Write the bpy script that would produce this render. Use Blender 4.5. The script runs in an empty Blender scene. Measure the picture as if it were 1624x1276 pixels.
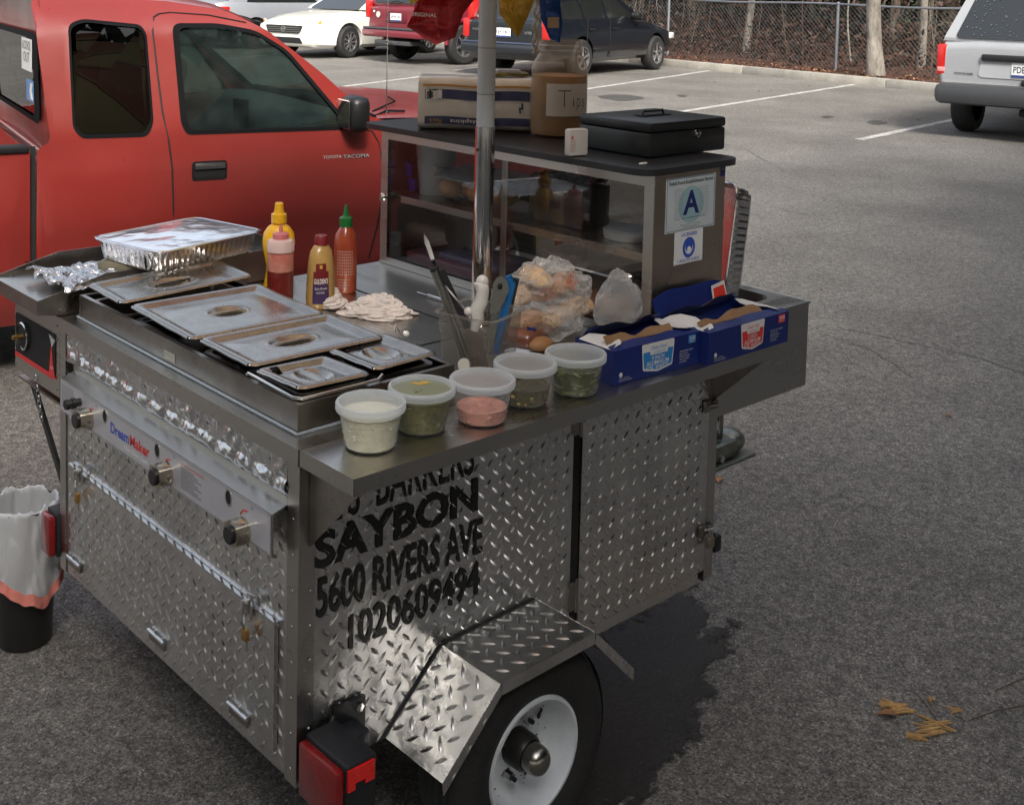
import bpy, bmesh, math, random
from mathutils import Vector, Matrix, noise
from mathutils.geometry import delaunay_2d_cdt
C = bpy.context.scene
R_ = math.radians
random.seed(7)
# ------------------------------------------------------------------ camera, sky, sun
FPX, PPX, PPY = 1879.53, 697.61, 100.17
YAW, TILT, ROLL = .8598, .0679, .0202
CAM = Vector((-1.0493, -1.5405, 1.5397))
fw = Vector((math.cos(YAW)*math.cos(TILT), math.sin(YAW)*math.cos(TILT), -math.sin(TILT)))
rt = Vector((math.sin(YAW), -math.cos(YAW), 0)); up = rt.cross(fw)
RT = rt*math.cos(ROLL)+up*math.sin(ROLL); UP = up*math.cos(ROLL)-rt*math.sin(ROLL)
cd = bpy.data.cameras.new('camera'); cam = bpy.data.objects.new('camera', cd); C.collection.objects.link(cam)
cam.matrix_world = Matrix.Translation(CAM) @ Matrix((RT, UP, -fw)).transposed().to_4x4()
cd.sensor_width = 36; cd.lens = 36*FPX/1624
cd.shift_x = (812-PPX)/1624; cd.shift_y = -(638-PPY)/1624
cd.clip_start = .05; cd.clip_end = 800
C.camera = cam
SUN_EL, SUN_AZ = 41, 236          # where the sun stands: azimuth measured from +x
w = bpy.data.worlds.new('World'); C.world = w; w.use_nodes = True
nt = w.node_tree; nt.nodes.clear()
sky = nt.nodes.new('ShaderNodeTexSky'); sky.sky_type = 'NISHITA'; sky.sun_disc = False
sky.sun_elevation = R_(SUN_EL); sky.sun_rotation = R_(90-SUN_AZ); sky.air_density = 1.2; sky.dust_density = 4.0; sky.ozone_density = 1.0
hs = nt.nodes.new('ShaderNodeHueSaturation'); hs.inputs['Saturation'].default_value = .45
bg = nt.nodes.new('ShaderNodeBackground'); bg.inputs[1].default_value = .15
wo = nt.nodes.new('ShaderNodeOutputWorld')
nt.links.new(sky.outputs[0], hs.inputs['Color']); nt.links.new(hs.outputs[0], bg.inputs[0]); nt.links.new(bg.outputs[0], wo.inputs[0])
ld = bpy.data.lights.new('sun', 'SUN'); ld.energy = 3.0; ld.angle = R_(14); ld.color = (1, .95, .87)
lo = bpy.data.objects.new('sun', ld); C.collection.objects.link(lo)
sd = Vector((math.cos(R_(SUN_AZ))*math.cos(R_(SUN_EL)), math.sin(R_(SUN_AZ))*math.cos(R_(SUN_EL)), math.sin(R_(SUN_EL))))
lo.rotation_euler = sd.to_track_quat('Z', 'Y').to_euler(); lo.location = (0, 0, 20)
C.view_settings.view_transform = 'Standard'; C.view_settings.look = 'None'; C.view_settings.exposure = 0.92; C.view_settings.gamma = 1
C.cycles.max_bounces = 10; C.cycles.transparent_max_bounces = 24; C.cycles.use_denoising = True
C.cycles.sample_clamp_indirect = 6

GZ = -.036     # level of the asphalt
H = .79        # counter level of the cart

def un(u, v, ax, val):
    d = fw + RT*((u-PPX)/FPX) - UP*((v-PPY)/FPX); i = 'xyz'.index(ax)
    return CAM + d*((val-CAM[i])/d[i])
# ------------------------------------------------------------------ materials
def srgb(r, g, b):
    f = lambda c: ((c/255+.055)/1.055)**2.4 if c > 10.3 else c/255/12.92
    return (f(r), f(g), f(b))
MATS = {}
def mat(name, col=(.5, .5, .5), rough=.5, metal=0, var=0, vs=8, bump=0, bs=60, coat=0, col2=None, rvar=0, stretch=None, spec=None, trans=0, emit=None, dist=.02, detail=6):
    if name in MATS: return MATS[name]
    m = bpy.data.materials.new(name); m.use_nodes = True; n = m.node_tree; p = n.nodes['Principled BSDF']; L = n.links.new
    p.inputs['Base Color'].default_value = (*col, 1); p.inputs['Roughness'].default_value = rough; p.inputs['Metallic'].default_value = metal
    p.inputs['Coat Weight'].default_value = coat; p.inputs['Coat Roughness'].default_value = .15
    if spec is not None: p.inputs['Specular IOR Level'].default_value = spec
    if trans: p.inputs['Transmission Weight'].default_value = trans
    if emit: p.inputs['Emission Color'].default_value = (*emit[0], 1); p.inputs['Emission Strength'].default_value = emit[1]
    if var or bump or rvar:
        tc = n.nodes.new('ShaderNodeTexCoord'); mp = n.nodes.new('ShaderNodeMapping'); L(tc.outputs['Object'], mp.inputs[0])
        if stretch: mp.inputs['Scale'].default_value = stretch
        if var:
            a = n.nodes.new('ShaderNodeTexNoise'); a.inputs['Scale'].default_value = vs; a.inputs['Detail'].default_value = detail; a.inputs['Roughness'].default_value = .65
            L(mp.outputs[0], a.inputs[0])
            r = n.nodes.new('ShaderNodeValToRGB'); r.color_ramp.elements[0].position = .5-.22; r.color_ramp.elements[1].position = .5+.22
            c2 = col2 if col2 else tuple(c*(1-var) for c in col)
            r.color_ramp.elements[0].color = (*c2, 1); r.color_ramp.elements[1].color = (*tuple(min(1, c*(1+(0 if col2 else var*.5))) for c in col), 1)
            L(a.outputs[0], r.inputs[0]); L(r.outputs[0], p.inputs['Base Color'])
        if rvar:
            a = n.nodes.new('ShaderNodeTexNoise'); a.inputs['Scale'].default_value = vs*1.7; a.inputs['Detail'].default_value = 5
            L(mp.outputs[0], a.inputs[0])
            q = n.nodes.new('ShaderNodeMapRange'); q.inputs['From Min'].default_value = .3; q.inputs['From Max'].default_value = .7
            q.inputs['To Min'].default_value = max(.03, rough-rvar); q.inputs['To Max'].default_value = rough+rvar
            L(a.outputs[0], q.inputs['Value']); L(q.outputs[0], p.inputs['Roughness'])
        if bump:
            a = n.nodes.new('ShaderNodeTexNoise'); a.inputs['Scale'].default_value = bs; a.inputs['Detail'].default_value = 4
            L(mp.outputs[0], a.inputs[0])
            b = n.nodes.new('ShaderNodeBump'); b.inputs['Strength'].default_value = bump; b.inputs['Distance'].default_value = dist
            L(a.outputs[0], b.inputs['Height']); L(b.outputs[0], p.inputs['Normal'])
    MATS[name] = m; return m
def glass(name, tint=(.8, .85, .85), refl=.06, rough=.02, dirt=0.0, dirtcol=(.5, .5, .5)):
    if name in MATS: return MATS[name]
    m = bpy.data.materials.new(name); m.use_nodes = True; n = m.node_tree; n.nodes.clear(); L = n.links.new
    o = n.nodes.new('ShaderNodeOutputMaterial'); t = n.nodes.new('ShaderNodeBsdfTransparent'); t.inputs[0].default_value = (*tint, 1)
    g = n.nodes.new('ShaderNodeBsdfGlossy'); g.inputs['Roughness'].default_value = rough
    lw_ = n.nodes.new('ShaderNodeLayerWeight'); lw_.inputs[0].default_value = .5; pw = n.nodes.new('ShaderNodeMath'); pw.operation = 'POWER'; pw.inputs[1].default_value = 4.5; L(lw_.outputs['Facing'], pw.inputs[0]); f = n.nodes.new('ShaderNodeMapRange'); f.inputs['To Min'].default_value = refl*.6; f.inputs['To Max'].default_value = .8; L(pw.outputs[0], f.inputs['Value'])
    mx = n.nodes.new('ShaderNodeMixShader'); L(f.outputs[0], mx.inputs[0]); L(t.outputs[0], mx.inputs[1]); L(g.outputs[0], mx.inputs[2])
    last = mx
    if dirt:
        d = n.nodes.new('ShaderNodeBsdfDiffuse'); d.inputs[0].default_value = (*dirtcol, 1)
        a = n.nodes.new('ShaderNodeTexNoise'); a.inputs['Scale'].default_value = 9; a.inputs['Detail'].default_value = 8
        tc = n.nodes.new('ShaderNodeTexCoord'); L(tc.outputs['Object'], a.inputs[0])
        q = n.nodes.new('ShaderNodeMapRange'); q.inputs['From Min'].default_value = .35; q.inputs['From Max'].default_value = .75; q.inputs['To Min'].default_value = dirt*.4; q.inputs['To Max'].default_value = dirt*1.6
        L(a.outputs[0], q.inputs['Value'])
        m2 = n.nodes.new('ShaderNodeMixShader'); L(q.outputs[0], m2.inputs[0]); L(mx.outputs[0], m2.inputs[1]); L(d.outputs[0], m2.inputs[2]); last = m2
    L(last.outputs[0], o.inputs[0]); MATS[name] = m; return m
def film(name, col=(.8, .8, .8), alpha=.3, rough=.2, bump=.5, bs=25, transl=0.0):
    """thin plastic: part see-through, part milky, with sharp glints"""
    if name in MATS: return MATS[name]
    m = mat(name, col, rough, 0, bump=bump, bs=bs, dist=.01); n = m.node_tree; L = n.links.new
    p = n.nodes['Principled BSDF']; o = n.nodes['Material Output']
    t = n.nodes.new('ShaderNodeBsdfTransparent'); t.inputs[0].default_value = (.95, .95, .95, 1); mx = n.nodes.new('ShaderNodeMixShader')
    src = p
    if transl:
        tr = n.nodes.new('ShaderNodeBsdfTranslucent'); tr.inputs[0].default_value = (*col, 1); m3 = n.nodes.new('ShaderNodeMixShader'); m3.inputs[0].default_value = transl
        L(p.outputs[0], m3.inputs[1]); L(tr.outputs[0], m3.inputs[2]); src = m3
    lw = n.nodes.new('ShaderNodeLayerWeight'); lw.inputs[0].default_value = .35
    q = n.nodes.new('ShaderNodeMapRange'); q.inputs['To Min'].default_value = alpha; q.inputs['To Max'].default_value = min(1, alpha+.45)
    L(lw.outputs['Facing'], q.inputs['Value']); L(q.outputs[0], mx.inputs[0])
    L(t.outputs[0], mx.inputs[1]); L(src.outputs[0], mx.inputs[2]); L(mx.outputs[0], o.inputs[0]); return m

STEEL = mat('brushed steel', (.54, .52, .485), .3, 1, var=.07, vs=2, rvar=.07, bump=.015, bs=150, stretch=(1, 5, 5), dist=.002, detail=3)
STEELY = mat('brushed steel sideways', (.54, .52, .485), .3, 1, var=.07, vs=2, rvar=.07, bump=.015, bs=150, stretch=(5, 1, 5), dist=.002, detail=3)
DSTEEL = mat('tarnished steel', (.36, .33, .30), .34, 1, var=.35, vs=7, rvar=.1)
LIDST = mat('lid steel', (.43, .41, .38), .27, 1, var=.22, vs=14, rvar=.06)
PLATE = mat('aluminium tread plate', (.76, .755, .74), .27, 1, var=.28, vs=6, rvar=.09, bump=.25, bs=22, dist=.007)
CHROME = mat('chrome', (.75, .74, .72), .1, 1, rvar=.04, var=.1)
BLACK = mat('black plastic', (.012, .012, .013), .4, bump=.05, bs=200)
SHADOW_BLACK = mat('black shadow gap', (.006, .006, .006), .7)  # near black: shade painted into gaps and holes, also plain black parts
RUBBER = mat('tyre rubber', (.018, .018, .018), .75, bump=.2, bs=120, var=.3)
WHITE = mat('white plastic', (.75, .75, .74), .35)
INK = mat('black vinyl', (.008, .008, .008), .45)
# ------------------------------------------------------------------ mesh helpers
class MB:
    def __init__(s): s.v = []; s.f = []; s.m = []; s.ms = []
    def mi(s, m):
        if m not in s.ms: s.ms.append(m)
        return s.ms.index(m)
    def add(s, vs, fs, m, M=None):
        b = len(s.v); k = s.mi(m)
        s.v += [tuple(M @ Vector(p)) if M else tuple(p) for p in vs]
        s.f += [[i+b for i in f] for f in fs]; s.m += [k]*len(fs); return s
    def box(s, x0, x1, y0, y1, z0, z1, m, M=None, bev=0):
        if bev:
            bm = bmesh.new(); bmesh.ops.create_cube(bm, size=1)
            for v in bm.verts: v.co = Vector(((x0+x1)/2+v.co.x*(x1-x0), (y0+y1)/2+v.co.y*(y1-y0), (z0+z1)/2+v.co.z*(z1-z0)))
            bmesh.ops.bevel(bm, geom=bm.edges[:], offset=bev, segments=2, profile=.5, affect='EDGES')
            bm.verts.index_update()
            s.add([v.co.copy() for v in bm.verts], [[v.index for v in f.verts] for f in bm.faces], m, M); bm.free(); return s
        v = [(x, y, z) for x in (x0, x1) for y in (y0, y1) for z in (z0, z1)]
        return s.add(v, [(0, 1, 3, 2), (4, 6, 7, 5), (0, 4, 5, 1), (2, 3, 7, 6), (0, 2, 6, 4), (1, 5, 7, 3)], m, M)
    def lathe(s, prof, m, M=None, n=32, sx=1, sy=1, cap=True):
        vs = []; fs = []
        for r, z in prof:
            for i in range(n):
                a = 2*math.pi*i/n; vs.append((r*math.cos(a)*sx, r*math.sin(a)*sy, z))
        for j in range(len(prof)-1):
            for i in range(n): fs.append((j*n+i, j*n+(i+1) % n, (j+1)*n+(i+1) % n, (j+1)*n+i))
        if cap:
            if prof[0][0] > 1e-5: fs.append(tuple(range(n))[::-1])
            if prof[-1][0] > 1e-5: fs.append(tuple((len(prof)-1)*n+i for i in range(n)))
        return s.add(vs, fs, m, M)
    def cyl(s, a, b, r, m, n=16, r2=None, cap=True):
        a, b = Vector(a), Vector(b); d = b-a; M = Matrix.Translation(a) @ d.to_track_quat('Z', 'Y').to_matrix().to_4x4()
        return s.lathe([(r, 0), (r if r2 is None else r2, d.length)], m, M, n, cap=cap)
    def tube(s, pts, r, m, n=8):
        pts = [Vector(p) for p in pts]; rs = r if isinstance(r, (list, tuple)) else [r]*len(pts)
        vs = []; fs = []; ref = Vector((.13, .27, .95))
        for k, p in enumerate(pts):
            t = (pts[min(k+1, len(pts)-1)]-pts[max(k-1, 0)]).normalized()
            a = t.cross(ref)
            if a.length < .1: a = t.cross(Vector((1, 0, 0)))
            a.normalize(); b = t.cross(a)
            for i in range(n):
                g = 2*math.pi*i/n; vs.append(p+(a*math.cos(g)+b*math.sin(g))*rs[k])
        for k in range(len(pts)-1):
            for i in range(n): fs.append((k*n+i, k*n+(i+1) % n, (k+1)*n+(i+1) % n, (k+1)*n+i))
        fs.append(tuple(range(n))[::-1]); fs.append(tuple((len(pts)-1)*n+i for i in range(n)))
        return s.add(vs, fs, m)
    def prism(s, pts, t, m, M=None):
        """2D outline (x,y) extruded from z=0 to z=t"""
        n = len(pts); vs = [(x, y, 0) for x, y in pts]+[(x, y, t) for x, y in pts]
        fs = [tuple(range(n))[::-1], tuple(range(n, 2*n))]+[(i, (i+1) % n, n+(i+1) % n, n+i) for i in range(n)]
        return s.add(vs, fs, m, M)
    def grid(s, nu, nv, fn, m, M=None, closeu=False, closev=False):
        vs = [fn(i/(nu if closeu else nu-1), j/(nv if closev else nv-1)) for i in range(nu) for j in range(nv)]; fs = []
        for i in range(nu if closeu else nu-1):
            for j in range(nv if closev else nv-1):
                a, b = (i+1) % nu, (j+1) % nv
                fs.append((i*nv+j, a*nv+j, a*nv+b, i*nv+b))
        return s.add(vs, fs, m, M)
    def sphere(s, c, r, m, n=16, sx=1, sy=1, sz=1, M=None):
        M0 = Matrix.Translation(c) @ Matrix.Diagonal((sx, sy, sz, 1))
        if M: M0 = M @ M0
        return s.lathe([(r*math.sin(math.pi*k/(n//2)) if 0 < k < n//2 else 0.00001, -r*math.cos(math.pi*k/(n//2))) for k in range(n//2+1)], m, M0, n, cap=False)
    def text(s, txt, w, h, m, M, bold=0.0, ex=.0002, shear=0):
        """writing fitted to a w x h rectangle whose lower-left corner is the frame's origin"""
        cu = bpy.data.curves.new('t', 'FONT'); cu.body = txt; cu.size = 1; cu.offset = bold; cu.extrude = 0; cu.shear = shear; cu.resolution_u = 3
        o = bpy.data.objects.new('t', cu); C.collection.objects.link(o); dg = bpy.context.evaluated_depsgraph_get(); dg.update()
        me = bpy.data.meshes.new_from_object(o.evaluated_get(dg)); bpy.data.objects.remove(o); bpy.data.curves.remove(cu)
        if not me.vertices: return s
        xs = [v.co.x for v in me.vertices]; ys = [v.co.y for v in me.vertices]
        x0, y0 = min(xs), min(ys); kx = w/(max(xs)-x0); ky = h/(max(ys)-y0)
        s.add([((v.co.x-x0)*kx, (v.co.y-y0)*ky, ex) for v in me.vertices], [list(p.vertices) for p in me.polygons], m, M)
        bpy.data.meshes.remove(me); return s
    def build(s, name, parent=None, smooth=None, kind=None, loc=None):
        me = bpy.data.meshes.new(name)
        off = Vector(loc) if loc is not None else Vector((0, 0, 0))
        me.from_pydata([tuple(Vector(v)-off) for v in s.v], [], s.f)
        for m in s.ms: me.materials.append(m)
        me.polygons.foreach_set('material_index', s.m)
        if smooth: me.polygons.foreach_set('use_smooth', [True]*len(s.f)); me.update(); me.set_sharp_from_angle(angle=R_(smooth))
        me.update()
        o = bpy.data.objects.new(name, me); C.collection.objects.link(o)
        if loc is not None: o.location = loc
        if parent is not None:
            o.parent = parent
            if loc is None and parent.location.length > 0: o.matrix_parent_inverse = Matrix.Translation(-parent.location)
            elif loc is not None: o.matrix_parent_inverse = Matrix.Translation(-parent.location)
        if kind: o['kind'] = kind
        return o
def fr(o, x, y, z=None):
    """frame: origin o, axes x, y (and their cross)"""
    x = Vector(x).normalized(); y = Vector(y).normalized(); z = Vector(z) if z else x.cross(y).normalized()
    M = Matrix((x, y, z)).transposed().to_4x4(); M.translation = Vector(o); return M
def T(x, y, z, rz=0, rx=0, ry=0): return Matrix.Translation((x, y, z)) @ Matrix.Rotation(rz, 4, 'Z') @ Matrix.Rotation(ry, 4, 'Y') @ Matrix.Rotation(rx, 4, 'X')
def thing(name, label, cat, loc=(0, 0, 0), group=None):
    o = bpy.data.objects.new(name, None); C.collection.objects.link(o); o.location = loc; o.empty_display_size = .05
    return tag(o, label, cat, group)
def tag(o, label, cat, group=None):
    o['label'] = label; o['category'] = cat
    if group: o['group'] = group
    return o
def inpoly(x, y, P):
    c = False; j = len(P)-1
    for i in range(len(P)):
        if (P[i][1] > y) != (P[j][1] > y) and x < (P[j][0]-P[i][0])*(y-P[i][1])/(P[j][1]-P[i][1])+P[i][0]: c = not c
        j = i
    return c
def roundpoly(P, r, n=5):
    """round the corners of a 2D polygon"""
    out = []; k = len(P)
    for i in range(k):
        p, a, b = Vector(P[i]), Vector(P[i-1]), Vector(P[(i+1) % k]); da, db = a-p, b-p
        q = min(r, da.length*.45, db.length*.45); s, e = p+da.normalized()*q, p+db.normalized()*q
        for t in range(n+1):
            t /= n; out.append(tuple(s*(1-t)**2+p*2*t*(1-t)+e*t*t))
    return out
def rrect(x0, x1, y0, y1, r, n=5): return roundpoly([(x0, y0), (x1, y0), (x1, y1), (x0, y1)], r, n)
def skin(mb, outline, holes, fn, m, step=.06):
    """triangulated sheet inside outline minus holes, lifted to 3D by fn(x,y)"""
    pts = [Vector(p) for p in outline]; edges = [(i, (i+1) % len(outline)) for i in range(len(outline))]
    for h in holes:
        b = len(pts); pts += [Vector(p) for p in h]; edges += [(b+i, b+(i+1) % len(h)) for i in range(len(h))]
    xs = [p[0] for p in outline]; ys = [p[1] for p in outline]
    x = min(xs)+step/2
    while x < max(xs):
        y = min(ys)+step/2
        while y < max(ys):
            if inpoly(x, y, outline) and not any(inpoly(x, y, h) for h in holes): pts.append(Vector((x, y)))
            y += step
        x += step
    r = delaunay_2d_cdt(pts, edges, [], 0, 1e-5); vs, fs = r[0], r[2]; keep = []
    for f in fs:
        cx = sum(vs[i][0] for i in f)/3; cy = sum(vs[i][1] for i in f)/3
        if inpoly(cx, cy, outline) and not any(inpoly(cx, cy, h) for h in holes): keep.append(f)
    return mb.add([fn(v[0], v[1]) for v in vs], keep, m)
def lugs(mb, poly, M, m, a=.0245, L=.0265, wd=.0072, h=.0022, ox=0, oy=0, holes=()):
    """raised tread lugs, alternating directions, over a 2D polygon in frame M"""
    xs = [p[0] for p in poly]; ys = [p[1] for p in poly]; q = .70711*a; K = int((max(xs)-min(xs)+max(ys)-min(ys))/q)+4
    x0, y0 = round(min(xs)/(2*q))*2*q, round(min(ys)/(2*q))*2*q
    for i in range(-2, K):
        for j in range(-K, K):      # lattice turned by 45 degrees, so that every lug points at its neighbour's flank
            x, y = x0+(i+j)*q+ox, y0+(i-j)*q+oy; s = 1 if (i+j) % 2 == 0 else -1
            if not (xs and min(xs) <= x <= max(xs) and min(ys) <= y <= max(ys)): continue
            dx, dy = .7071, .7071*s
            ok = all(inpoly(x+dx*L/2*k, y+dy*L/2*k, poly) for k in (-1, 0, 1)) and not any(inpoly(x, y, q) for q in holes)
            if not ok: continue
            P = lambda u, v, z: (x+dx*u-dy*v, y+dy*u+dx*v, z)
            mb.add([P(-L/2, 0, 0), P(-L/5, -wd/2, 0), P(L/5, -wd/2, 0), P(L/2, 0, 0), P(L/5, wd/2, 0), P(-L/5, wd/2, 0), P(-L/4, 0, h), P(L/4, 0, h)],
                   [(0, 1, 6), (1, 2, 7, 6), (2, 3, 7), (3, 4, 7), (4, 5, 6, 7), (5, 0, 6)], m, M)
# ------------------------------------------------------------------ the setting
def asphalt(name='asphalt', dk=1.0, rough=.8):
    m = bpy.data.materials.new(name); m.use_nodes = True; n = m.node_tree; p = n.nodes['Principled BSDF']; L = n.links.new
    tc = n.nodes.new('ShaderNodeTexCoord'); N = n.nodes.new
    def noi(s, d=3, r=.6):
        a = N('ShaderNodeTexNoise'); a.inputs['Scale'].default_value = s; a.inputs['Detail'].default_value = d; a.inputs['Roughness'].default_value = r; L(tc.outputs['Object'], a.inputs[0]); return a
    def ramp(a, p0, c0, p1, c1):
        r = N('ShaderNodeValToRGB'); r.color_ramp.elements[0].position = p0; r.color_ramp.elements[1].position = p1
        r.color_ramp.elements[0].color = (*c0, 1); r.color_ramp.elements[1].color = (*c1, 1); L(a, r.inputs[0]); return r
    vo = N('ShaderNodeTexVoronoi'); vo.inputs['Scale'].default_value = 260; L(tc.outputs['Object'], vo.inputs[0])
    base = ramp(noi(150, 4, .8).outputs[0], .34, (.022*dk, .020*dk, .0185*dk), .70, (.315*dk, .305*dk, .286*dk))
    hsv = N('ShaderNodeSeparateColor'); L(vo.outputs['Color'], hsv.inputs[0])
    spk = ramp(hsv.outputs[0], .86, (0, 0, 0), .98, (.20*dk, .18*dk, .155*dk))
    mx = N('ShaderNodeMix'); mx.data_type = 'RGBA'; mx.blend_type = 'ADD'; mx.inputs[0].default_value = 1; L(base.outputs[0], mx.inputs[6]); L(spk.outputs[0], mx.inputs[7])
    big = ramp(noi(.55, 9, .68).outputs[0], .32, (.62, .60, .585), .68, (1.15, 1.13, 1.1))
    m2 = N('ShaderNodeMix'); m2.data_type = 'RGBA'; m2.blend_type = 'MULTIPLY'; m2.inputs[0].default_value = 1; L(mx.outputs[2], m2.inputs[6]); L(big.outputs[0], m2.inputs[7])
    mid = ramp(noi(34, 3, .75).outputs[0], .36, (.72, .72, .72), .64, (1.32, 1.31, 1.29)); m3 = N('ShaderNodeMix'); m3.data_type = 'RGBA'; m3.blend_type = 'MULTIPLY'; m3.inputs[0].default_value = 1; L(m2.outputs[2], m3.inputs[6]); L(mid.outputs[0], m3.inputs[7])
    L(m3.outputs[2], p.inputs['Base Color']); p.inputs['Roughness'].default_value = rough
    b = N('ShaderNodeBump'); b.inputs['Strength'].default_value = .8; b.inputs['Distance'].default_value = .006; L(noi(110, 4, .7).outputs[0], b.inputs['Height']); L(b.outputs[0], p.inputs['Normal'])
    return m
ASPH = asphalt()
kd = (Vector((16.635, 7.145))-Vector((17.3, 12.964))).normalized()      # along the kerb, to the right
ka = un(1060, 105.7, 'z', GZ).to_2d(); kb = un(1496, 148, 'z', GZ).to_2d(); kd = (kb-ka).normalized(); kn = Vector((-kd.y, kd.x))   # kn points away from the lot
if kn.x < 0: kn = -kn
def KP(s, t, z): q = ka+kd*s+kn*t; return Vector((q.x, q.y, z))   # s along the kerb, t beyond it
mb = MB(); mb.add([KP(-120, -90, GZ), KP(90, -90, GZ), KP(90, .05, GZ), KP(-120, .05, GZ)], [(0, 1, 2, 3)], ASPH); o = mb.build('parking_lot', kind='structure')
CONC = mat('kerb concrete', (.34, .32, .28), .85, var=.35, vs=3, bump=.3, bs=90)
mb = MB()
for k in range(-14, 12):
    s0, s1 = k*3.05+1.9, k*3.05+4.94; M = fr(KP(s0, 0, GZ), kd.to_3d(), kn.to_3d(), (0, 0, 1))
    mb.box(0, s1-s0, 0, .16, -.02, .14, CONC, M, bev=.018)
mb.build('kerb', kind='structure', smooth=40)
LITTER = mat('leaf litter', (.12, .048, .026), .95, var=.8, vs=9, bump=1, bs=18, col2=(.05, .025, .016), dist=.06)
mb = MB()
def litter(u, v):
    s = -60+u*110; t = .16+v**1.5*60; z = GZ+.11+.05*noise.noise(Vector((s*.9, t*.9, 0)))+min(.8, t*.03)*(v > 0)
    return KP(s, t, z)
mb.grid(200, 40, litter, LITTER); mb.build('woodland_floor', kind='structure', smooth=60)
PAINT = mat('worn white paint', (.62, .60, .56), .8, var=.55, vs=14, bump=.4, bs=110, col2=(.2, .19, .18))
def line(a, b, name='parking_line', wd=.1):
    a = un(*a, 'z', GZ); b = un(*b, 'z', GZ); d = (b-a).normalized(); n = Vector((-d.y, d.x, 0))*wd/2; e = Vector((0, 0, .004)); mb = MB()
    N = 24; vs = []; rr = random.Random(int(a.x*100))
    for i in range(N+1):
        p = a+(b-a)*i/N; vs += [p+n*(1+rr.uniform(-.12, .12))+e, p-n*(1+rr.uniform(-.12, .12))+e]
    mb.add(vs, [(2*i, 2*i+1, 2*i+3, 2*i+2) for i in range(N)], PAINT); o = mb.build(name, kind='structure')
line((1125, 112.6), (560, 197)); line((1356, 134.3), (1040, 184)); line((1560, 180), (1363, 222)); line((690, 119), (520, 141)); line((880, 92), (720, 112)); line((468, 83), (300, 100))
WET = asphalt('wet asphalt', .13, .38)
def blot(name, pix, m, n=70, amp=.1, z=.004, seed=0, kind='structure'):
    P = [un(*p, 'z', GZ) for p in pix]; P = roundpoly([(p.x, p.y) for p in P], 1, 22); c = Vector((sum(p[0] for p in P)/len(P), sum(p[1] for p in P)/len(P))); vs = []
    for i, p in enumerate(P):
        q = Vector(p)-c; k = 1+amp*noise.fractal(Vector((p[0]*11, p[1]*11, seed)), .8, 2, 6); vs.append((c.x+q.x*k, c.y+q.y*k, GZ+z))
    mb = MB(); mb.add(vs, [tuple(range(len(vs)))], m); return mb.build(name, kind=kind)
P = [un(*p, 'z', GZ) for p in [(900, 1010), (1000, 960), (1095, 925), (1130, 975), (1105, 1005), (1175, 980), (1165, 1040), (1115, 1055), (1135, 1110), (1085, 1190), (1020, 1280), (900, 1310), (850, 1150)]]
P = roundpoly([(p.x, p.y) for p in P], 1, 6); cx_ = sum(p[0] for p in P)/len(P); cy_ = sum(p[1] for p in P)/len(P); NR = 24; mb = MB(); n = len(P)
mb.add([(cx_+(p[0]-cx_)*k/NR*1.18, cy_+(p[1]-cy_)*k/NR*1.18, GZ+.004) for k in range(1, NR+1) for p in P], [tuple(range(n))]+[(r*n+q, r*n+(q+1) % n, (r+1)*n+(q+1) % n, (r+1)*n+q) for r in range(NR-1) for q in range(n)], WET)
o = mb.build('wet_patch', kind='structure'); at = o.data.attributes.new('wet', 'FLOAT', 'POINT')
for k in range(len(o.data.vertices)): at.data[k].value = 1-(k//n+1)/NR
nt_ = WET.node_tree; N_ = nt_.nodes.new; L_2 = nt_.links.new; an = N_('ShaderNodeAttribute'); an.attribute_name = 'wet'; tc_ = N_('ShaderNodeTexCoord'); nz = N_('ShaderNodeTexNoise'); nz.inputs['Scale'].default_value = 9; nz.inputs['Detail'].default_value = 10; nz.inputs['Roughness'].default_value = .72; L_2(tc_.outputs['Object'], nz.inputs[0])
m1 = N_('ShaderNodeMath'); m1.operation = 'MULTIPLY_ADD'; m1.inputs[1].default_value = 1.5; L_2(nz.outputs[0], m1.inputs[0]); m1.inputs[2].default_value = -.90; m2_ = N_('ShaderNodeMath'); m2_.operation = 'ADD'; L_2(m1.outputs[0], m2_.inputs[0]); L_2(an.outputs['Fac'], m2_.inputs[1])
mr_ = N_('ShaderNodeMapRange'); mr_.inputs['From Min'].default_value = 0; mr_.inputs['From Max'].default_value = .10; L_2(m2_.outputs[0], mr_.inputs['Value']); tp_ = N_('ShaderNodeBsdfTransparent'); mx_ = N_('ShaderNodeMixShader'); L_2(mr_.outputs[0], mx_.inputs[0]); L_2(tp_.outputs[0], mx_.inputs[1]); L_2(nt_.nodes['Principled BSDF'].outputs[0], mx_.inputs[2]); L_2(mx_.outputs[0], nt_.nodes['Material Output'].inputs[0])
OILY = asphalt('oil stained asphalt', .45, .6)
blot('oil_stain', [(940, 153), (985, 149), (1030, 156), (985, 162)], OILY, seed=1)
blot('oil_stain', [(1370, 194), (1390, 190), (1412, 196), (1390, 199)], OILY, seed=2)
blot('oil_stain', [(1072, 152), (1082, 150), (1092, 153), (1082, 155)], OILY, seed=3)
blot('oil_stain', [(1300, 186), (1312, 184), (1325, 186), (1312, 188)], OILY, seed=4)
CRK = mat('crack', (.10, .095, .09), .9)
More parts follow.
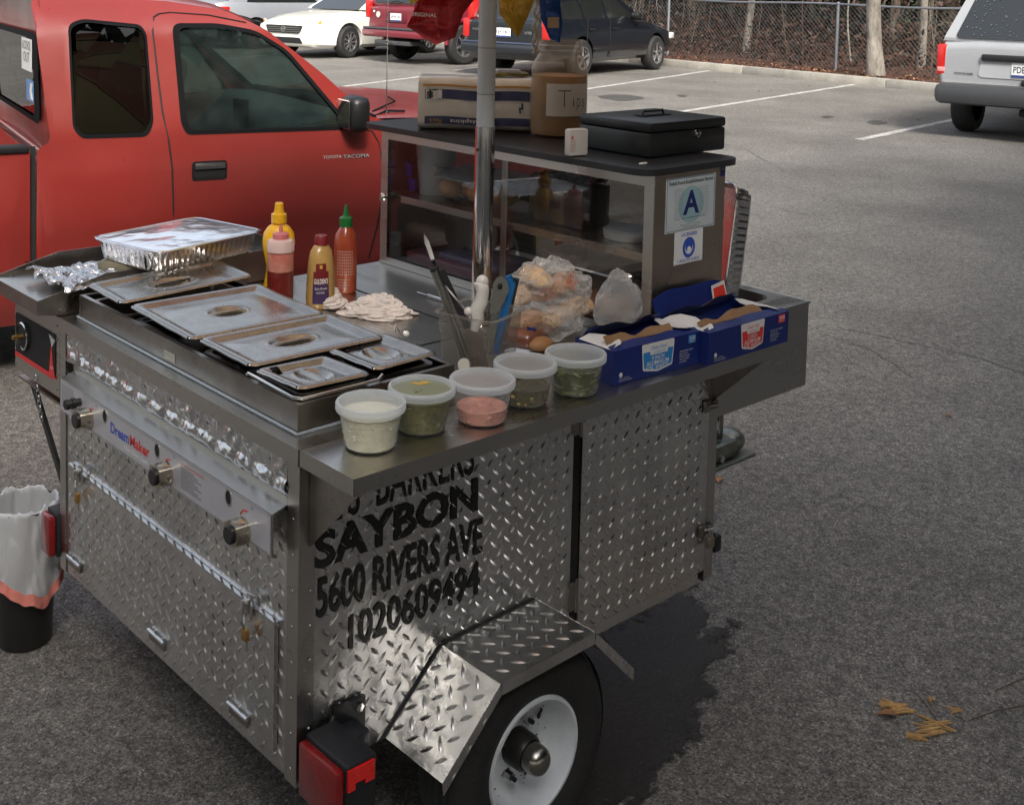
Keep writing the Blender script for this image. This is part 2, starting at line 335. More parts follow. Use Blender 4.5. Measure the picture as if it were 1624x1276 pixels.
def crack(pix, name='asphalt_crack', wd=.005, seed=0):
    P = [un(*p, 'z', GZ) for p in pix]; mb = MB(); vs = []; rr = random.Random(seed)
    Q = []
    for a, b in zip(P, P[1:]):
        for k in range(12): Q.append(a+(b-a)*k/12+Vector((rr.uniform(-1, 1), rr.uniform(-1, 1), 0))*.012)
    for i, p in enumerate(Q):
        d = (Q[min(i+1, len(Q)-1)]-Q[max(i-1, 0)]).normalized(); n = Vector((-d.y, d.x, 0))*wd*rr.uniform(.2, 1); vs += [p+n+Vector((0, 0, .003)), p-n+Vector((0, 0, .003))]
    mb.add(vs, [(2*i, 2*i+1, 2*i+3, 2*i+2) for i in range(len(Q)-1)], CRK); return mb.build(name, kind='structure')
crack([(1170, 318), (1300, 345), (1390, 358), (1624, 372)], seed=1); crack([(1330, 520), (1450, 545), (1560, 570), (1640, 600)], seed=2)
crack([(1090, 215), (1180, 235), (1240, 270), (1330, 290)], seed=5, wd=.005); crack([(1450, 600), (1380, 555), (1290, 525)], seed=3, wd=.004)
# things lying on the asphalt
LEAF = mat('dry leaf', (.34, .16, .07), .8, var=.5, vs=40); STRW = mat('straw', (.62, .38, .15), .7, var=.3, vs=60)
rr = random.Random(5)
def leaf(u, v, sz, label, rot=0):
    p = un(u, v, 'z', GZ+.006); mb = MB(); P = [(0, 0), (.3, .22), (.55, .2), (1, 0), (.6, -.24), (.25, -.2)]
    M = T(p.x, p.y, p.z, rot)
    mb.add([(x*sz, y*sz, .25*sz*abs(y)+.1*sz*math.sin(x*4)) for x, y in P]+[(x*sz, y*sz, .25*sz*abs(y)+.1*sz*math.sin(x*4)+.001) for x, y in P], [(0, 1, 2, 3, 4, 5), (6, 11, 10, 9, 8, 7)], LEAF, M)
    return tag(mb.build('dry_leaf'), label, 'leaf', 'dry leaves scattered on the asphalt')
leaf(1138, 765, .05, 'dry brown leaf on the asphalt below the trailer coupler', .4)
leaf(1305, 459, .035, 'small orange leaf on the open asphalt right of the foil box', 1)
leaf(1512, 660, .03, 'small dark brown leaf alone on the asphalt towards the right edge', 2)
leaf(1492, 249, .05, 'pale leaf on the asphalt in front of the silver minivan', .6)
leaf(1425, 1135, .045, 'dark red leaf beneath the pale wood splinters', 2.2)
for k, (u, v) in enumerate([(1200, 145), (1225, 143), (1288, 137), (1050, 175), (1172, 160), (1450, 190), (1130, 130)]):
    o = leaf(u, v, .07, 'tiny reddish leaf lying among the parking bays near the kerb', k)
def splinter(c, a, L, wd, label):
    mb = MB(); rr = random.Random(int(c[0]))
    M = T(*un(c[0], c[1], 'z', GZ+.004), a)
    for k in range(8):
        y = (k-3.5)*wd*.6; l = L*rr.uniform(.55, 1); mb.box(-l/2+rr.uniform(-.02, .01), l/2, y-wd*rr.uniform(.08, .3), y+wd*rr.uniform(.08, .3), 0, .002+rr.random()*.003, STRW, M @ Matrix.Rotation(rr.uniform(-.7, .7), 4, 'Z') @ Matrix.Rotation(rr.uniform(-.05, .12), 4, 'Y'))
    return tag(mb.build('wood_splinter'), label, 'splinter', 'pale wood splinters on the asphalt')
splinter((1412, 1118), 2.2, .055, .006, 'frayed cluster of pale splinters, farthest left of the scatter')
splinter((1430, 1125), -.75, .06, .005, 'pale splinter lying across the dark leaf')
splinter((1485, 1148), -.9, .09, .003, 'long thin pale splinter on the right of the scatter')
splinter((1478, 1158), -.6, .06, .006, 'thick yellow splinter bundle, nearest the right end of the scatter')
splinter((1458, 1169), -.75, .04, .003, 'short pale splinter lying nearest the viewer below the bundle')
splinter((1477, 1108), .3, .014, .003, 'tiny pale chip above the splinter scatter'); splinter((1520, 1126), -.5, .018, .002, 'tiny pale chip farthest right of the splinter scatter')
TWIG = mat('twig', (.10, .07, .05), .9)
for a, b, l in (((1580, 1094), (1650, 1068), 'short dark twig at the right edge above the white pebble'), ((1540, 1140), (1624, 1118), 'thin reddish twig at the right edge beside the splinters'), ((1450, 1095), (1486, 1142), 'thin dark pine needle crossing the splinters')):
    p, q = un(*a, 'z', GZ+.004), un(*b, 'z', GZ+.004); mb = MB(); mb.tube([p, (p+q)/2+Vector((.008, .004, 0)), q], .0011, TWIG, 6); tag(mb.build('twig'), l, 'twig')
# ------------------------------------------------------------------ fence and woods
GALV = mat('galvanised steel', (.30, .32, .35), .5, .8, var=.2, vs=12)
FT = (un(1327, 113, 'z', GZ+.12).to_2d()-ka).dot(kn); FH = 1.17
fence = thing('chain_link_fence', 'long galvanised chain link fence running behind the kerb in front of the woods', 'fence', KP(5, FT, GZ+.12))
WIRE = mat('fence wire', (.20, .21, .21), .5, .7)
s_a = (un(1127, 88, 'z', GZ+.12).to_2d()-ka).dot(kd); s_b = (un(1327, 113, 'z', GZ+.12).to_2d()-ka).dot(kd); sp = s_b-s_a
mb = MB(); zt = GZ+.12; L0, L1 = s_a-sp*4, s_b+sp*3; pitch = .062; k = 0; s = L0-FH
while s < L1:
    for sg in (1, -1):
        a, b = (s, s+FH) if sg > 0 else (s+FH, s)
        a2, b2 = max(L0, min(L1, a)), max(L0, min(L1, b))
        za, zb = zt+.03+FH*abs(a2-a)/FH, zt+.03+FH*abs(b2-a)/FH
        P, Q = KP(a2, FT+.004*sg, za), KP(b2, FT+.004*sg, zb)
        if (Q-P).length > .05: mb.tube([P, Q], .0027, WIRE, 3)
    s += pitch*1.414
mb.build('chain_mesh', fence)
mb = MB(); mb.tube([KP(L0+(L1-L0)*i/60, FT-.02, zt+FH+.03+.015*math.sin(i*.9)) for i in range(61)], .021, GALV, 8); mb.build('top_rail', fence, 40)
for k in range(-4, 4):
    s = s_b+k*sp; mb = MB(); mb.cyl(KP(s, FT-.03, zt-.1), KP(s, FT-.03, zt+FH+.03), .03, GALV, 10); mb.sphere(KP(s, FT-.03, zt+FH+.05), .036, GALV, 8); mb.build('post', fence, 40)
BARK = mat('grey bark', (.30, .27, .23), .95, var=.7, vs=9, bump=1, bs=25, col2=(.06, .05, .04), stretch=(1, 1, .35))
DBARK = mat('dark bark', (.10, .075, .055), .95, var=.6, vs=9, bump=1, bs=25)
LV = [mat('woods leaf %d' % k, c, .7, var=.4, vs=2) for k, c in enumerate([(.022, .028, .012), (.030, .028, .013), (.035, .020, .010), (.008, .010, .006), (.060, .024, .011)])]
def crown(mb, c, r, n, sz, rr, ms, flat=.8):
    cl = [(Vector((rr.gauss(0, .45), rr.gauss(0, .45), rr.gauss(0, .4)))*r, rr.uniform(.25, .5)*r) for _ in range(14)]
    for k in range(n):
        cc, cr = cl[rr.randrange(14)]
        p = Vector(c)+cc+Vector((rr.gauss(0, 1), rr.gauss(0, 1), rr.gauss(0, flat)))*cr*.6
        a = Vector((rr.uniform(-1, 1), rr.uniform(-1, 1), rr.uniform(-.6, .6))).normalized()*sz*rr.uniform(.5, 1.3); b = a.cross(Vector((rr.uniform(-1, 1), rr.uniform(-1, 1), rr.uniform(-1, 1)))).normalized()*sz*.5
        mb.add([p-a, p+b, p+a, p-b], [(0, 1, 2, 3)], ms[rr.randrange(len(ms))])
def tree(u, v, r, lean, label, m=BARK, hh=7, seed=1, z=.14, crown_n=700):
    rr = random.Random(seed); p = un(u, v, 'z', GZ+z)
    t = thing('tree', label, 'tree', p, 'trees behind the kerb'); mb = MB(); pts = []; rs = []
    for i in range(13):
        q = i/12; pts.append(p+Vector((lean*q*hh+.07*math.sin(q*9+seed), .06*math.sin(q*7+seed*2), q*hh))); rs.append(r*(1.25 if i == 0 else 1-.6*q))
    mb.tube(pts, rs, m, 12)
    for k in range(5):
        q = pts[6+k]; a = rr.uniform(0, 6.3); mb.tube([q, q+Vector((math.cos(a)*.7, math.sin(a)*.7, .6)), q+Vector((math.cos(a)*1.3, math.sin(a)*1.3, 1.5))], [r*.35, r*.22, r*.08], m, 6)
    mb.build('trunk', t, 60); mb = MB(); crown(mb, pts[-1], 2.2, crown_n, .16, rr, LV[:3]); mb.build('crown', t); return t
tree(1387, 120, .13, .012, 'straight pale grey spotted trunk standing between kerb and fence', seed=3)
tree(1183, 88, .085, .03, 'slim crooked grey trunk just behind the fence, left of the thick pale one', seed=5)
tree(1455, 112, .075, .02, 'thin white mottled trunk behind the fence right of the thick pale one', seed=8)
tree(1345, 104, .02, .05, 'very thin bent sapling stem between the fence post and the thick pale trunk', seed=9, hh=4, crown_n=150)
tree(1470, 100, .05, -.02, 'dark slim trunk directly right of the white mottled one', DBARK, seed=11)
tree(1115, 72, .03, .01, 'thin dark stem behind the fence left of its nearest post', DBARK, seed=13, hh=5, crown_n=200)
tree(1500, 60, .07, -.03, 'pale leaning trunk deep in the woods by the minivan roof', seed=15)
rr = random.Random(21); mb = MB()
for k in range(64000):     # undergrowth and woods beyond the fence
    if k < 40000: s = rr.uniform(-14, 16); t = FT+.5+abs(rr.gauss(0, 1))*5; z = GZ+.1+t*.02+abs(rr.gauss(0, 1))*(.12+.16*min(6, t-FT)); sz = rr.uniform(.02, .07)*(1+.08*t)
    else: s = rr.uniform(-60, 45); t = FT+5+rr.random()*16; z = GZ+rr.random()**1.1*17; sz = rr.uniform(.35, 1.1)*(.45+.55*min(1, z/4))
    p = KP(s, t, z); a = Vector((rr.uniform(-1, 1), rr.uniform(-1, 1), rr.uniform(-1, 1))).normalized()*sz; b = a.cross(Vector((rr.uniform(-1, 1), rr.uniform(-1, 1), rr.uniform(-1, 1)))).normalized()*sz*.45
    mb.add([p-a, p+b, p+a, p-b], [(0, 1, 2, 3)], LV[rr.choice((0, 1, 2, 3, 3, 4) if z > .9 else (2, 4, 4, 4, 3))])
for k in range(420):
    s = rr.uniform(-16, 18); t = FT+.4+rr.random()*9; z = GZ+.1+t*.02; p = KP(s, t, z); q = p+Vector((rr.gauss(0, .35), rr.gauss(0, .35), rr.uniform(.5, 2.2)))
    mb.tube([p, (p+q)/2+Vector((rr.gauss(0, .1), rr.gauss(0, .1), 0)), q], [.012, .008, .003], rr.choice((DBARK, TWIG, BARK)), 3)
for k in range(120):
    s = rr.uniform(-45, 40); t = FT+3+rr.random()*16; p = KP(s, t, GZ); mb.cyl(p, p+Vector((rr.gauss(0, .3), rr.gauss(0, .3), 8)), rr.uniform(.05, .16), DBARK, 7)
tag(mb.build('undergrowth', kind='stuff'), 'dim tangle of brown undergrowth and bare stems beyond the fence', 'undergrowth')
mb = MB()
for k in range(5200):      # leaves fallen along the kerb
    s = rr.uniform(-9, 11); t = .17+abs(rr.gauss(0, 1.1)); p = KP(s, t, GZ+.135+rr.random()*.03); a = Vector((rr.uniform(-1, 1), rr.uniform(-1, 1), rr.uniform(-.3, .3))).normalized()*rr.uniform(.02, .05); b = a.cross(Vector((0, 0, 1))).normalized()*.02
    mb.add([p-a, p+b, p+a, p-b], [(0, 1, 2, 3)], rr.choice((LEAF, LV[4], LV[4], LV[2])))
tag(mb.build('fallen_leaves', kind='stuff'), 'rusty brown fallen leaves and pine straw between kerb and fence', 'leaves')
# unseen trees added behind the viewer to shade the near asphalt and darken the metal
mb = MB(); rr = random.Random(4)
for k in range(24):
    az = R_(150+k*8.5); d = rr.uniform(6.5, 10); c = Vector((CAM.x+math.cos(az)*d, CAM.y+math.sin(az)*d, 0)); h = rr.uniform(6, 8.5)
    mb.cyl((c.x, c.y, GZ), (c.x, c.y, h), .2, DBARK, 8); crown(mb, (c.x, c.y, h*.62), h*.42, 1300, .26, rr, LV[:4], 1.3)
for gx, gy, tt, r in ((1.5, -.8, 7, 1.5), (2.2, -.1, 8, 1.3), (2.8, -1.6, 8, 2.0), (-.6, -.2, 9, 1.3)):  # extra crowns added on the sun's line to shade chosen patches of ground
    c = Vector((gx+math.cos(R_(SUN_AZ))*tt, gy+math.sin(R_(SUN_AZ))*tt, tt*math.tan(R_(SUN_EL)))); mb.cyl((c.x, c.y, GZ), (c.x, c.y, c.z), .12, DBARK, 8); crown(mb, c, r, 2600, .2, rr, LV[:4], .9)
tag(mb.build('woods', kind='stuff'), 'unseen leafy woods around the near side of the parking lot, added for shade', 'woods')
LP = mat('black lamp post', (.015, .016, .018), .5)
p = un(1040, 62, 'z', GZ+.1); t = thing('lamp_post', 'black lamp post base standing behind the dark estate car', 'lamp post', p)
mb = MB(); mb.lathe([(.16, 0), (.16, .25), (.1, .3), (.085, 1.0), (.1, 1.02), (.1, 1.08), (.07, 1.12), (.06, 4)], LP, Matrix.Translation(p), 16); mb.build('shaft', t, 35)
mb = MB(); mb.lathe([(.06, 4), (.2, 4.15), (.24, 4.6), (.05, 4.75)], LP, Matrix.Translation(p), 12); mb.build('lantern', t, 35)
# ------------------------------------------------------------------ cars
TGLASS = glass('dark car glass', (.10, .11, .11), dirt=0)
CGLASS = glass('green car glass', (.62, .74, .68))
CARIN = mat('car interior', (.02, .02, .02), .8)
LENSR = mat('red lens', (.45, .012, .01), .15, coat=.5); LENSO = mat('amber lens', (.8, .25, .03), .2, coat=.5); LENSC = mat('clear lens', (.7, .72, .74), .08, coat=1, var=.5, vs=30)
ALLOY = mat('alloy wheel', (.55, .55, .56), .25, .9)
def paint(name, c, rough=.3, coat=.8): return mat(name, c, rough, 0, coat=coat, var=.06, vs=3)
def wheel(par, M, r, wd, spokes=5, rim=.62):
    mb = MB(); mb.lathe([(r*rim, 0), (r*.9, -.005), (r*.97, wd*.12), (r, wd*.25), (r, wd*.75), (r*.97, wd*.9), (r*.9, wd), (r*rim, wd)], RUBBER, M, 32, cap=False)
    o = mb.build('wheel', par, 35)
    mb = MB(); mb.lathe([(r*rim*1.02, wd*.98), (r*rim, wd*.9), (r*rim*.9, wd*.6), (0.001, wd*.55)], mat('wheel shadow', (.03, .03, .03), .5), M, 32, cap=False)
    mb.lathe([(r*rim*1.04, wd*.9), (r*rim*1.04, wd*1.0), (r*rim*.93, wd*1.0), (r*rim*.9, wd*.7)], ALLOY, M, 32, cap=False)
    for k in range(spokes):
        mb.box(r*.06, r*rim*.97, -r*.055, r*.055, wd*.82, wd*.97, ALLOY, M @ Matrix.Rotation(2*math.pi*k/spokes+.3, 4, 'Z'), bev=.006)
    mb.lathe([(r*.15, wd*.75), (r*.15, wd*.98), (r*.1, wd*1.01), (0.001, wd*1.01)], ALLOY, M, 16, cap=False); mb.build('rim', o, 35)
def car(name, label, origin, head, S, group='cars parked along the kerb'):
    """S: dict of the car's sections, all in metres, x from the rear bumper to the nose"""
    t = thing(name, label, 'car', origin, group); c, s = math.cos(head), math.sin(head)
    M = Matrix.Translation(origin) @ Matrix.Rotation(head, 4, 'Z'); P = S['paint']; zg = S.get('zg', 0)
    # lower body: loft over stations (x, zbottom, zwaist, ztop, halfwidth, halfwidth_top)
    bm = bmesh.new(); rings = []
    for (x, zb, zw, zt, w, wt) in S['body']:
        half = [(w*.86, zb), (w*.97, zb+.07), (w, (zb+zw)*.5), (w*.985, zw), (wt, zt-.012), (wt*.6, zt+.012)]
        pts = half+[(-y, z) for y, z in reversed(half)]; rings.append([bm.verts.new((x, y, z)) for y, z in pts])
    for a, b in zip(rings, rings[1:]):
        for i in range(len(a)): j = (i+1) % len(a); bm.faces.new((a[i], a[j], b[j], b[i]))
    bm.faces.new(rings[0][::-1]); bm.faces.new(rings[-1]); bmesh.ops.recalc_face_normals(bm, faces=bm.faces)
    sharp = S.get('bev', .05); bmesh.ops.bevel(bm, geom=[e for f in (bm.faces[-1], bm.faces[-2]) for e in f.edges], offset=sharp, segments=3, profile=.6, affect='EDGES')
    me = bpy.data.meshes.new('body'); bm.to_mesh(me); bm.free(); o = bpy.data.objects.new('body', me); C.collection.objects.link(o)
    cut = MB()
    for x in S['axles']:
        for sg in (1, -1): cut.cyl((x, sg*.5, S['wr']*1.0), (x, sg*2, S['wr']*1.0), S['wr']*1.18, P, 32)
    co = cut.build('cutter'); md = o.modifiers.new('b', 'BOOLEAN'); md.object = co; md.operation = 'DIFFERENCE'; md.solver = 'EXACT'
    dg = bpy.context.evaluated_depsgraph_get(); dg.update(); me2 = bpy.data.meshes.new_from_object(o.evaluated_get(dg)); bpy.data.objects.remove(o); bpy.data.objects.remove(co)
    mb = MB(); mb.add([v.co.copy() for v in me2.vertices], [list(p.vertices) for p in me2.polygons], P, M); body = mb.build('body', t, 32); bpy.data.meshes.remove(me2)
    gh = S['green']; zb0, w0, k = S['gz'], S['gw'], S['lean']
    Y = lambda z: w0-(z-zb0)*k
    rp = roundpoly(gh, .12, 4); mb = MB(); n = len(rp)
    vs = [(x, Y(z), z) for x, z in rp]+[(x, -Y(z), z) for x, z in rp]
    mb.add(vs, [tuple(range(n)), tuple(range(n, 2*n))[::-1]]+[(i, n+i, n+(i+1) % n, (i+1) % n) for i in range(n)], P, M); cab = mb.build('cabin', t, 25)
    gm = S.get('glass', TGLASS); BK = mat('car glass backing', (.012, .014, .014), .06, coat=1)
    for q in S.get('side', []):
        for sg in (1, -1):
            rq = roundpoly(q, .05, 4); mb = MB(); vs = [(x, sg*(Y(z)+.006), z) for x, z in rq]; mb.add(vs+[(x, y-sg*.02, z) for x, y, z in vs], [tuple(range(len(rq))), tuple(range(len(rq), 2*len(rq)))[::-1]]+[(i, (i+1) % len(rq), len(rq)+(i+1) % len(rq), len(rq)+i) for i in range(len(rq))], BK, M); mb.build('side_window', t)
    for nm, (xa, za, xb, zb_, wa, wb) in S.get('screens', {}).items():
        rq = roundpoly([(-wa, 0), (wa, 0), (wb, 1), (-wb, 1)], .08, 4); nx = Vector((zb_-za, 0, -(xb-xa))).normalized()*.008*(1 if nm == 'windscreen' else -1)
        vs = [(xa+(xb-xa)*v+nx.x, u, za+(zb_-za)*v+nx.z) for u, v in rq]; mb = MB()
        mb.add(vs+[(x-nx.x*2, y, z-nx.z*2) for x, y, z in vs], [tuple(range(len(rq))), tuple(range(len(rq), 2*len(rq)))[::-1]]+[(i, (i+1) % len(rq), len(rq)+(i+1) % len(rq), len(rq)+i) for i in range(len(rq))], BK, M); mb.build(nm, t)
    for x in S['axles']:
        for sg in (1, -1):
            W = M @ Matrix.Translation((x, sg*(S['track']-.2), S['wr'])) @ Matrix.Rotation(-sg*math.pi/2, 4, 'X'); wheel(t, W, S['wr'], .21, S.get('spokes', 5), S.get('rim', .62))
    for nm, args, m, bev in S.get('boxes', []):
        mb = MB(); mb.box(*args, m, M, bev=bev); mb.build(nm, t, 35)
    return t, M, body
def plate(par, M, txt, sub=None, w=.31, h=.155, bg=(.7, .72, .72)):
    mb = MB(); PL = mat('licence plate', bg, .4); mb.prism(rrect(0, w, 0, h, .012), .004, PL, M); M2 = M @ Matrix.Translation((0, 0, .005))
    mb.text(txt, w*.88, h*.45, INK, M2 @ Matrix.Translation((w*.06, h*.3, 0)), .01); mb.box(.0, w, 0.002, h*.17, 0, .001, mat('plate blue', (.03, .05, .2), .4), M2)
    return mb.build('licence_plate', par)
def fromwheel(u, v, head, x, y):
    """car origin so that the wheel at local (x, y) touches the ground at this picture point"""
    p = un(u, v, 'z', GZ); c, s = math.cos(head), math.sin(head); return Vector((p.x-(x*c-y*s), p.y-(x*s+y*c), GZ))
BUMP = mat('grey bumper plastic', (.045, .047, .05), .5, bump=.1, bs=80); 
# white saloon, nose towards the viewer's left
hd = R_(180+14); PW = paint('white paint', (.72, .72, .66), .3)
o_ = fromwheel(549, 92, hd, 3.85, .8)
S = dict(paint=PW, body=[(0, .35, .75, .95, .78, .66), (.3, .22, .78, 1.05, .88, .76), (1.2, .2, .8, 1.0, .91, .8), (2.6, .2, .8, .98, .91, .8), (3.5, .2, .78, .92, .91, .76), (4.3, .2, .72, .84, .88, .68), (4.66, .22, .66, .76, .82, .6), (4.84, .26, .6, .69, .72, .52)],
         axles=(1.1, 3.85), wr=.33, track=.9, gz=.95, gw=.8, lean=.45, green=[(.5, .98), (1.0, 1.42), (2.3, 1.45), (3.3, .96)], side=[[(1.0, 1.0), (1.3, 1.33), (2.2, 1.38), (2.9, 1.02)]],
         screens={'windscreen': (3.32, .97, 2.42, 1.41, .66, .52), 'rear_window': (.5, 1.0, .98, 1.38, .6, .5)}, bev=.1, spokes=9)
t, M, b = car('white_sedan', 'white saloon with black grille and alloy wheels parked beyond the red pickup', o_, hd, S)
# face: grille, badge, lamps on the nose
def onx(x, z0=None):
    pass
mb = MB(); gr = roundpoly([(-.42, .52), (.42, .52), (.5, .68), (-.5, .68)], .05); F = M @ fr((4.868, 0, -.02), (0, 1, 0), (-.06, 0, 1)); mb.prism(gr, .03, BLACK, F)
for k in range(3): mb.box(-.44, .44, .55+k*.04, .558+k*.04, .03, .036, CHROME, F)
mb.lathe([(.055, .03), (.06, .045), (.045, .045), (.045, .03)], CHROME, F @ Matrix.Translation((0, .60, 0)), 20, cap=False); mb.box(-.065, .065, .59, .61, .035, .047, CHROME, F); mb.build('grille', t, 35)
for sg in (1, -1):
    mb = MB(); q = roundpoly([(.50, .56), (.80, .62), (.9, .76), (.84, .80), (.62, .70)], .03); F2 = M @ fr((4.72, 0, 0), (-.32*1, sg, 0), (-.3, 0, 1))
    F2 = M @ fr((5.02, 0, -.02), Vector((-.55, sg, 0)), (0, 0, 1), Vector((1, sg*.55, 0)).normalized()); mb.prism(q, .02, LENSC, F2); q2 = roundpoly([(.82, .64), (.9, .76), (.86, .79), (.8, .72)], .01); mb.prism(q2, .024, LENSO, F2); mb.build('headlight', t, 35)
    mb = MB(); q = roundpoly([(.52, .32), (.80, .34), (.76, .44), (.5, .42)], .03); mb.prism(q, .02, BLACK, F2); mb.prism(roundpoly([(.54, .37), (.66, .38), (.64, .425), (.54, .42)], .02), .03, LENSC, F2); mb.build('fog_light', t, 35)
mb = MB(); mb.prism(roundpoly([(-.5, .3), (.5, .3), (.42, .42), (-.42, .42)], .04), .02, BLACK, M @ fr((4.83, 0, 0), (0, 1, 0), (0, 0, 1))); mb.build('lower_intake', t)
# silver car left of it, tail towards the left
hd = R_(8); PS = paint('silver grey paint', (.20, .21, .23), .35, .6)
S = dict(paint=PS, body=[(0, .4, .8, 1.0, .72, .6), (.25, .24, .84, 1.08, .86, .76), (1.2, .2, .84, 1.04, .9, .8), (2.8, .2, .84, 1.0, .9, .8), (3.8, .2, .8, .94, .88, .7), (4.5, .26, .6, .7, .7, .5)],
         axles=(1.0, 3.7), wr=.33, track=.89, gz=.98, gw=.8, lean=.45, green=[(.35, 1.0), (.9, 1.45), (2.3, 1.5), (3.4, .98)], side=[[(.8, 1.04), (1.1, 1.38), (2.3, 1.42), (3.0, 1.04)]], screens={'rear_window': (.36, 1.02, .85, 1.4, .6, .5)}, bev=.08)
p = un(398, 50, 'z', GZ); o_ = fromwheel(406, 78, hd, 1.0, -.88)
S['boxes'] = [('rear_bumper', (-.06, .1, -.8, .8, .38, .52), BUMP, .03)]
t, M, b = car('silver_car', 'silver grey car behind the pickup cab roof, tail lamp to the left', o_, hd, S)
for sg in (1, -1): mb = MB(); mb.box(-.03, .3, min(sg*.60, sg*.84), max(sg*.60, sg*.84), .78, .95, LENSR, M, bev=.03); mb.build('tail_light', t, 35)
mb = MB(); mb.box(-.03, .02, -.4, .4, .62, .66, CHROME, M, bev=.006); mb.build('trim_strip', t)
# maroon off-roader, tail towards the viewer
hd = R_(3); PM = paint('maroon paint', (.17, .012, .022), .3, .9)
o_ = fromwheel(733, 103, hd, .95, -.86)
S = dict(paint=PM, body=[(0, .55, .9, 1.08, .84, .78), (.12, .5, .95, 1.12, .88, .80), (1.4, .42, .95, 1.12, .9, .82), (3.2, .42, .95, 1.1, .9, .82), (4.4, .45, .95, 1.08, .88, .75), (4.7, .5, .8, .95, .8, .7)],
         axles=(.95, 3.6), wr=.39, track=.92, gz=1.08, gw=.82, lean=.2, green=[(.02, 1.08), (.2, 1.8), (3.0, 1.82), (3.7, 1.1)], side=[[(.3, 1.15), (.4, 1.62), (1.2, 1.66), (1.2, 1.15)], [(1.3, 1.15), (1.3, 1.66), (2.7, 1.68), (3.3, 1.15)]],
         screens={'rear_window': (.03, 1.16, .16, 1.68, .66, .6)}, bev=.06, spokes=6,
         boxes=[('rear_bumper', (-.16, .1, -.86, .86, .50, .66), PM, .05), ('bumper_pad', (-.17, .05, -.8, .8, .655, .69), BUMP, .012), ('tow_bar', (-.12, .3, -.5, .5, .36, .44), BUMP, .01), ('plate_recess', (-.02, .03, -.3, .3, .78, 1.0), mat('maroon recess', (.10, .008, .014), .4), .02)])
t, M, b = car('maroon_suv', 'maroon off-roader with tow hitch and round decal, rear towards the cart', o_, hd, S)
FR = M @ fr((-.004, 0, 0), (0, -1, 0), (0, 0, 1))
plate(t, M @ fr((-.022, .15, .81), (0, -1, 0), (0, 0, 1)), 'JAW 3RJ')
for sg in (1, -1): mb = MB(); mb.box(-.03, .12, min(sg*.78, sg*.9), max(sg*.78, sg*.9), .86, 1.2, LENSR, M, bev=.02); mb.build('tail_light', t, 35)
mb = MB(); mb.lathe([(.001, 0), (.06, 0), (.06, .006), (.001, .006)], mat('decal', (.5, .5, .45), .5), FR @ Matrix.Translation((-.52, .93, .01)), 20); mb.box(-.66, -.62, .97, 1.01, .01, .016, WHITE, FR); mb.text('XTERRA', .2, .03, CHROME, FR @ Matrix.Translation((-.74, 1.04, .012)), .02); mb.build('decal', t)
mb = MB(); mb.box(-.24, -.1, -.04, .04, .38, .46, CHROME, M, bev=.008); mb.box(-.246, -.238, -.022, .022, .4, .44, SHADOW_BLACK, M); mb.build('hitch_receiver', t)
mb = MB(); mb.tube([M @ Vector((-.01, .3, 1.16)), M @ Vector((-.05, .1, 1.18)), M @ Vector((-.02, -.1, 1.2))], .012, BLACK, 6); mb.build('wiper', t)
for sg in (1, -1):
    mb = MB(); pts = [M @ Vector((.95+.47*math.cos(a), sg*.9, .39+.47*math.sin(a))) for a in [math.pi*k/14 for k in range(15)]]; mb.tube(pts, .045, PM, 8); mb.build('wheel_arch', t, 60)
# dark estate car
hd = R_(12); PD = paint('dark blue paint', (.005, .007, .011), .25, 1)
o_ = fromwheel(1038, 111, hd, 3.85, -.84)
S = dict(paint=PD, body=[(0, .42, .78, .96, .80, .74), (.1, .3, .8, 1.0, .86, .78), (1.2, .24, .8, .98, .88, .8), (2.8, .24, .8, .96, .88, .8), (3.6, .24, .78, .92, .88, .76), (4.4, .26, .72, .82, .85, .66), (4.68, .28, .6, .72, .74, .6)],
         axles=(1.1, 3.85), wr=.325, track=.885, gz=.93, gw=.81, lean=.32, green=[(.06, .95), (.42, 1.38), (2.5, 1.45), (3.45, .94)], side=[[(.4, 1.0), (.62, 1.28), (1.15, 1.32), (1.2, 1.0)], [(1.27, 1.0), (1.22, 1.33), (1.95, 1.36), (2.0, 1.0)], [(2.07, 1.0), (2.03, 1.36), (2.45, 1.36), (3.08, 1.0)]],
         screens={'rear_window': (.1, 1.0, .36, 1.33, .62, .54), 'windscreen': (3.42, .97, 2.56, 1.42, .66, .52)}, bev=.05, spokes=5,
         boxes=[('rear_bumper', (-.1, .12, -.86, .86, .40, .58), PD, .04), ('bumper_trim', (-.105, .1, -.82, .82, .575, .60), mat('blue grey trim', (.05, .06, .10), .4), .01), ('side_moulding', (1.5, 3.3, -.90, -.875, .42, .46), BLACK, .006)])
t, M, b = car('dark_estate_car', 'dark blue estate car with five-spoke wheels parked against the kerb', o_, hd, S)
FR = M @ fr((-.014, 0, 0), (0, -1, 0), (0, 0, 1)); plate(t, M @ fr((-.02, .18, .68), (0, -1, 0), (0, 0, 1)), '1J\u2022161')
mb = MB(); mb.text('VOLVO', .24, .035, CHROME, FR @ Matrix.Translation((-.66, .78, .006)), .02); mb.text('V70', .15, .05, CHROME, FR @ Matrix.Translation((.4, .74, .006)), .02); mb.build('badge', t)
for sg in (1, -1): mb = MB(); mb.box(-.02, .1, min(sg*.74, sg*.86), max(sg*.74, sg*.86), .66, .98, LENSR, M, bev=.015); mb.box(.02, .3, min(sg*.70, sg*.79), max(sg*.70, sg*.79), .98, 1.3, LENSR, M @ Matrix.Translation((0, 0, 0)), bev=.015); mb.build('tail_light', t, 35)
for sg in (1, -1): mb = MB(); mb.box(2.85, 2.99, min(sg*.84, sg*1.0), max(sg*.84, sg*1.0), 1.0, 1.1, BLACK, M, bev=.03); mb.build('wing_mirror', t, 35)
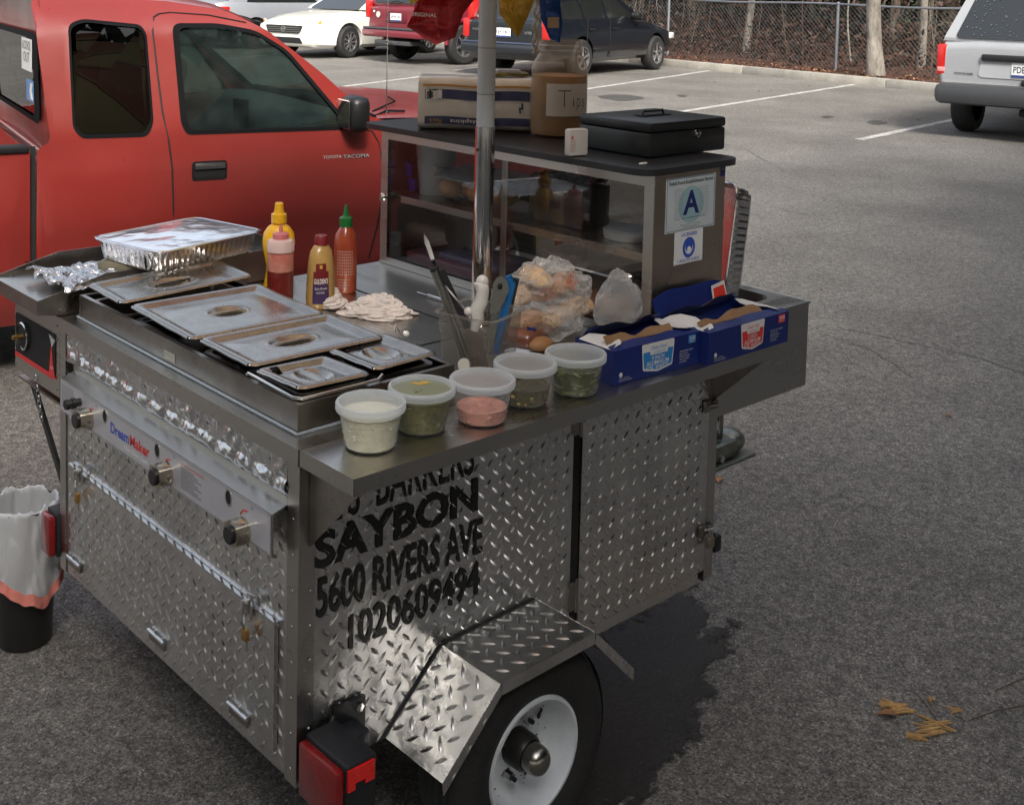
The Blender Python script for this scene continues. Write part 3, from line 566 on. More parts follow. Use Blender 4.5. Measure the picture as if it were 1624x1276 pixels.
mb = MB(); mb.box(4.45, 4.66, -.83, -.70, .58, .70, LENSC, M, bev=.02); mb.box(4.45, 4.66, .70, .83, .58, .70, LENSC, M, bev=.02); mb.build('headlight', t, 35)
mb = MB()
for x in (1.24, 2.03): mb.box(x-.004, x+.004, -.885, -.87, .32, 1.0, SHADOW_BLACK, M)
mb.build('door_gap', t)
for x in (1.32, 2.12): mb = MB(); mb.box(x, x+.17, -.905, -.87, .80, .835, BLACK, M, bev=.008); mb.build('door_handle', t)
# silver minivan at the right
hd = R_(9); PV = paint('silver paint', (.30, .31, .325), .35, .6)
o_ = fromwheel(1537, 208, hd, .85, .80)
S = dict(paint=PV, body=[(0, .46, .9, 1.03, .90, .86), (.1, .4, .92, 1.06, .91, .86), (1.4, .3, .9, 1.06, .93, .86), (3.2, .3, .9, 1.04, .93, .86), (4.2, .3, .85, .98, .92, .78), (4.75, .35, .65, .75, .8, .6)],
         axles=(.85, 3.7), wr=.33, track=.92, gz=1.02, gw=.90, lean=.33, green=[(.02, 1.03), (.42, 1.72), (3.0, 1.76), (4.1, 1.04)], side=[[(.5, 1.08), (.65, 1.55), (1.5, 1.6), (1.5, 1.08)]],
         screens={'rear_window': (.05, 1.09, .36, 1.60, .76, .62)}, bev=.06,
         boxes=[('rear_bumper', (-.14, .35, -.915, .915, .38, .60), BUMP, .07), ('tailgate_handle', (-.05, .02, -.46, .46, .86, .93), BLACK, .015), ('gate_latch', (-.04, .02, -.16, .06, .61, .68), BLACK, .02), ('tow_eye', (.1, .5, -.2, .1, .28, .36), SHADOW_BLACK, .02)])
t, M, b = car('silver_minivan', 'silver minivan with grey bumper and snowy marks on its rear window', o_, hd, S, group=None)
FR = M @ fr((-.006, 0, 0), (0, -1, 0), (0, 0, 1))
mb = MB(); mb.prism(roundpoly([(-.5, .68), (.5, .68), (.46, .88), (-.46, .88)], .06), .004, mat('silver recess', (.36, .37, .39), .45), FR); mb.build('plate_recess', t)
plate(t, M @ fr((-.014, .16, .70), (0, -1, 0), (0, 0, 1)), 'PDE\u20227614')
mb = MB(); mb.box(.0, .14, .82, .935, .68, 1.02, LENSR, M, bev=.025); mb.box(-.003, .02, .84, .92, .72, .77, mat('pink lens', (.6, .25, .25), .3), M, bev=.006); mb.build('tail_light', t, 35)
mb = MB(); mb.box(.0, .14, -.935, -.82, .68, 1.02, LENSR, M, bev=.025); mb.build('tail_light', t, 35)
mb = MB(); mb.box(-.012, .004, -.86, .86, .60, .612, CHROME, M); mb.text('VOYAGER', .2, .022, BLACK, FR @ Matrix.Translation((-.74, .70, .004)), .02); mb.build('trim_strip', t)
mb = MB(); rr = random.Random(3); FRG = M @ fr((.05, 0, 1.09), (0, -1, 0), (.31, 0, .51))
for k in range(150):
    x, y = rr.uniform(-.66, .66), rr.uniform(.03, .54)
    if rr.random() < .55: x = rr.choice((-1, 1))*rr.uniform(.45, .64) if rr.random() < .5 else x; y = y if abs(x) > .5 else rr.choice((rr.uniform(.02, .12), rr.uniform(.45, .55)))
    mb.sphere((x, y, .016), rr.uniform(.003, .012), mat('window speck', (.06, .08, .09), .6), 6, sz=.15, M=FRG)
mb.build('window_specks', t, kind='stuff')
# ------------------------------------------------------------------ the food cart
L_, W_, B_ = 1.106, .933, .228
cart = thing('food_cart', 'stainless steel and tread plate food cart trailer in the foreground', 'food cart', (.5, .45, GZ))
def part(mb, name, parent=cart, smooth=30): return mb.build(name, parent, smooth)
mb = MB(); CORE = mat('cart core', (.05, .05, .05), .6)
mb.box(.012, L_-.012, .012, W_-.012, B_+.02, H-.03, CORE); part(mb, 'carcass')
SIDE = fr((0, 0, 0), (1, 0, 0), (0, 0, 1)); FRT = fr((0, 0, 0), (0, -1, 0), (0, 0, 1))
# counter top with folded front lip
mb = MB(); mb.box(-.004, L_+.002, 0, W_+.004, H-.004, H, STEELY); mb.box(-.006, -.002, -.001, W_+.004, H-.028, H+.0005, STEELY); mb.box(-.004, L_, -.002, .0005, H-.02, H-.0045, STEEL)
part(mb, 'counter')
mb = MB(); mb.box(-.003, 1.105, -.146, -.0035, H-.003, H+.0006, STEEL); mb.box(-.003, 1.105, -.148, -.1455, H-.0265, H+.0012, STEEL)
mb.box(-.0045, -.0015, -.147, -.004, H-.026, H+.0011, STEELY); mb.box(1.1035, 1.106, -.147, -.004, H-.026, H+.0011, STEEL); part(mb, 'side_shelf')
for x, zl in ((.016, .625), (1.085, .63)):
    mb = MB(); mb.prism([(-.004, H-.028), (-.140, H-.028), (-.004, zl)], .003, DSTEEL, fr((x, 0, 0), (0, 1, 0), (0, 0, 1))); part(mb, 'shelf_bracket')
RV = mat('rivet', (.45, .44, .42), .3, 1)
mb = MB()
for k in range(9): mb.lathe([(.0028, 0), (.002, .0012), (.0001, .0014)], RV, SIDE @ Matrix.Translation((.020, .26+k*.058, .0042)), 8, cap=False) if k not in (6,) else None
for k in range(8): mb.lathe([(.0028, 0), (.002, .0012), (.0001, .0014)], RV, FRT @ Matrix.Translation((-.014, .25+k*.06, .0034)), 8, cap=False)
part(mb, 'post_rivets')
# corner posts
for x0, x1, y0, y1, m in ((-.003, .030, -.002, .032, STEELY), (-.003, .012, W_-.026, W_+.003, STEELY), (1.078, L_+.002, -.004, .03, STEEL), (1.08, L_+.002, W_-.03, W_, STEEL)):
    mb = MB(); mb.box(x0, x1, y0, y1, B_-.004, H-.0285, m); part(mb, 'corner_post')
# tread plate panels
SIDE = fr((0, 0, 0), (1, 0, 0), (0, 0, 1))       # z axis = -y
FRT = fr((0, 0, 0), (0, -1, 0), (0, 0, 1))       # z axis = -x ; local x = -y
def plate_panel(name, M, poly, off, holes=(), **k):
    mb = MB(); M2 = M @ Matrix.Translation((0, 0, off)); mb.prism(poly, .003, PLATE, M2 @ Matrix.Translation((0, 0, -.003))); lugs(mb, poly, M2, PLATE, **k); return mb
arch = [(.14, B_), (.307, .487), (.545, .492), (.66, B_)]
mb = plate_panel('side_panel', SIDE, [(.0305, B_+.004), (.643, B_+.004), (.643, H-.03), (.0305, H-.03)], .001); side = part(mb, 'side_panel')
def words(mb, txt, x0, x1, z0, z1, bold, dz=0, z=.0028):
    mb.text(txt, x1-x0, z1-z0, INK, SIDE @ Matrix(((1, 0, 0, x0), (dz, 1, 0, z0), (0, 0, 1, z), (0, 0, 0, 1))), bold)
mb = MB(); words(mb, "E'S  BARKERS", .06, .377, .652, .728, .004); words(mb, 'SAYBON', .028, .388, .580, .643, .035, dz=.0); words(mb, '5600 RIVERS AVE', .034, .402, .497, .566, .022); words(mb, '1020609494', .100, .398, .420, .484, .022); part(mb, 'lettering', side, None)
mb = MB(); mb.box(.644, .664, -.0005, .0, B_+.01, H-.03, SHADOW_BLACK); part(mb, 'door_gap')
mb = plate_panel('side_door', SIDE, [(.666, B_+.022), (1.077, B_+.022), (1.077, H-.03), (.666, H-.03)], .004); door = part(mb, 'side_door')
mb = plate_panel('skirt', SIDE, [(.655, B_-.004), (1.06, B_-.004), (1.06, B_+.019), (.655, B_+.019)], .001); part(mb, 'lower_skirt')
mb = MB(); mb.box(.640, .655, -.006, 0, B_+.075, B_+.135, DSTEEL); mb.cyl((.658, -.006, B_+.07), (.658, -.006, B_+.14), .004, DSTEEL, 10); part(mb, 'hinge', door)
mb = MB(); mb.box(.640, .655, -.006, 0, .66, .73, DSTEEL); mb.cyl((.658, -.006, .655), (.658, -.006, .735), .004, DSTEEL, 10); part(mb, 'hinge', door)
def latch(x, z, lock=True):
    mb = MB(); mb.box(x-.03, x-.008, -.012, -.005, z-.012, z+.014, DSTEEL, bev=.002); mb.box(x-.006, x+.016, -.014, -.006, z-.008, z+.01, DSTEEL, bev=.002)
    mb.tube([(x-.02, -.014, z+.004), (x-.005, -.024, z+.008), (x+.012, -.015, z+.002)], .003, CHROME, 8); lt = part(mb, 'latch', door)
    if lock:
        mb = MB(); mb.box(x-.012, x+.008, -.024, -.012, z-.038, z-.014, mat('padlock brass grey', (.33, .29, .22), .35, .9), bev=.003); mb.tube([(x-.008, -.018, z-.015), (x-.008, -.018, z), (x+.004, -.018, z), (x+.004, -.018, z-.015)], .002, CHROME, 8); part(mb, 'padlock', door)
latch(1.080, .345); latch(1.082, .625, False)
# control end
PLATE_ = PLATE; PLATE = mat('crinkled tread plate', (.70, .70, .70), .24, 1, var=.15, vs=9, bump=.2, bs=55, dist=.004); mb = plate_panel('front_panel', FRT, [(-W_+.028, .7005), (-.033, .7005), (-.033, H-.028), (-W_+.028, H-.028)], .0, L=.022)
def crinkle(u, v):      # crinkled band with a row of pressed louvres
    y = -.903+u*.868; z = .7015+v*(H-.029-.7015); q = (u*13.6) % 1; lv = math.sin(math.pi*q)**.6*math.sin(math.pi*min(1, v/.42))**.7 if v < .42 else 0
    return (y, z, .0022+.0038*noise.noise(Vector((y*52, z*52, 3)))+.0014*noise.noise(Vector((y*120, z*120, 5)))+.0060*lv)
mb.grid(330, 30, crinkle, PLATE, FRT)
part(mb, 'upper_front_panel'); PLATE = PLATE_
mb = plate_panel('front_panel', FRT, [(-W_+.028, B_-.002), (-.033, B_-.002), (-.033, .675), (-W_+.028, .675)], .0, holes=[[(-.9, .43), (-.03, .43), (-.03, .5), (-.9, .5)]] if 0 else ()); part(mb, 'front_panel')
mb = plate_panel('front_door', FRT, [(-.878, B_+.03), (-.062, B_+.03), (-.062, .475), (-.878, .475)], .0045); fdoor = part(mb, 'front_door')
mb = MB(); mb.box(-.882, -.060, .4755, .480, .001, .009, CHROME, FRT); mb.box(-.0605, -.0575, B_+.03, .48, .001, .009, CHROME, FRT); part(mb, 'edge_trim', fdoor)
for yy in (.85, .47, .17):
    mb = MB(); mb.box(-yy-.03, -yy+.03, B_+.028, B_+.046, .005, .009, DSTEEL, FRT); mb.cyl(FRT @ Vector((-yy-.032, B_+.045, .010)), FRT @ Vector((-yy+.032, B_+.045, .010)), .004, CHROME, 10); part(mb, 'hinge', fdoor)
for yy in (.815, .135):
    mb = MB(); mb.box(-yy-.007, -yy+.007, .455, .498, .006, .012, CHROME, FRT, bev=.002); mb.box(-yy-.004, -yy+.004, .462, .49, .012, .026, CHROME, FRT, bev=.002); lt = part(mb, 'hasp', fdoor)
    mb = MB(); mb.tube([FRT @ Vector((-yy, .478, .02)), FRT @ Vector((-yy+.008, .455, .024)), FRT @ Vector((-yy+.004, .437, .02)), FRT @ Vector((-yy-.006, .450, .022))], .0016, CHROME, 6); mb.box(-yy-.008, -yy+.008, .418, .44, .012, .022, mat('brass', (.5, .3, .1), .3, .9), FRT, bev=.003); mb.box(-yy-.003, -yy+.003, .398, .42, .013, .017, CHROME, FRT); part(mb, 'padlock', fdoor)
# control box
y0, y1 = .035, .867; CX = -.030; STK = mat('control label', (.52, .51, .54), .35, .3, var=.12, vs=6)
mb = MB(); sec = [(.0, .700), (-.0015, .700), (-.0015, .6865), (CX, .678), (CX, .606), (CX+.01, .602), (CX+.01, .606), (CX+.003, .609), (CX+.003, .675), (0, .684)]
mb.prism([(x, z) for x, z in sec], y1-y0, STEELY, Matrix(((1, 0, 0, 0), (0, 0, 1, y0), (0, 1, 0, 0), (0, 0, 0, 1)))); cb = part(mb, 'control_box')
CF = fr((CX-.0008, 0, 0), (0, -1, 0), (0, 0, 1))
mb = MB(); mb.prism([(-y1+.002, .609), (-y0-.003, .609), (-y0-.003, .6755), (-y1+.002, .6755)], .0009, STK, CF); G = mat('grey print', (.12, .12, .13), .5); RD = mat('red print', (.6, .03, .03), .4); BL = mat('blue print', (.03, .08, .42), .4)
mb.box(-y1+.004, -y0-.005, .6735, .6742, .001, .0012, G, CF); mb.box(-y1+.004, -y0-.005, .6105, .6112, .001, .0012, G, CF)
tz = Matrix.Translation((0, 0, .0011))
mb.text('Dream', .080, .022, BL, CF @ tz @ Matrix.Translation((-.622, .634, 0)), .03); mb.text('Maker', .082, .022, RD, CF @ tz @ Matrix.Translation((-.538, .634, 0)), .03); mb.text('Hot Dog Cart', .098, .012, WHITE, CF @ tz @ Matrix.Translation((-.560, .6165, 0)), .02)
mb.text('BEFORE LIGHTING BURNERS', .085, .004, RD, CF @ tz @ Matrix.Translation((-.335, .663, 0)))
for k in range(9): mb.box(-.335, -.335+.05+.012*((k*7) % 3), .657-k*.0045, .6585-k*.0045, .001, .0013, G, CF)
for k in range(10): mb.box(-.860, -.860+.062, .667-k*.0052, .6685-k*.0052, .001, .0013, G, CF)
for yy in (.648, .425, .168): # pilot holes, red arc, knob
    mb.lathe([(.0001, .0012), (.0095, .0012)], SHADOW_BLACK, CF @ Matrix.Translation((-yy, .660, 0)) @ Matrix.Diagonal((.9, 1.3, 1, 1)), 20, cap=False); mb.lathe([(.0095, .001), (.0095, .002), (.0115, .002), (.0115, .001)], STEEL, CF @ Matrix.Translation((-yy, .660, 0)) @ Matrix.Diagonal((.9, 1.25, 1, 1)), 20, cap=False)
for yy in (.700, .372, .105):
    mb.tube([CF @ Vector((-yy+.022*math.cos(a)-.004, .636+.022*math.sin(a), .0015)) for a in [1.5+k*.15 for k in range(9)]], .0012, RD, 5); mb.text('ON', .008, .005, BL, CF @ tz @ Matrix.Translation((-yy+.008, .666, 0)))
part(mb, 'control_label', cb, None)
KNB = mat('knob metal', (.55, .50, .40), .25, 1, var=.3, vs=30)
for yy, zz in ((.722, .634), (.385, .630), (.118, .622)):
    M = CF @ Matrix.Translation((-yy, zz, 0)) @ Matrix.Diagonal((1.15, 1.15, 1.15, 1)); mb = MB(); mb.lathe([(.0195, .001), (.0195, .006), (.018, .010), (.0165, .018), (.014, .024), (.0, .024)], KNB, M, 28, cap=False); mb.prism(rrect(-.0175, .0175, -.016, .016, .008), .022, KNB, M @ Matrix.Translation((0, 0, .002)))
    mb.lathe([(.0125, .024), (.0125, .0275), (.011, .029), (.0001, .029)], BLACK, M @ Matrix.Diagonal((1, 1.08, 1, 1)), 24, cap=False); part(mb, 'knob', cb, 35)
M = CF @ Matrix.Translation((-.765, .655, 0)); mb = MB(); mb.lathe([(.008, 0), (.008, .012), (.0115, .013), (.0115, .02), (.009, .021), (.009, .026), (.011, .027), (.010, .034), (.0001, .035)], BLACK, M, 20, cap=False); part(mb, 'igniter_button', cb, 35)
# fender, wheel, axle
FP = [(.178, .236), (.307, .357), (.545, .363), (.66, .250)]; fy0, fy1 = -.0012, -.155
mb = MB()
for a, b in zip(FP, FP[1:]):
    A, Bv = Vector((a[0], fy0, a[1])), Vector((b[0], fy0, b[1])); d = (Bv-A); Ld = d.length; M = fr(A, d, (0, -1, 0), None); zax = M.to_3x3() @ Vector((0, 0, 1))
    if zax.z < 0: M = fr(A+Vector((0, fy1, 0)), d, (0, 1, 0))
    g = .0012; mb.prism([(g, 0), (Ld-g, 0), (Ld-g, -fy1+fy0), (g, -fy1+fy0)], .002, PLATE, M @ Matrix.Translation((0, 0, -.002))); lugs(mb, [(g, .002), (Ld-g, .002), (Ld-g, -fy1+fy0), (g, -fy1+fy0)], M, PLATE, a=.0265, L=.0275, wd=.0078, h=.0021, ox=.008, oy=.006)
    F = fr((a[0], fy1+.0018, a[1]), (b[0]-a[0], 0, b[1]-a[1]), (0, 0, 1)); dz = Vector((b[0]-a[0], b[1]-a[1])).normalized()
    q = [(a[0]+dz.x*.003, a[1]+dz.y*.003-.0005), (b[0]-dz.x*.001, b[1]-dz.y*.001-.0005), (b[0]-dz.x*.001+.004*dz.y, b[1]-.022), (a[0]+dz.x*.003+.004*dz.y, a[1]-.022)]
    Q = fr((0, fy1, 0), (1, 0, 0), (0, 0, 1)); mb.prism(q, .002, PLATE, Q); lugs(mb, q, Q @ Matrix.Translation((0, 0, .002)), PLATE, a=.024, L=.017, wd=.004, h=.001)
part(mb, 'fender')
mb = MB(); mb.tube([(.178, -.004, .238), (.307, -.004, .359), (.545, -.004, .365)], .0014, SHADOW_BLACK, 5); part(mb, 'fender_seam')
WCX, WCZ, WR = .423, GZ+.196, .196; WY = -.015
WM = fr((WCX, WY, WCZ), (1, 0, 0), (0, 0, 1))      # local z = -y, outwards
mb = MB(); mb.lathe([(.103, .01), (.15, .0), (.185, .012), (.196, .03), (.197, .06), (.196, .09), (.186, .108), (.165, .121), (.135, .122), (.112, .114), (.106, .108)], RUBBER, WM, 56, cap=False)
for k in range(4): mb.lathe([(.1975, .035+k*.018), (.1985, .037+k*.018), (.1985, .045+k*.018), (.1975, .047+k*.018)], RUBBER, WM, 56, cap=False)
wh = part(mb, 'wheel')
RW = mat('white rim paint', (.66, .70, .74), .35, var=.12, vs=30, coat=.3)
mb = MB(); mb.lathe([(.108, .105), (.111, .112), (.109, .118), (.104, .118), (.1, .110), (.096, .095), (.090, .070), (.082, .058), (.070, .054), (.058, .060), (.050, .064), (.030, .064), (.001, .064)], RW, WM, 56, cap=False); rim = part(mb, 'rim', wh, 50)
mb = MB()
for k in range(4):
    a = math.pi/2*k+.45; M = WM @ Matrix.Rotation(a, 4, 'Z') @ Matrix.Translation((.078, 0, .0585)) @ Matrix.Rotation(.3, 4, 'Y'); mb.prism(roundpoly([(-.010, -.0035), (.016, -.0035), (.016, .0035), (-.010, .0035)], .0034), .002, SHADOW_BLACK, M); mb.lathe([(.0001, .0021), (.0055, .0021), (.0055, 0)], SHADOW_BLACK, M @ Matrix.Translation((-.010, 0, 0)), 12, cap=False)
part(mb, 'rim_slot', rim)
rr = random.Random(6); mb = MB()
for k in range(26):
    a, r = rr.uniform(0, 6.28), rr.uniform(.05, .092); zz_ = .0605 if r < .07 else .0605+(r-.07)*.42; mb.sphere((r*math.cos(a), r*math.sin(a), zz_), rr.uniform(.0006, .0022), mat('brake grime', (.06, .05, .045), .8), 6, rr.uniform(.5, 1.6), 1, .3, WM)
o = part(mb, 'grime', rim); o['kind'] = 'stuff'
for k in range(4):
    a = math.pi/2*k+math.pi/4+.35; mb = MB(); M = WM @ Matrix.Rotation(a, 4, 'Z') @ Matrix.Translation((.050, 0, .060)); mb.lathe([(.0115, 0), (.0105, .006), (.0085, .009), (.0085, .020), (.0001, .021)], CHROME, M, 6, cap=False); mb.lathe([(.0045, .02), (.0045, .028), (.0001, .0285)], SHADOW_BLACK, M, 8, cap=False); part(mb, 'lug_nut', wh)
mb = MB(); mb.lathe([(.034, .055), (.033, .095), (.029, .103), (.028, .105)], mat('greasy hub', (.03, .028, .026), .35, .5), WM, 28, cap=False); mb.lathe([(.026, .10), (.0265, .118), (.025, .128), (.019, .136), (.010, .140), (.0001, .141)], mat('hub cap', (.36, .35, .31), .25, 1), WM, 28, cap=False); part(mb, 'hub', wh, 35)
mb = MB(); mb.cyl((WCX, -.02, WCZ), (WCX, W_+.02, WCZ), .022, BLACK, 12); mb.box(.05, 1.08, .10, .14, .18, .215, BLACK); mb.box(.05, 1.08, .79, .83, .18, .215, BLACK); part(mb, 'chassis')
mb = MB(); W2 = fr((WCX, W_+.015, WCZ), (-1, 0, 0), (0, 0, 1)); mb.lathe([(.103, .01), (.15, .0), (.185, .012), (.196, .03), (.196, .09), (.186, .108), (.165, .121), (.112, .114), (.0001, .06)], RUBBER, W2, 40, cap=False); part(mb, 'wheel')
# tail lamps
RL = mat('tail lamp lens', (.22, .004, .004), .12, coat=1, var=.4, vs=50, bump=.3, bs=150, dist=.003); REFL = mat('red reflector', (.85, .012, .008), .25, coat=1, bump=.3, bs=300)
def lamp(ox, oy, oz, sg=1):
    M = Matrix.Translation((ox, oy, oz)); HS = mat('lamp housing', (.015, .016, .019), .45)
    mb = MB(); a, b = (-.112, 0) if sg > 0 else (0, .055)
    mb.box(-.045, .015, a, b, -.10, 0, HS, M, bev=.004); mb.box(.012, .055, a*.4+b*.6 if sg > 0 else 0, b, -.06, -.012, HS, M, bev=.006); lo_ = part(mb, 'tail_lamp')
    mb = MB(); mb.box(-.062, -.0455, a+.003, b-.003, -.096, -.006, RL, M, bev=.005); part(mb, 'lens', lo_)
    if sg > 0: mb = MB(); mb.box(-.044, .008, a-.004, a-.0003, -.030, -.006, REFL, M); mb.box(-.044, -.030, a-.004, a-.0003, -.040, -.0301, REFL, M); mb.box(-.010, .008, a-.004, a-.0003, -.038, -.0301, REFL, M); part(mb, 'side_reflector', lo_, None)
lamp(.055, -.010, .318); lamp(.035, W_+.004, .345, -1)
mb = MB(); mb.box(.07, .13, -.012, -.003, .27, .335, BLACK); mb.lathe([(.008, 0), (.008, .006), (.0001, .007)], CHROME, fr((.115, -.012, .322), (1, 0, 0), (0, 0, 1)), 6, cap=False); part(mb, 'lamp_bracket')
# sink block at the far end
sx0, sx1, sy1, sz0 = L_+.003, 1.463, .50, .588
mb = MB(); bas = rrect(1.20, 1.425, .07, .44, .05, 6)
skin(mb, [(sx0, .0), (sx1, 0), (sx1, sy1), (sx0, sy1)], [bas], lambda x, y: (x, y, H+.004), STEEL, .08)
vs = [(x, y, H+.004) for x, y in bas]; n = len(bas); cxb, cyb = 1.3125, .255; v2 = [(cxb+(x-cxb)*.97, cyb+(y-cyb)*.98, H-.02) for x, y in bas]; v3 = [(cxb+(x-cxb)*.93, cyb+(y-cyb)*.95, H-.13) for x, y in bas]
mb.add(vs+v2+v3, [(i, (i+1) % n, n+(i+1) % n, n+i) for i in range(n)]+[(n+i, n+(i+1) % n, 2*n+(i+1) % n, 2*n+i) for i in range(n)]+[tuple(range(2*n, 3*n))], DSTEEL)
mb.box(sx0, sx1, -.001, .001, sz0, H+.003, STEEL); mb.box(sx1-.002, sx1, .0011, sy1, sz0, H+.003, STEEL); mb.box(sx0, sx1-.0021, sy1-.002, sy1, sz0, H+.003, STEEL); mb.box(sx0, sx1-.0021, .0011, sy1-.0021, sz0, sz0+.002, STEEL)
mb.tube([(sx0, -.003, H+.002), (sx1, -.003, H+.002), (sx1+.002, sy1, H+.002)], .003, STEEL, 8); part(mb, 'sink_unit')
# drawbar with coupler
CP = mat('coupler zinc', (.30, .31, .27), .4, .9, var=.4, vs=20); un_ = un
ZC = Matrix.Translation((0, 0, .045)); mb = MB(); mb.box(1.09, 1.50, .26, .32, .235, .285, CP, ZC, bev=.004); mb.box(1.36, 1.56, .245, .335, .262, .31, CP, ZC, bev=.014); mb.sphere((1.575, .29, .29), .042, CP, 16, 1.1, 1, .75, ZC); mb.box(1.36, 1.62, .232, .348, .252, .262, CP, ZC, bev=.003)
for x in (1.40, 1.46): mb.cyl((x, .232, .330), (x, .225, .330), .009, CHROME, 6)
cpl = part(mb, 'coupler'); mb = MB(); mb.box(1.49, 1.53, .275, .305, .31, .40, CP, ZC, bev=.004); mb.box(1.44, 1.5, .26, .32, .305, .318, CP, ZC, bev=.003); mb.tube([(1.50, .27, .375), (1.485, .262, .415), (1.495, .27, .445)], .004, CHROME, 6); part(mb, 'coupler_latch', cpl)
mb = MB(); mb.tube([(1.36, .25, .29), (1.33, .24, .22), (1.37, .24, .165), (1.43, .235, .15), (1.45, .235, .12)], .006, BLACK, 8); mb.box(1.44, 1.47, .225, .25, .085, .13, BLACK, bev=.006); part(mb, 'wiring_plug', cpl, 50)
# griddle hung on the left side
gy0, gy1, gx1 = W_+.012, 1.205, .60
mb = MB(); mb.box(.0, gx1, gy0, gy1-.002, .605, .785, STEELY); gr = part(mb, 'griddle')
mb = MB(); GX = fr((0, 0, 0), (0, -1, 0), (0, 0, 1))
mb.box(-gy1+.012, -gy0-.022, .648, .742, .0005, .003, SHADOW_BLACK, GX); mb.box(-gy1+.012, -gy0-.022, .640, .650, .003, .0042, RD, GX); mb.prism([(-.995, .645), (-.965, .645), (-.975, .675), (-.982, .715), (-.99, .675)], .0012, RD, GX @ Matrix.Translation((0, 0, .0032)))
mb.prism([(-.995, .738), (-.962, .730), (-.978, .712)], .001, STK, GX @ Matrix.Translation((0, 0, .0032))); mb.text('HOT', .016, .006, WHITE, GX @ Matrix.Translation((-.985, .662, .0046)))
part(mb, 'control_plate', gr, None)
mb = MB(); mb.lathe([(.033, 0), (.033, .004), (.030, .006), (.0001, .006)], SHADOW_BLACK, GX @ Matrix.Translation((-1.135, .70, .003)), 24, cap=False); mb.lathe([(.030, .006), (.033, .008), (.030, .010)], CHROME, GX @ Matrix.Translation((-1.135, .70, .003)), 24, cap=False); mb.lathe([(.006, .006), (.005, .03), (.0001, .03)], mat('brass', (.5, .3, .1), .3, .9), GX @ Matrix.Translation((-1.135, .70, .003)), 12, cap=False); part(mb, 'knob', gr, 35)
mb = MB()
for y in (gy1-.006, gy0+.012):
    for z in (.62, .655, .735, .765): mb.lathe([(.0032, 0), (.0028, .0015), (.0001, .002)], CHROME, GX @ Matrix.Translation((-y, z, .0004)), 8, cap=False)
part(mb, 'screws', gr, 40)
tx0 = -.05
mb = MB(); side_o = [(tx0, .800), (tx0, .832), (.105, .870), (gx1+.01, .868), (gx1+.01, .792), (0, .792)]
for y in (gy0-.0045, gy1): mb.prism(side_o, .002, DSTEEL, Matrix(((1, 0, 0, 0), (0, 0, 1, y), (0, 1, 0, 0), (0, 0, 0, 1))))
mb.box(tx0-.002, tx0, gy0-.0045, gy1+.002, .800, .832, DSTEEL); mb.box(gx1+.01, gx1+.012, gy0-.0045, gy1+.002, .79, .868, DSTEEL)
mb.box(tx0, .06, gy0-.0024, gy1, .828, .831, STEELY); mb.box(.06, gx1+.01, gy0-.0024, gy1, .828, .834, mat('griddle plate', (.10, .09, .08), .35, .8, var=.5, vs=10)); part(mb, 'griddle_tray', gr)
mb = MB(); mb.box(.01, .42, W_+.02, 1.21, .578, .584, DSTEEL); mb.add([(.02, W_+.006, .36), (.02, W_+.03, .36), (.02, 1.17, .577), (.02, 1.145, .577), (.028, W_+.006, .36), (.028, W_+.03, .36), (.028, 1.17, .577), (.028, 1.145, .577)], [(0, 1, 2, 3), (4, 7, 6, 5), (0, 4, 5, 1), (1, 5, 6, 2), (2, 6, 7, 3), (3, 7, 4, 0)], BLACK); part(mb, 'folding_shelf', cart)
mb = MB()
for k in range(9):
    c = Vector((-.004, 1.075-k*.004, .615-k*.011)); pts = [c+Vector((.004*math.cos(a)*(k % 2)+.002, .004*math.cos(a)*(1-k % 2), .008*math.sin(a))) for a in [i*math.pi/4 for i in range(9)]]; mb.tube(pts, .0014, CHROME, 5)
part(mb, 'chain', gr, 50)
# steam table frame
fx0, fx1, fy0_, fy1_, fz = .028, .372, .051, .906, .841
mb = MB(); q = .010
for a in ((fx0, fx0+.0025, fy0_, fy1_), (fx1-.0025, fx1, fy0_, fy1_), (fx0+.0026, fx1-.0026, fy0_, fy0_+.0025), (fx0+.0026, fx1-.0026, fy1_-.0025, fy1_)): mb.box(*a, H+.0004, fz, DSTEEL)
mb.box(fx0+.0026, fx0+q, fy0_+.0026, fy1_-.0026, fz-.003, fz, STEELY); mb.box(fx1-q, fx1-.0026, fy0_+.0026, fy1_-.0026, fz-.003, fz, STEELY); mb.box(fx0+q+.0001, fx1-q, fy0_+.0026, fy0_+q, fz-.003, fz, STEEL); mb.box(fx0+q+.0001, fx1-q, fy1_-q, fy1_-.0026, fz-.003, fz, STEEL)
for y in (.222, .402, .655): mb.box(fx0+q, fx1-q, y-.004, y+.004, fz-.016, fz-.006, DSTEEL)
mb.box(fx0+.004, fx1-.004, fy0_+.004, fy1_-.004, H+.0006, H+.004, SHADOW_BLACK); st = part(mb, 'steam_table_frame')
mb = MB(); mb.tube([(fx0-.003, fy1_, H+.003), (fx0-.003, fy0_-.003, H+.003), (fx1, fy0_-.003, H+.003)], .0028, mat('sealant', (.28, .32, .36), .4), 8); part(mb, 'sealant_bead', st, 50)
mb = MB(); mb.box(-.512, -.470, .802, .818, .0005, .0015, mat('maker plate', (.42, .43, .36), .4, .3), fr((fx0, 0, 0), (0, -1, 0), (0, 0, 1))); part(mb, 'maker_plate', st)
mb = MB(); mb.tube([(.375, .04, H+.002), (.395, .30, H+.002)], .0012, SHADOW_BLACK, 5); part(mb, 'counter_seam')
mb = MB(); mb.box(.655, .658, .20, .90, H+.0003, H+.0016, SHADOW_BLACK); mb.box(.40, .655, .30, .302, H+.0003, H+.0014, SHADOW_BLACK); part(mb, 'counter_seam')
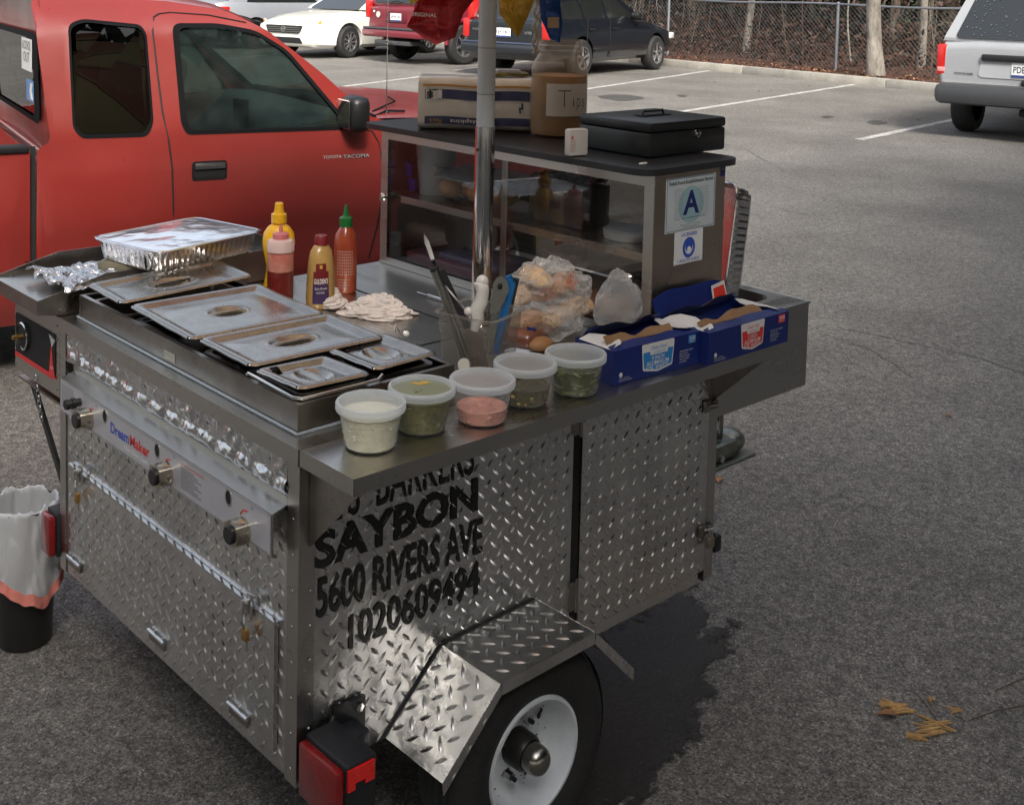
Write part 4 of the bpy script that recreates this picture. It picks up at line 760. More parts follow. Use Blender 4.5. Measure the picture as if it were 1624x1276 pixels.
# display case
dx0, dx1, dy0, dy1, dz1 = .882, 1.122, .01, .93, 1.150
mb = MB(); mb.box(dx0, dx1, dy0-.001, dy0+.0015, H+.055, dz1, mat('case side', (.62, .52, .43), .36, 1, var=.2, vs=4, rvar=.1)); mb.box(dx0, dx1, dy1-.0015, dy1, H+.001, dz1, STEEL); mb.box(dx1-.0015, dx1, dy0+.002, dy1-.002, dz1-.03, dz1, STEEL); mb.box(dx0+.001, dx1, dy0+.003, dy1-.003, H+.0012, H+.006, DSTEEL); mb.box(dx0+.0005, dx1-.001, dy0, dy0+.003, H+.001, H+.054, BLACK)
cs = part(mb, 'display_case')
mb = MB(); rf = rrect(dx0-.042, dx1+.052, dy0-.012, dy1+.045, .05, 6); mb.prism(rf, .014, mat('black roof sheet', (.016, .017, .019), .38, coat=.2, bump=.05, bs=150), Matrix.Translation((0, 0, dz1+.0005))); part(mb, 'roof', cs)
mb = MB(); FS = STEELY
mb.box(dx0-.002, dx0, dy0, dy1, dz1-.026, dz1, FS); mb.box(dx0-.002, dx0, dy0, dy1, H+.001, H+.020, FS); mb.box(dx0-.004, dx0-.002, dy0, dy1, H+.001, H+.006, FS); mb.box(dx0-.002, dx0, dy1-.028, dy1, H+.0201, dz1-.0261, FS); mb.box(dx0-.002, dx0, dy0, dy0+.026, H+.0201, dz1-.0261, FS); part(mb, 'front_frame', cs)
mb = MB(); mb.box(dx0+.006, dx0+.008, .455, .475, H+.02, dz1-.026, DSTEEL); part(mb, 'middle_post', cs)
mb = MB(); mb.box(dx0+.02, dx1-.004, dy0+.004, dy1-.004, .973, .976, STEELY); mb.box(dx0+.018, dx0+.020, dy0+.004, dy1-.06, .958, .976, STEELY); part(mb, 'shelf', cs)
CG = glass('case glass', (.93, .93, .93), dirt=.012, dirtcol=(.4, .38, .36))
for a, b in ((.46, dy1-.026), (dy0+.025, .50)):
    x = dx0+(.003 if a > .4 else .0055); mb = MB(); mb.box(x, x+.0018, a, b, H+.012, dz1-.018, CG); part(mb, 'sliding_glass', cs, None)
mb = MB(); mb.box(dx1-.004, dx1-.002, dy0+.004, dy1-.004, H+.05, dz1-.03, glass('smoked back glass', (.38, .37, .36), dirt=.03)); part(mb, 'back_panel', cs, None)
for y, z in ((dy1-.026, .970), (dy0+.052, .925)):
    mb = MB(); mb.lathe([(.004, 0), (.004, .012), (.011, .014), (.012, .018), (.009, .022), (.0001, .023)], CHROME, fr((dx0+.001, y, z), (0, -1, 0), (0, 0, 1)), 20, cap=False); part(mb, 'knob', cs, 35)
CS = fr((0, dy0-.001, 0), (1, 0, 0), (0, 0, 1)); PAP = mat('permit paper', (.46, .52, .54), .4, var=.06, vs=20); NV = mat('navy print', (.012, .02, .12), .4)
mb = MB(); k = .0006
mb.prism([(.917, 1.022), (1.087, 1.022), (1.087, 1.139), (.917, 1.139)], k, PAP, CS)
def pr_(mb, x0, x1, z0, z1, m, d=.0008): mb.box(x0, x1, z0, z1, d-.0002, d, m, CS)
for a in ((.920, 1.084, 1.1355, 1.1365), (.920, 1.084, 1.0245, 1.0255), (.920, .9213, 1.0256, 1.1354), (1.0827, 1.084, 1.0256, 1.1354)): pr_(mb, *a, NV)
mb.text('Retail Food Establishment Permit', .152, .0085, INK, CS @ Matrix.Translation((.926, 1.123, .0009)), .01)
LB = mat('pale blue print', (.26, .40, .44), .5); mb.lathe([(.0001, .0007), (.044, .0007)], LB, CS @ Matrix.Translation((1.003, 1.077, 0)) @ Matrix.Diagonal((1, .9, 1, 1)), 32, cap=False)
for i in range(14): pr_(mb, .945, .975+.0*(i % 3), 1.112-i*.0045, 1.1127-i*.0045, G); pr_(mb, 1.03, 1.064, 1.112-i*.0045, 1.1127-i*.0045, G)
mb.text('A', .056, .052, NV, CS @ Matrix.Translation((.975, 1.056, .001)), .03); mb.text('Chicken Dairy, Cold Plate, Kitchen, Other', .11, .0035, INK, CS @ Matrix.Translation((.947, 1.047, .0009)), .01)
mb.text('Department of Health', .07, .003, INK, CS @ Matrix.Translation((.967, 1.0335, .0009))); mb.text('Environmental Control', .055, .003, INK, CS @ Matrix.Translation((.977, 1.029, .0009))); part(mb, 'permit_notice', cs, None)
mb = MB(); mb.prism([(.951, .951), (1.048, .951), (1.048, 1.021), (.951, 1.021)], k, mat('white paper', (.66, .68, .7), .4), CS)
mb.text('LICENSED', .054, .0075, BL, CS @ Matrix.Translation((.973, 1.0095, .0009)), .02); mb.text('1-2016 TO 4-2017', .076, .006, BL, CS @ Matrix.Translation((.962, .9545, .0009)), .02)
E_ = CS @ Matrix.Translation((1.0, .984, 0)); mb.lathe([(.0145, .0008), (.0225, .0008)], BL, E_ @ Matrix.Diagonal((.95, 1, 1, 1)), 32, cap=False); mb.lathe([(.0001, .0009), (.0125, .0009)], BL, E_ @ Matrix.Translation((0, .003, 0)), 24, cap=False); mb.prism(roundpoly([(-.006, -.008), (.003, -.010), (.009, -.004), (.002, .003), (-.005, .001)], .002), .001, WHITE, E_)
part(mb, 'licence_sticker', cs, None)
mb = MB(); pr_(mb, 1.104, 1.121, 1.128, 1.149, NV); mb.text('NE', .009, .006, WHITE, CS @ Matrix.Translation((1.107, 1.141, .001))); part(mb, 'navy_sticker', cs, None)
mb = MB()
for x, z in ((.94, .915), (.94, .935), (1.09, .98), (.905, .80), (1.10, .86)): mb.lathe([(.002, 0), (.0015, .001), (.0001, .001)], CHROME, CS @ Matrix.Translation((x, z, .0002)), 8, cap=False)
part(mb, 'rivets', cs)
# umbrella through the counter
t = thing('umbrella', 'white sleeved umbrella pole in a steel tube rising from the counter before the glass case', 'umbrella', (.70, .335, H))
mb = MB(); mb.lathe([(.030, 0), (.030, .004), (.0215, .006), (.0215, .44), (.020, .44)], CHROME, Matrix.Translation((.70, .335, H)), 32, cap=False); mb.lathe([(.0001, 0), (.004, 0)], SHADOW_BLACK, fr((.6785, .335, 1.18), (0, -1, 0), (0, 0, 1)), 10, cap=False); part(mb, 'steel_tube', t, 35)
WP = mat('white pole', (.50, .54, .56), .45, var=.08, vs=10); mb = MB(); mb.lathe([(.0195, .43), (.0195, 1.60)], WP, Matrix.Translation((.70, .335, H)), 32); 
for z in (1.30, 1.40): mb.lathe([(.0198, z-H), (.0198, z-H+.0015)], G, Matrix.Translation((.70, .335, H)), 32, cap=False)
part(mb, 'pole', t, 35)
UC = film('umbrella cloth', (.60, .30, .22), .97, .8, .1, 200, .5); UY = film('umbrella cloth yellow', (.70, .60, .35), .97, .8, .1, 200, .5)
mb = MB(); n = 8; Rr = 1.05; zc = 2.6
for kq in range(n):
    a0, a1 = 2*math.pi*kq/n, 2*math.pi*(kq+1)/n
    def f(u, v, a0=a0, a1=a1):
        a = a0+(a1-a0)*v; r = u*Rr*(1-.045*math.sin(math.pi*v)); return (.70+r*math.cos(a), .335+r*math.sin(a), zc-.45*u**1.5+.02*math.sin(math.pi*v)*u)
    mb.grid(9, 7, f, UC if kq % 2 else UY)
part(mb, 'canopy', t, 40)
for kq in range(n):
    a = 2*math.pi*kq/n; mb = MB(); mb.tube([(.70+r*math.cos(a), .335+r*math.sin(a), zc-.012-.45*(r/Rr)**1.5) for r in (.03, .3, .6, .9, Rr)], .005, CHROME, 6); mb.build('rib', t, 40)
# ------------------------------------------------------------------ the red pickup
RP = mat('faded red paint', (.225, .023, .018), .34, 0, var=.12, vs=2.2, coat=.55, rvar=.08, bump=.02, bs=300)
HEAD = -.215; TO = un(400, 206, 'z', .92); tex = Vector((math.cos(HEAD), math.sin(HEAD), 0)); tn = Vector((math.sin(HEAD), -math.cos(HEAD), 0)); TW = 1.62
def tz(z):
    if z > .92: return -(z-.92)*.28-max(0, z-1.31)**2*4.5
    t = .020*math.sin(math.pi*min(1, (.92-z)/.74))
    if z < .545: t -= .014*min(1, (.545-z)/.02)
    if z < .845: t += .006*min(1, (.845-z)/.02)
    if z < .30: t -= (.30-z)*.5
    return t
def TP(s, t, z): return TO+tex*s+tn*t+Vector((0, 0, z-.92))
def tpx(u, v):
    d = fw+RT*((u-PPX)/FPX)-UP*((v-PPY)/FPX); t = 0
    for _ in range(10):
        k = ((TO+tn*t-CAM).dot(tn))/d.dot(tn); q = CAM+d*k; t = tz(q.z)
    return ((q-TO).dot(tex), q.z)
near = lambda s, z: TP(s, tz(z), z); far = lambda s, z: TP(s, -TW-tz(z), z)
TRO = TP(.2, -TW/2, GZ)
truck = thing('pickup_truck', 'big faded red extended cab pickup parked right behind the food cart', 'pickup truck', TRO)
qwin = [tpx(*p) for p in [(108, 40), (130, 31), (222, 40), (232, 55), (243, 195), (233, 216), (130, 219), (116, 203)]]
dwin = [tpx(*p) for p in [(273, 38), (345, 38), (405, 49), (455, 80), (548, 190), (545, 205), (297, 213), (288, 195)]]
cabl = [(-.85, .2), (-.85, .885), (-.80, .905), (-.83, 1.27), (-.84, 1.44), (-.76, 1.462), (-.3, 1.44), (-.06, 1.405), (.10, 1.325), (.33, 1.145), (.53, .958), (.60, .935), (1.1, .915), (1.62, .86), (1.70, .60), (1.66, .34), (1.50, .30)]
cabl += [(1.14+.37*math.cos(a), .30+.36*math.sin(a)) for a in [math.pi*k/14 for k in range(15)]]+[(.74, .2)]
nb = roundpoly(cabl, .03, 3)
def inset(P, k):
    cx = sum(p[0] for p in P)/len(P); cy = sum(p[1] for p in P)/len(P); return [(p[0]+(cx-p[0])*k, p[1]+(cy-p[1])*k) for p in P]
qr, dr = roundpoly(qwin, .05, 5), roundpoly(dwin, .04, 5)
mb = MB(); skin(mb, nb, [qr, dr], near, RP, .045); skin(mb, nb, [qr, dr], far, RP, .09); body = mb.build('body', truck, 35)
GK = mat('window rubber', (.006, .006, .007), .9, spec=.15)
for fn in (near, far):
    for P, kk in ((qr, .045), (dr, .065)):
        mb = MB(); n = len(P); a = [fn(*p) for p in inset(P, -.012)]; b = [fn(*p) for p in inset(P, kk)]; e = (tn if fn is near else -tn)
        mb.add([p+e*.002 for p in a]+[p+e*.003 for p in b]+[p-e*.025 for p in b], [(i, (i+1) % n, n+(i+1) % n, n+i) for i in range(n)]+[(n+i, n+(i+1) % n, 2*n+(i+1) % n, 2*n+i) for i in range(n)], GK); mb.build('window_seal', truck, 40)
DG = glass('door glass', (.44, .50, .485), dirt=.03, dirtcol=(.3, .4, .38)); QG = glass('quarter glass', (.12, .13, .12), rough=.01)
for nm, P, fn, g in (('quarter_window', qr, near, QG), ('door_window', dr, near, DG), ('quarter_window', qr, far, QG), ('door_window', dr, far, DG)):
    mb = MB(); e = (tn if fn is near else -tn); P2 = inset(P, .05); vs = [fn(*p)-e*.010 for p in P2]; n = len(vs)
    mb.add(vs+[v-e*.004 for v in vs], [tuple(range(n)), tuple(range(n, 2*n))[::-1]]+[(i, (i+1) % n, n+(i+1) % n, n+i) for i in range(n)], g); mb.build(nm, truck)
def strip(mb, pts, r, m, fn=near, off=0.0): mb.tube([fn(*p)+tn*off for p in pts], r, m, 6)
# roof, windscreen, bonnet, rear wall
roofline = [(-.84, 1.44), (-.76, 1.462), (-.3, 1.44), (-.06, 1.405), (.05, 1.355)]
def roof(u, v):
    k = v*(len(roofline)-1); i = min(len(roofline)-2, int(k)); s = roofline[i][0]+(roofline[i+1][0]-roofline[i][0])*(k-i); z = roofline[i][1]+(roofline[i+1][1]-roofline[i][1])*(k-i)
    t = tz(z)+(-TW-2*tz(z))*u; return TP(s, t, z+.035*math.sin(math.pi*u)**.6)
mb = MB(); mb.grid(24, 17, roof, RP); mb.build('roof', truck, 50)
def ws(u, v, o=0):
    a, b = (.07, 1.345), (.56, .945); s = a[0]+(b[0]-a[0])*v+.10*math.sin(math.pi*u)*v; z = a[1]+(b[1]-a[1])*v; t = tz(z)-.02+(-TW-2*tz(z)+.04)*u
    return TP(s+o, t, z+.03*math.sin(math.pi*u)**.6*(1-v))
mb = MB(); mb.grid(16, 6, ws, glass('windscreen glass', (.74, .82, .79), dirt=.05, dirtcol=(.4, .5, .47))); mb.build('windscreen', truck, 40)
mb = MB(); mb.tube([ws(k/10, 0) for k in range(11)], .014, GK, 8); mb.tube([ws(k/10, 1) for k in range(11)], .018, GK, 8)
for u in (0.02, .98): mb.tube([ws(u, k/6, -.02) for k in range(7)], .016, GK, 8)
mb.build('windscreen_frame', truck, 50)
def bon(u, v): s = .56+1.08*u+.10*math.sin(math.pi*v)*(1-u); z = .945-.085*u**2+.035*math.sin(math.pi*v)**.5; return TP(s, tz(.9)-.01+(-TW-2*tz(.9)+.02)*v, z)
mb = MB(); mb.grid(14, 16, bon, RP); mb.build('bonnet', truck, 50)
mb = MB(); mb.tube([TP(.60, -.12, .963), TP(.80, -.3, .985), TP(.86, -.5, .985)], .004, GK, 6); mb.tube([TP(.58, -.06, .95), TP(.66, -.1, .966), TP(.75, -.1, .962)], .005, GK, 6); mb.build('wiper', truck)
mb = MB()
for i, z in enumerate((.35, .45)): mb.box(0, 1.4, 0, .10, -.05, .05, CHROME if i else BLACK, Matrix.Translation(TP(1.69, -.1, z)) @ Matrix((tex*0-tn, tex, Vector((0, 0, 1)))).transposed().to_4x4(), bev=.02)
mb.box(0, 1.4, 0, .04, -.12, .2, BLACK, Matrix.Translation(TP(1.66, -.1, .66)) @ Matrix((-tn, tex, Vector((0, 0, 1)))).transposed().to_4x4(), bev=.02); mb.build('grille', truck, 40)
rw = rrect(-TW+.25, -.22, .955, 1.30, .07, 6)
def rwf(t, z): return TP(-.80-.03*(z-.9)+.02*math.sin(math.pi*max(0, min(1, -t/TW))), t, z)
mb = MB(); ro = [(tz(.6), .3), (tz(.9), .9), (tz(1.1), 1.1), (tz(1.3)-.005, 1.3), (tz(1.42)-.01, 1.45), (-TW-tz(1.42)+.01, 1.45), (-TW-tz(1.3), 1.3), (-TW-tz(1.1), 1.1), (-TW-tz(.9), .9), (-TW, .3)]
skin(mb, ro, [rw], rwf, RP, .09)
for k in range(5): mb.tube([rwf(-.05, .66+k*.045), rwf(-TW+.05, .66+k*.045)], .006, RP, 6)  # raised red lines standing in for slatted reflections on the cab's back
mb.build('rear_wall', truck, 50)
mb = MB(); n = len(rw); a = [rwf(*p)-tex*.012 for p in inset(rw, -.05)]; b = [rwf(*p)-tex*.02 for p in inset(rw, .09)]; mb.add(a+b, [(i, (i+1) % n, n+(i+1) % n, n+i) for i in range(n)], GK); mb.add([rwf(*p)-tex*.01 for p in rw], [tuple(range(n))], QG); rwp = mb.build('rear_window', truck)
SB = fr(rwf(-.30, 1.17)-tex*.022, -tn, (0, 0, 1)); mb = MB(); SB = fr(rwf(-.28, 1.15)-tex*.024, -tn, (0, 0, 1), -tex); mb.prism([(0, 0), (.24, 0), (.24, .13), (0, .13)], .001, WHITE, Matrix(SB)); SM = SB @ Matrix.Translation((.24, 0, .002)) @ Matrix.Diagonal((-1, 1, 1, 1))
mb.text('ALCOHOL', .20, .035, G, SM @ Matrix.Translation((.02, .085, 0))); mb.text('OUT', .14, .04, G, SM @ Matrix.Translation((.05, .035, 0))); mb.build('white_sticker', rwp)
mb = MB(); S2 = fr(rwf(-.26, 1.03)-tex*.024, -tn, (0, 0, 1), -tex); mb.prism([(0, 0), (.16, 0), (.16, .085), (0, .085)], .001, mat('sticker blue', (.08, .22, .5), .4), S2); mb.prism([(.01, .01), (.06, .01), (.08, .04), (.06, .075), (.01, .075), (.035, .042)], .001, WHITE, S2 @ Matrix.Translation((0, 0, .0015))); mb.build('blue_sticker', rwp)
# bed
bedo = [(-2.75, .25), (-2.75, .872), (-.875, .872), (-.875, .2), (-1.35, .2)]+[(-1.75+.37*math.cos(a), .30+.36*math.sin(a)) for a in [math.pi*k/14 for k in range(15)]]+[(-2.2, .25)]
mb = MB()
for fn in (near, far): skin(mb, bedo, [], fn, RP, .08)
for t0, t1 in ((-.01, -.07), (-TW+.07, -TW+.01)): mb.add([TP(-2.75, t0, .872), TP(-.875, t0, .872), TP(-.875, t1, .872), TP(-2.75, t1, .872), TP(-2.75, t1, .45), TP(-.875, t1, .45), TP(-2.75, t0, .45), TP(-.875, t0, .45)], [(0, 1, 2, 3), (3, 2, 5, 4) if t0 > -1 else (0, 1, 7, 6)], RP)
mb.add([TP(-2.75, -.02, .45), TP(-.875, -.02, .45), TP(-.875, -TW+.02, .45), TP(-2.75, -TW+.02, .45)], [(0, 1, 2, 3)], BLACK); mb.add([TP(-.875, 0, .2), TP(-.875, 0, .87), TP(-.875, -TW, .87), TP(-.875, -TW, .2)], [(0, 1, 2, 3)], RP); mb.add([TP(-2.75, 0, .2), TP(-2.75, 0, .87), TP(-2.75, -TW, .87), TP(-2.75, -TW, .2)], [(0, 1, 2, 3)], RP); mb.build('bed', truck, 40)
mb = MB(); mb.box(0, 1.87, -.004, .085, -.002, .022, BLACK, fr(TP(-2.75, .012, .873), tex, -tn, (0, 0, 1)), bev=.006); mb.build('bed_rail', truck, 40)
mb = MB(); mb.add([TP(-.872, -.01, .2), TP(-.852, -.01, .2), TP(-.852, -.02, .89), TP(-.872, -.02, .89)], [(0, 1, 2, 3)], SHADOW_BLACK)
strip(mb, [tpx(*p) for p in [(252, 22), (244, 27), (242, 50), (250, 120), (258, 180), (268, 225), (273, 268), (275, 330), (275, 420)]]+[(-.33, .25)], .004, SHADOW_BLACK); strip(mb, [tpx(252, 22), tpx(270, 20), tpx(330, 24), tpx(390, 36)], .003, SHADOW_BLACK, off=.001)
strip(mb, [tpx(*p) for p in [(590, 208), (600, 225), (606, 255), (605, 320), (598, 360), (586, 405)]]+[(.56, .25)], .004, SHADOW_BLACK); strip(mb, [tpx(590, 208), tpx(570, 204)], .003, SHADOW_BLACK); mb.build('panel_gaps', truck)
HM = fr(near(*tpx(332, 270)), tex, (0, 0, 1)); mb = MB(); mb.prism(rrect(-.072, .072, -.038, .038, .014), .006, BLACK, HM @ Matrix.Translation((0, 0, .0))); mb.prism(rrect(-.062, .062, -.028, .012, .01), .001, SHADOW_BLACK, HM @ Matrix.Translation((0, 0, .006))); mb.box(-.062, .064, .006, .031, .006, .016, mat('handle metal', (.30, .30, .30), .25, .9), HM, bev=.004); mb.build('door_handle', truck, 35)
mb = MB(); BM = fr(near(*tpx(512, 252))+tn*.003, tex, (0, 0, 1)); BS = mat('badge silver', (.55, .55, .55), .4, .3); mb.text('TOYOTA', .085, .013, BS, BM, .01); mb.text('TACOMA', .125, .019, BLACK, BM @ Matrix.Translation((.091, -.004, 0)), .04); mb.text('TACOMA', .123, .016, BS, BM @ Matrix.Translation((.092, -.003, .001)), .0); mb.build('badge', truck)
mb = MB(); c = near(*tpx(553, 180)); mm = Matrix.Translation(c+tn*.06) @ Matrix((tex, -tn, Vector((0, 0, 1)))).transposed().to_4x4(); mb.box(-.045, .05, -.075, .075, -.07, .082, BLACK, mm, bev=.032); mb.box(-.02, .03, .05, .10, -.05, 0, BLACK, mm, bev=.01); mr = mb.build('side_mirror', truck, 50)
mb = MB(); mb.box(-.052, -.046, -.06, .06, -.055, .066, CHROME, mm, bev=.002); mb.build('mirror_glass', mr)
mb = MB(); a = TP(.66, -.1, .94); mb.lathe([(.014, 0), (.012, .02), (.004, .03)], BLACK, Matrix.Translation(a), 10); mb.tube([a, a+Vector((-.004, 0, .85))], .0022, CHROME, 6); mb.build('antenna', truck)
INT = mat('grey vinyl interior', (.055, .065, .062), .6, bump=.1, bs=200); INK2 = mat('dark cloth', (.015, .016, .015), .9)
mb = MB(); pr = [(.10, .55), (.10, .80), (.14, .88), (.24, .925), (.42, .945), (.60, .93), (.60, .5)]; n = len(pr)
vs = [TP(s, -.08, z) for s, z in pr]+[TP(s+.0, -TW+.08, z) for s, z in pr]; mb.add(vs, [tuple(range(n)), tuple(range(n, 2*n))[::-1]]+[(i, (i+1) % n, n+(i+1) % n, n+i) for i in range(n)], INT)
mb.box(0, .02, -.2, .2, -.05, .05, INK2, fr(TP(.095, -.45, .80), (1, 0, 0), (0, 0, 1))); mb.build('dashboard', truck, 40)
mb = MB(); sc_ = TP(-.02, -TW+.42, .96); SW = Matrix.Translation(sc_) @ Matrix((tn, tex*.35+Vector((0, 0, .94)), (tn.cross(tex*.35+Vector((0, 0, .94)))))).transposed().to_4x4(); mb.tube([SW @ Vector((.18*math.cos(a), .18*math.sin(a), 0)) for a in [k*math.pi/14 for k in range(29)]], .014, BLACK, 8); mb.box(-.17, .17, -.02, .02, -.01, .01, BLACK, SW, bev=.005); mb.box(-.02, .02, -.17, .0, -.01, .01, BLACK, SW, bev=.005); mb.box(-.05, .05, -.05, .05, -.02, .02, BLACK, SW, bev=.01); mb.build('steering_wheel', truck, 50)
mb = MB()
for t in (-.22, -.98): mb.box(-.55, -.05, -.42, 0, .4, .62, INK2, Matrix.Translation(TP(0, t, 0)+Vector((0, 0, 0))-Vector((0, 0, TP(0, 0, 0).z))) @ Matrix((tex, tn, Vector((0, 0, 1)))).transposed().to_4x4(), bev=.05)
for t in (-.22, -.98): mb.box(-.62, -.48, -.42, 0, .6, 1.10, INK2, Matrix.Translation(TP(0, t, 0)-Vector((0, 0, TP(0, 0, 0).z))) @ Matrix((tex, tn, Vector((0, 0, 1)))).transposed().to_4x4(), bev=.05)
mb.build('seats', truck, 50)
mb = MB(); mb.add([TP(-.8, -.02, .40), TP(.6, -.02, .40), TP(.6, -TW+.02, .40), TP(-.8, -TW+.02, .40)], [(0, 1, 2, 3)], SHADOW_BLACK)
for tq in (-.03, -TW+.03): mb.add([TP(-.8, tq, .25), TP(.62, tq, .25), TP(.62, tq, .90), TP(-.8, tq, .90)], [(0, 1, 2, 3)], INT)
mb.build('inner_door_lining', truck)
mb = MB(); c = tpx(318, 62); q = TP(.12, -.70, 1.27); mb.box(-.018, .018, -.11, .11, -.032, .032, BLACK, Matrix.Translation(q) @ Matrix((tex, tn, Vector((0, 0, 1)))).transposed().to_4x4(), bev=.012); mb.tube([q, q+Vector((0, 0, .09))], .008, BLACK, 6); mb.build('rear_view_mirror', truck, 40)
for s in (1.14, -1.75):
    for tt, sg in ((-.03, 1), (-TW+.03, -1)):
        Wm = Matrix.Translation(TP(s, tt-sg*.20, GZ+.31)) @ Matrix((tex, Vector((0, 0, 1)), tn*sg)).transposed().to_4x4(); wheel(truck, Wm, .31, .2, 6, .6)
mb = MB(); mb.box(-2.6, 1.6, -TW+.3, -.3, .16, .3, SHADOW_BLACK, Matrix.Translation(TP(0, 0, 0)-Vector((0, 0, TP(0, 0, 0).z))) @ Matrix((tex, tn, Vector((0, 0, 1)))).transposed().to_4x4()); mb.build('underbody', truck)
# ------------------------------------------------------------------ things on the cart
def fbm(p, s, o=3, seed=0): return noise.fractal(Vector((p[0]*s+seed, p[1]*s+seed*.7, p[2]*s)), 1.0, 2, o)
# pans and lids in the steam table
def gnlid(mb, w, l, M, hx, hy, slot=None, step=.0028):
    """recessed lid w x l, oval handle well with a bar; local x along w, y along l"""
    nu, nv = int(w/step)+1, int(l/step)+1; R = .016; pts = []
    def z(x, y):
        ax, ay = abs(x)-(w/2-R), abs(y)-(l/2-R); d = R-(math.hypot(max(ax, 0), max(ay, 0)) if ax > 0 and ay > 0 else max(ax, ay, -9)) if (ax > 0 and ay > 0) else min(w/2-abs(x), l/2-abs(y))
        ss = lambda a, b, q: (lambda t: t*t*(3-2*t))(max(0, min(1, (q-a)/(b-a))))
        h = -.004*(1-ss(0, .004, d))-.0085*ss(.010, .030, d)+.0015*ss(.03, .07, d)
        e = math.hypot(x/hx, y/hy)
        if e < 1.2:
            h += .0016*math.exp(-((e-1.06)/.07)**2)
            if e < 1.0: bar = 1-ss(.0035, .0065, abs(y if hx > hy else x)); h -= .013*(1-e**2.2)*(1-bar)-.002*bar*(1-e**4)
        return h, d
    vs = []; ok = []
    for i in range(nu):
        for j in range(nv):
            x, y = -w/2+w*i/(nu-1), -l/2+l*j/(nv-1); h, d = z(x, y)
            if d < 0:   # pull the corner onto the arc
                cx, cy = math.copysign(w/2-R, x), math.copysign(l/2-R, y); q = Vector((x-cx, y-cy)).normalized()*R; x, y = cx+q.x, cy+q.y; h = -.004
            vs.append((x, y, h)); ok.append(not (slot and abs(x-slot[0]) < slot[2] and abs(y-slot[1]) < slot[3]))
    fs = [(i*nv+j, (i+1)*nv+j, (i+1)*nv+j+1, i*nv+j+1) for i in range(nu-1) for j in range(nv-1) if ok[i*nv+j] or ok[(i+1)*nv+j+1]]
    mb.add(vs, fs, LIDST, M)
    b = [(-w/2+.003, 0), ]
LG, PG = 'steam table lids', 'steam table pans'
def panlid(x0, x1, y0, y1, z, rx, ry, lab, plab, slot=None, hx=.042, hy=.028, rz=0, pz=.836, phh=.05, notch=None):
    w, l = x1-x0, y1-y0; cx, cy = (x0+x1)/2, (y0+y1)/2
    M = Matrix.Translation((cx, cy, z)) @ Matrix.Rotation(rz, 4, 'Z') @ Matrix.Rotation(rx, 4, 'X') @ Matrix.Rotation(ry, 4, 'Y')
    mb = MB(); gnlid(mb, w, l, M, hx, hy, slot)
    mb.tube([M @ Vector((-w/2, -l/2+.012+(l-.024)*k/6, -.003+.0008*math.sin(k*2))) for k in range(7)], .0034, LIDST, 6)
    o = mb.build('pan_cover', None, 50, loc=(cx, cy, z)); tag(o, lab, 'pan lid', LG)
    if plab:
        mb = MB(); P = rrect(x0+.004, x1-.004, y0+.004, y1-.004, .02, 5); P2 = rrect(x0+.014, x1-.014, y0+.014, y1-.014, .02, 5); P3 = rrect(x0+.018, x1-.018, y0+.018, y1-.018, .02, 5); n = len(P)
        vs = [(x, y, pz-.004) for x, y in P]+[(x, y, pz+.002) for x, y in P]+[(x, y, pz+.002) for x, y in P2]+[(x, y, pz-phh+.012) for x, y in P3]
        mb.add(vs, [(k*n+i, k*n+(i+1) % n, (k+1)*n+(i+1) % n, (k+1)*n+i) for k in range(3) for i in range(n)]+[tuple(range(3*n, 4*n))], DSTEEL)
        tag(mb.build('food_pan', None, 40, loc=(cx, cy, pz-phh+.012)), plab, 'food pan', PG)
panlid(.045, .196, .068, .213, .857, R_(-2), R_(1.5), 'small square slotted lid at the near corner of the steam table', 'small square steel pan under the nearest slotted lid', slot=(-.045, .05, .010, .012), hx=.030, hy=.040, pz=.846)
panlid(.214, .360, .080, .247, .857, R_(-1), R_(-1), 'small square slotted lid second in line, next to the utensil tub', 'small square steel pan next to the utensil tub', slot=(-.045, .058, .010, .012), hx=.030, hy=.040)
panlid(.045, .345, .222, .412, .860, R_(1), R_(.5), 'narrow oblong steel lid in the middle of the steam table', 'narrow oblong steel pan in the middle of the steam table', hx=.050, hy=.030, slot=(-.12, .0, .002, .002))
panlid(.036, .345, .422, .678, .864, R_(2), R_(.5), 'widest oblong steel lid, second from the griddle', 'widest steel pan under the second lid from the griddle', hx=.042, hy=.032)
panlid(.028, .345, .700, .865, .878, R_(2), R_(-2), 'tilted oblong steel lid leaning beside the griddle wall', 'oblong steel pan under the tilted lid beside the griddle', hx=.055, hy=.030)
mb = MB(); mb.tube([(.036, .222, .846), (.034, .215, .850), (.034, .075, .846), (.042, .060, .846), (.20, .058, .846), (.215, .066, .850)], .0028, CHROME, 8); tag(mb.build('pan_rail', None, 50), 'bent steel rod rail around the nearest small pan', 'rail')
mb = MB(); mb.tube([(.35, .20, .868), (.355, .205, .882), (.36, .20, .868), (.362, .195, .86), (.366, .19, .872)], .0016, CHROME, 6); mb.sphere((.368, .188, .866), .006, mat('white bead', (.8, .78, .72), .4), 10); tag(mb.build('lid_ring'), 'small wire ring with a white bead beside the small lid farther back', 'ring')
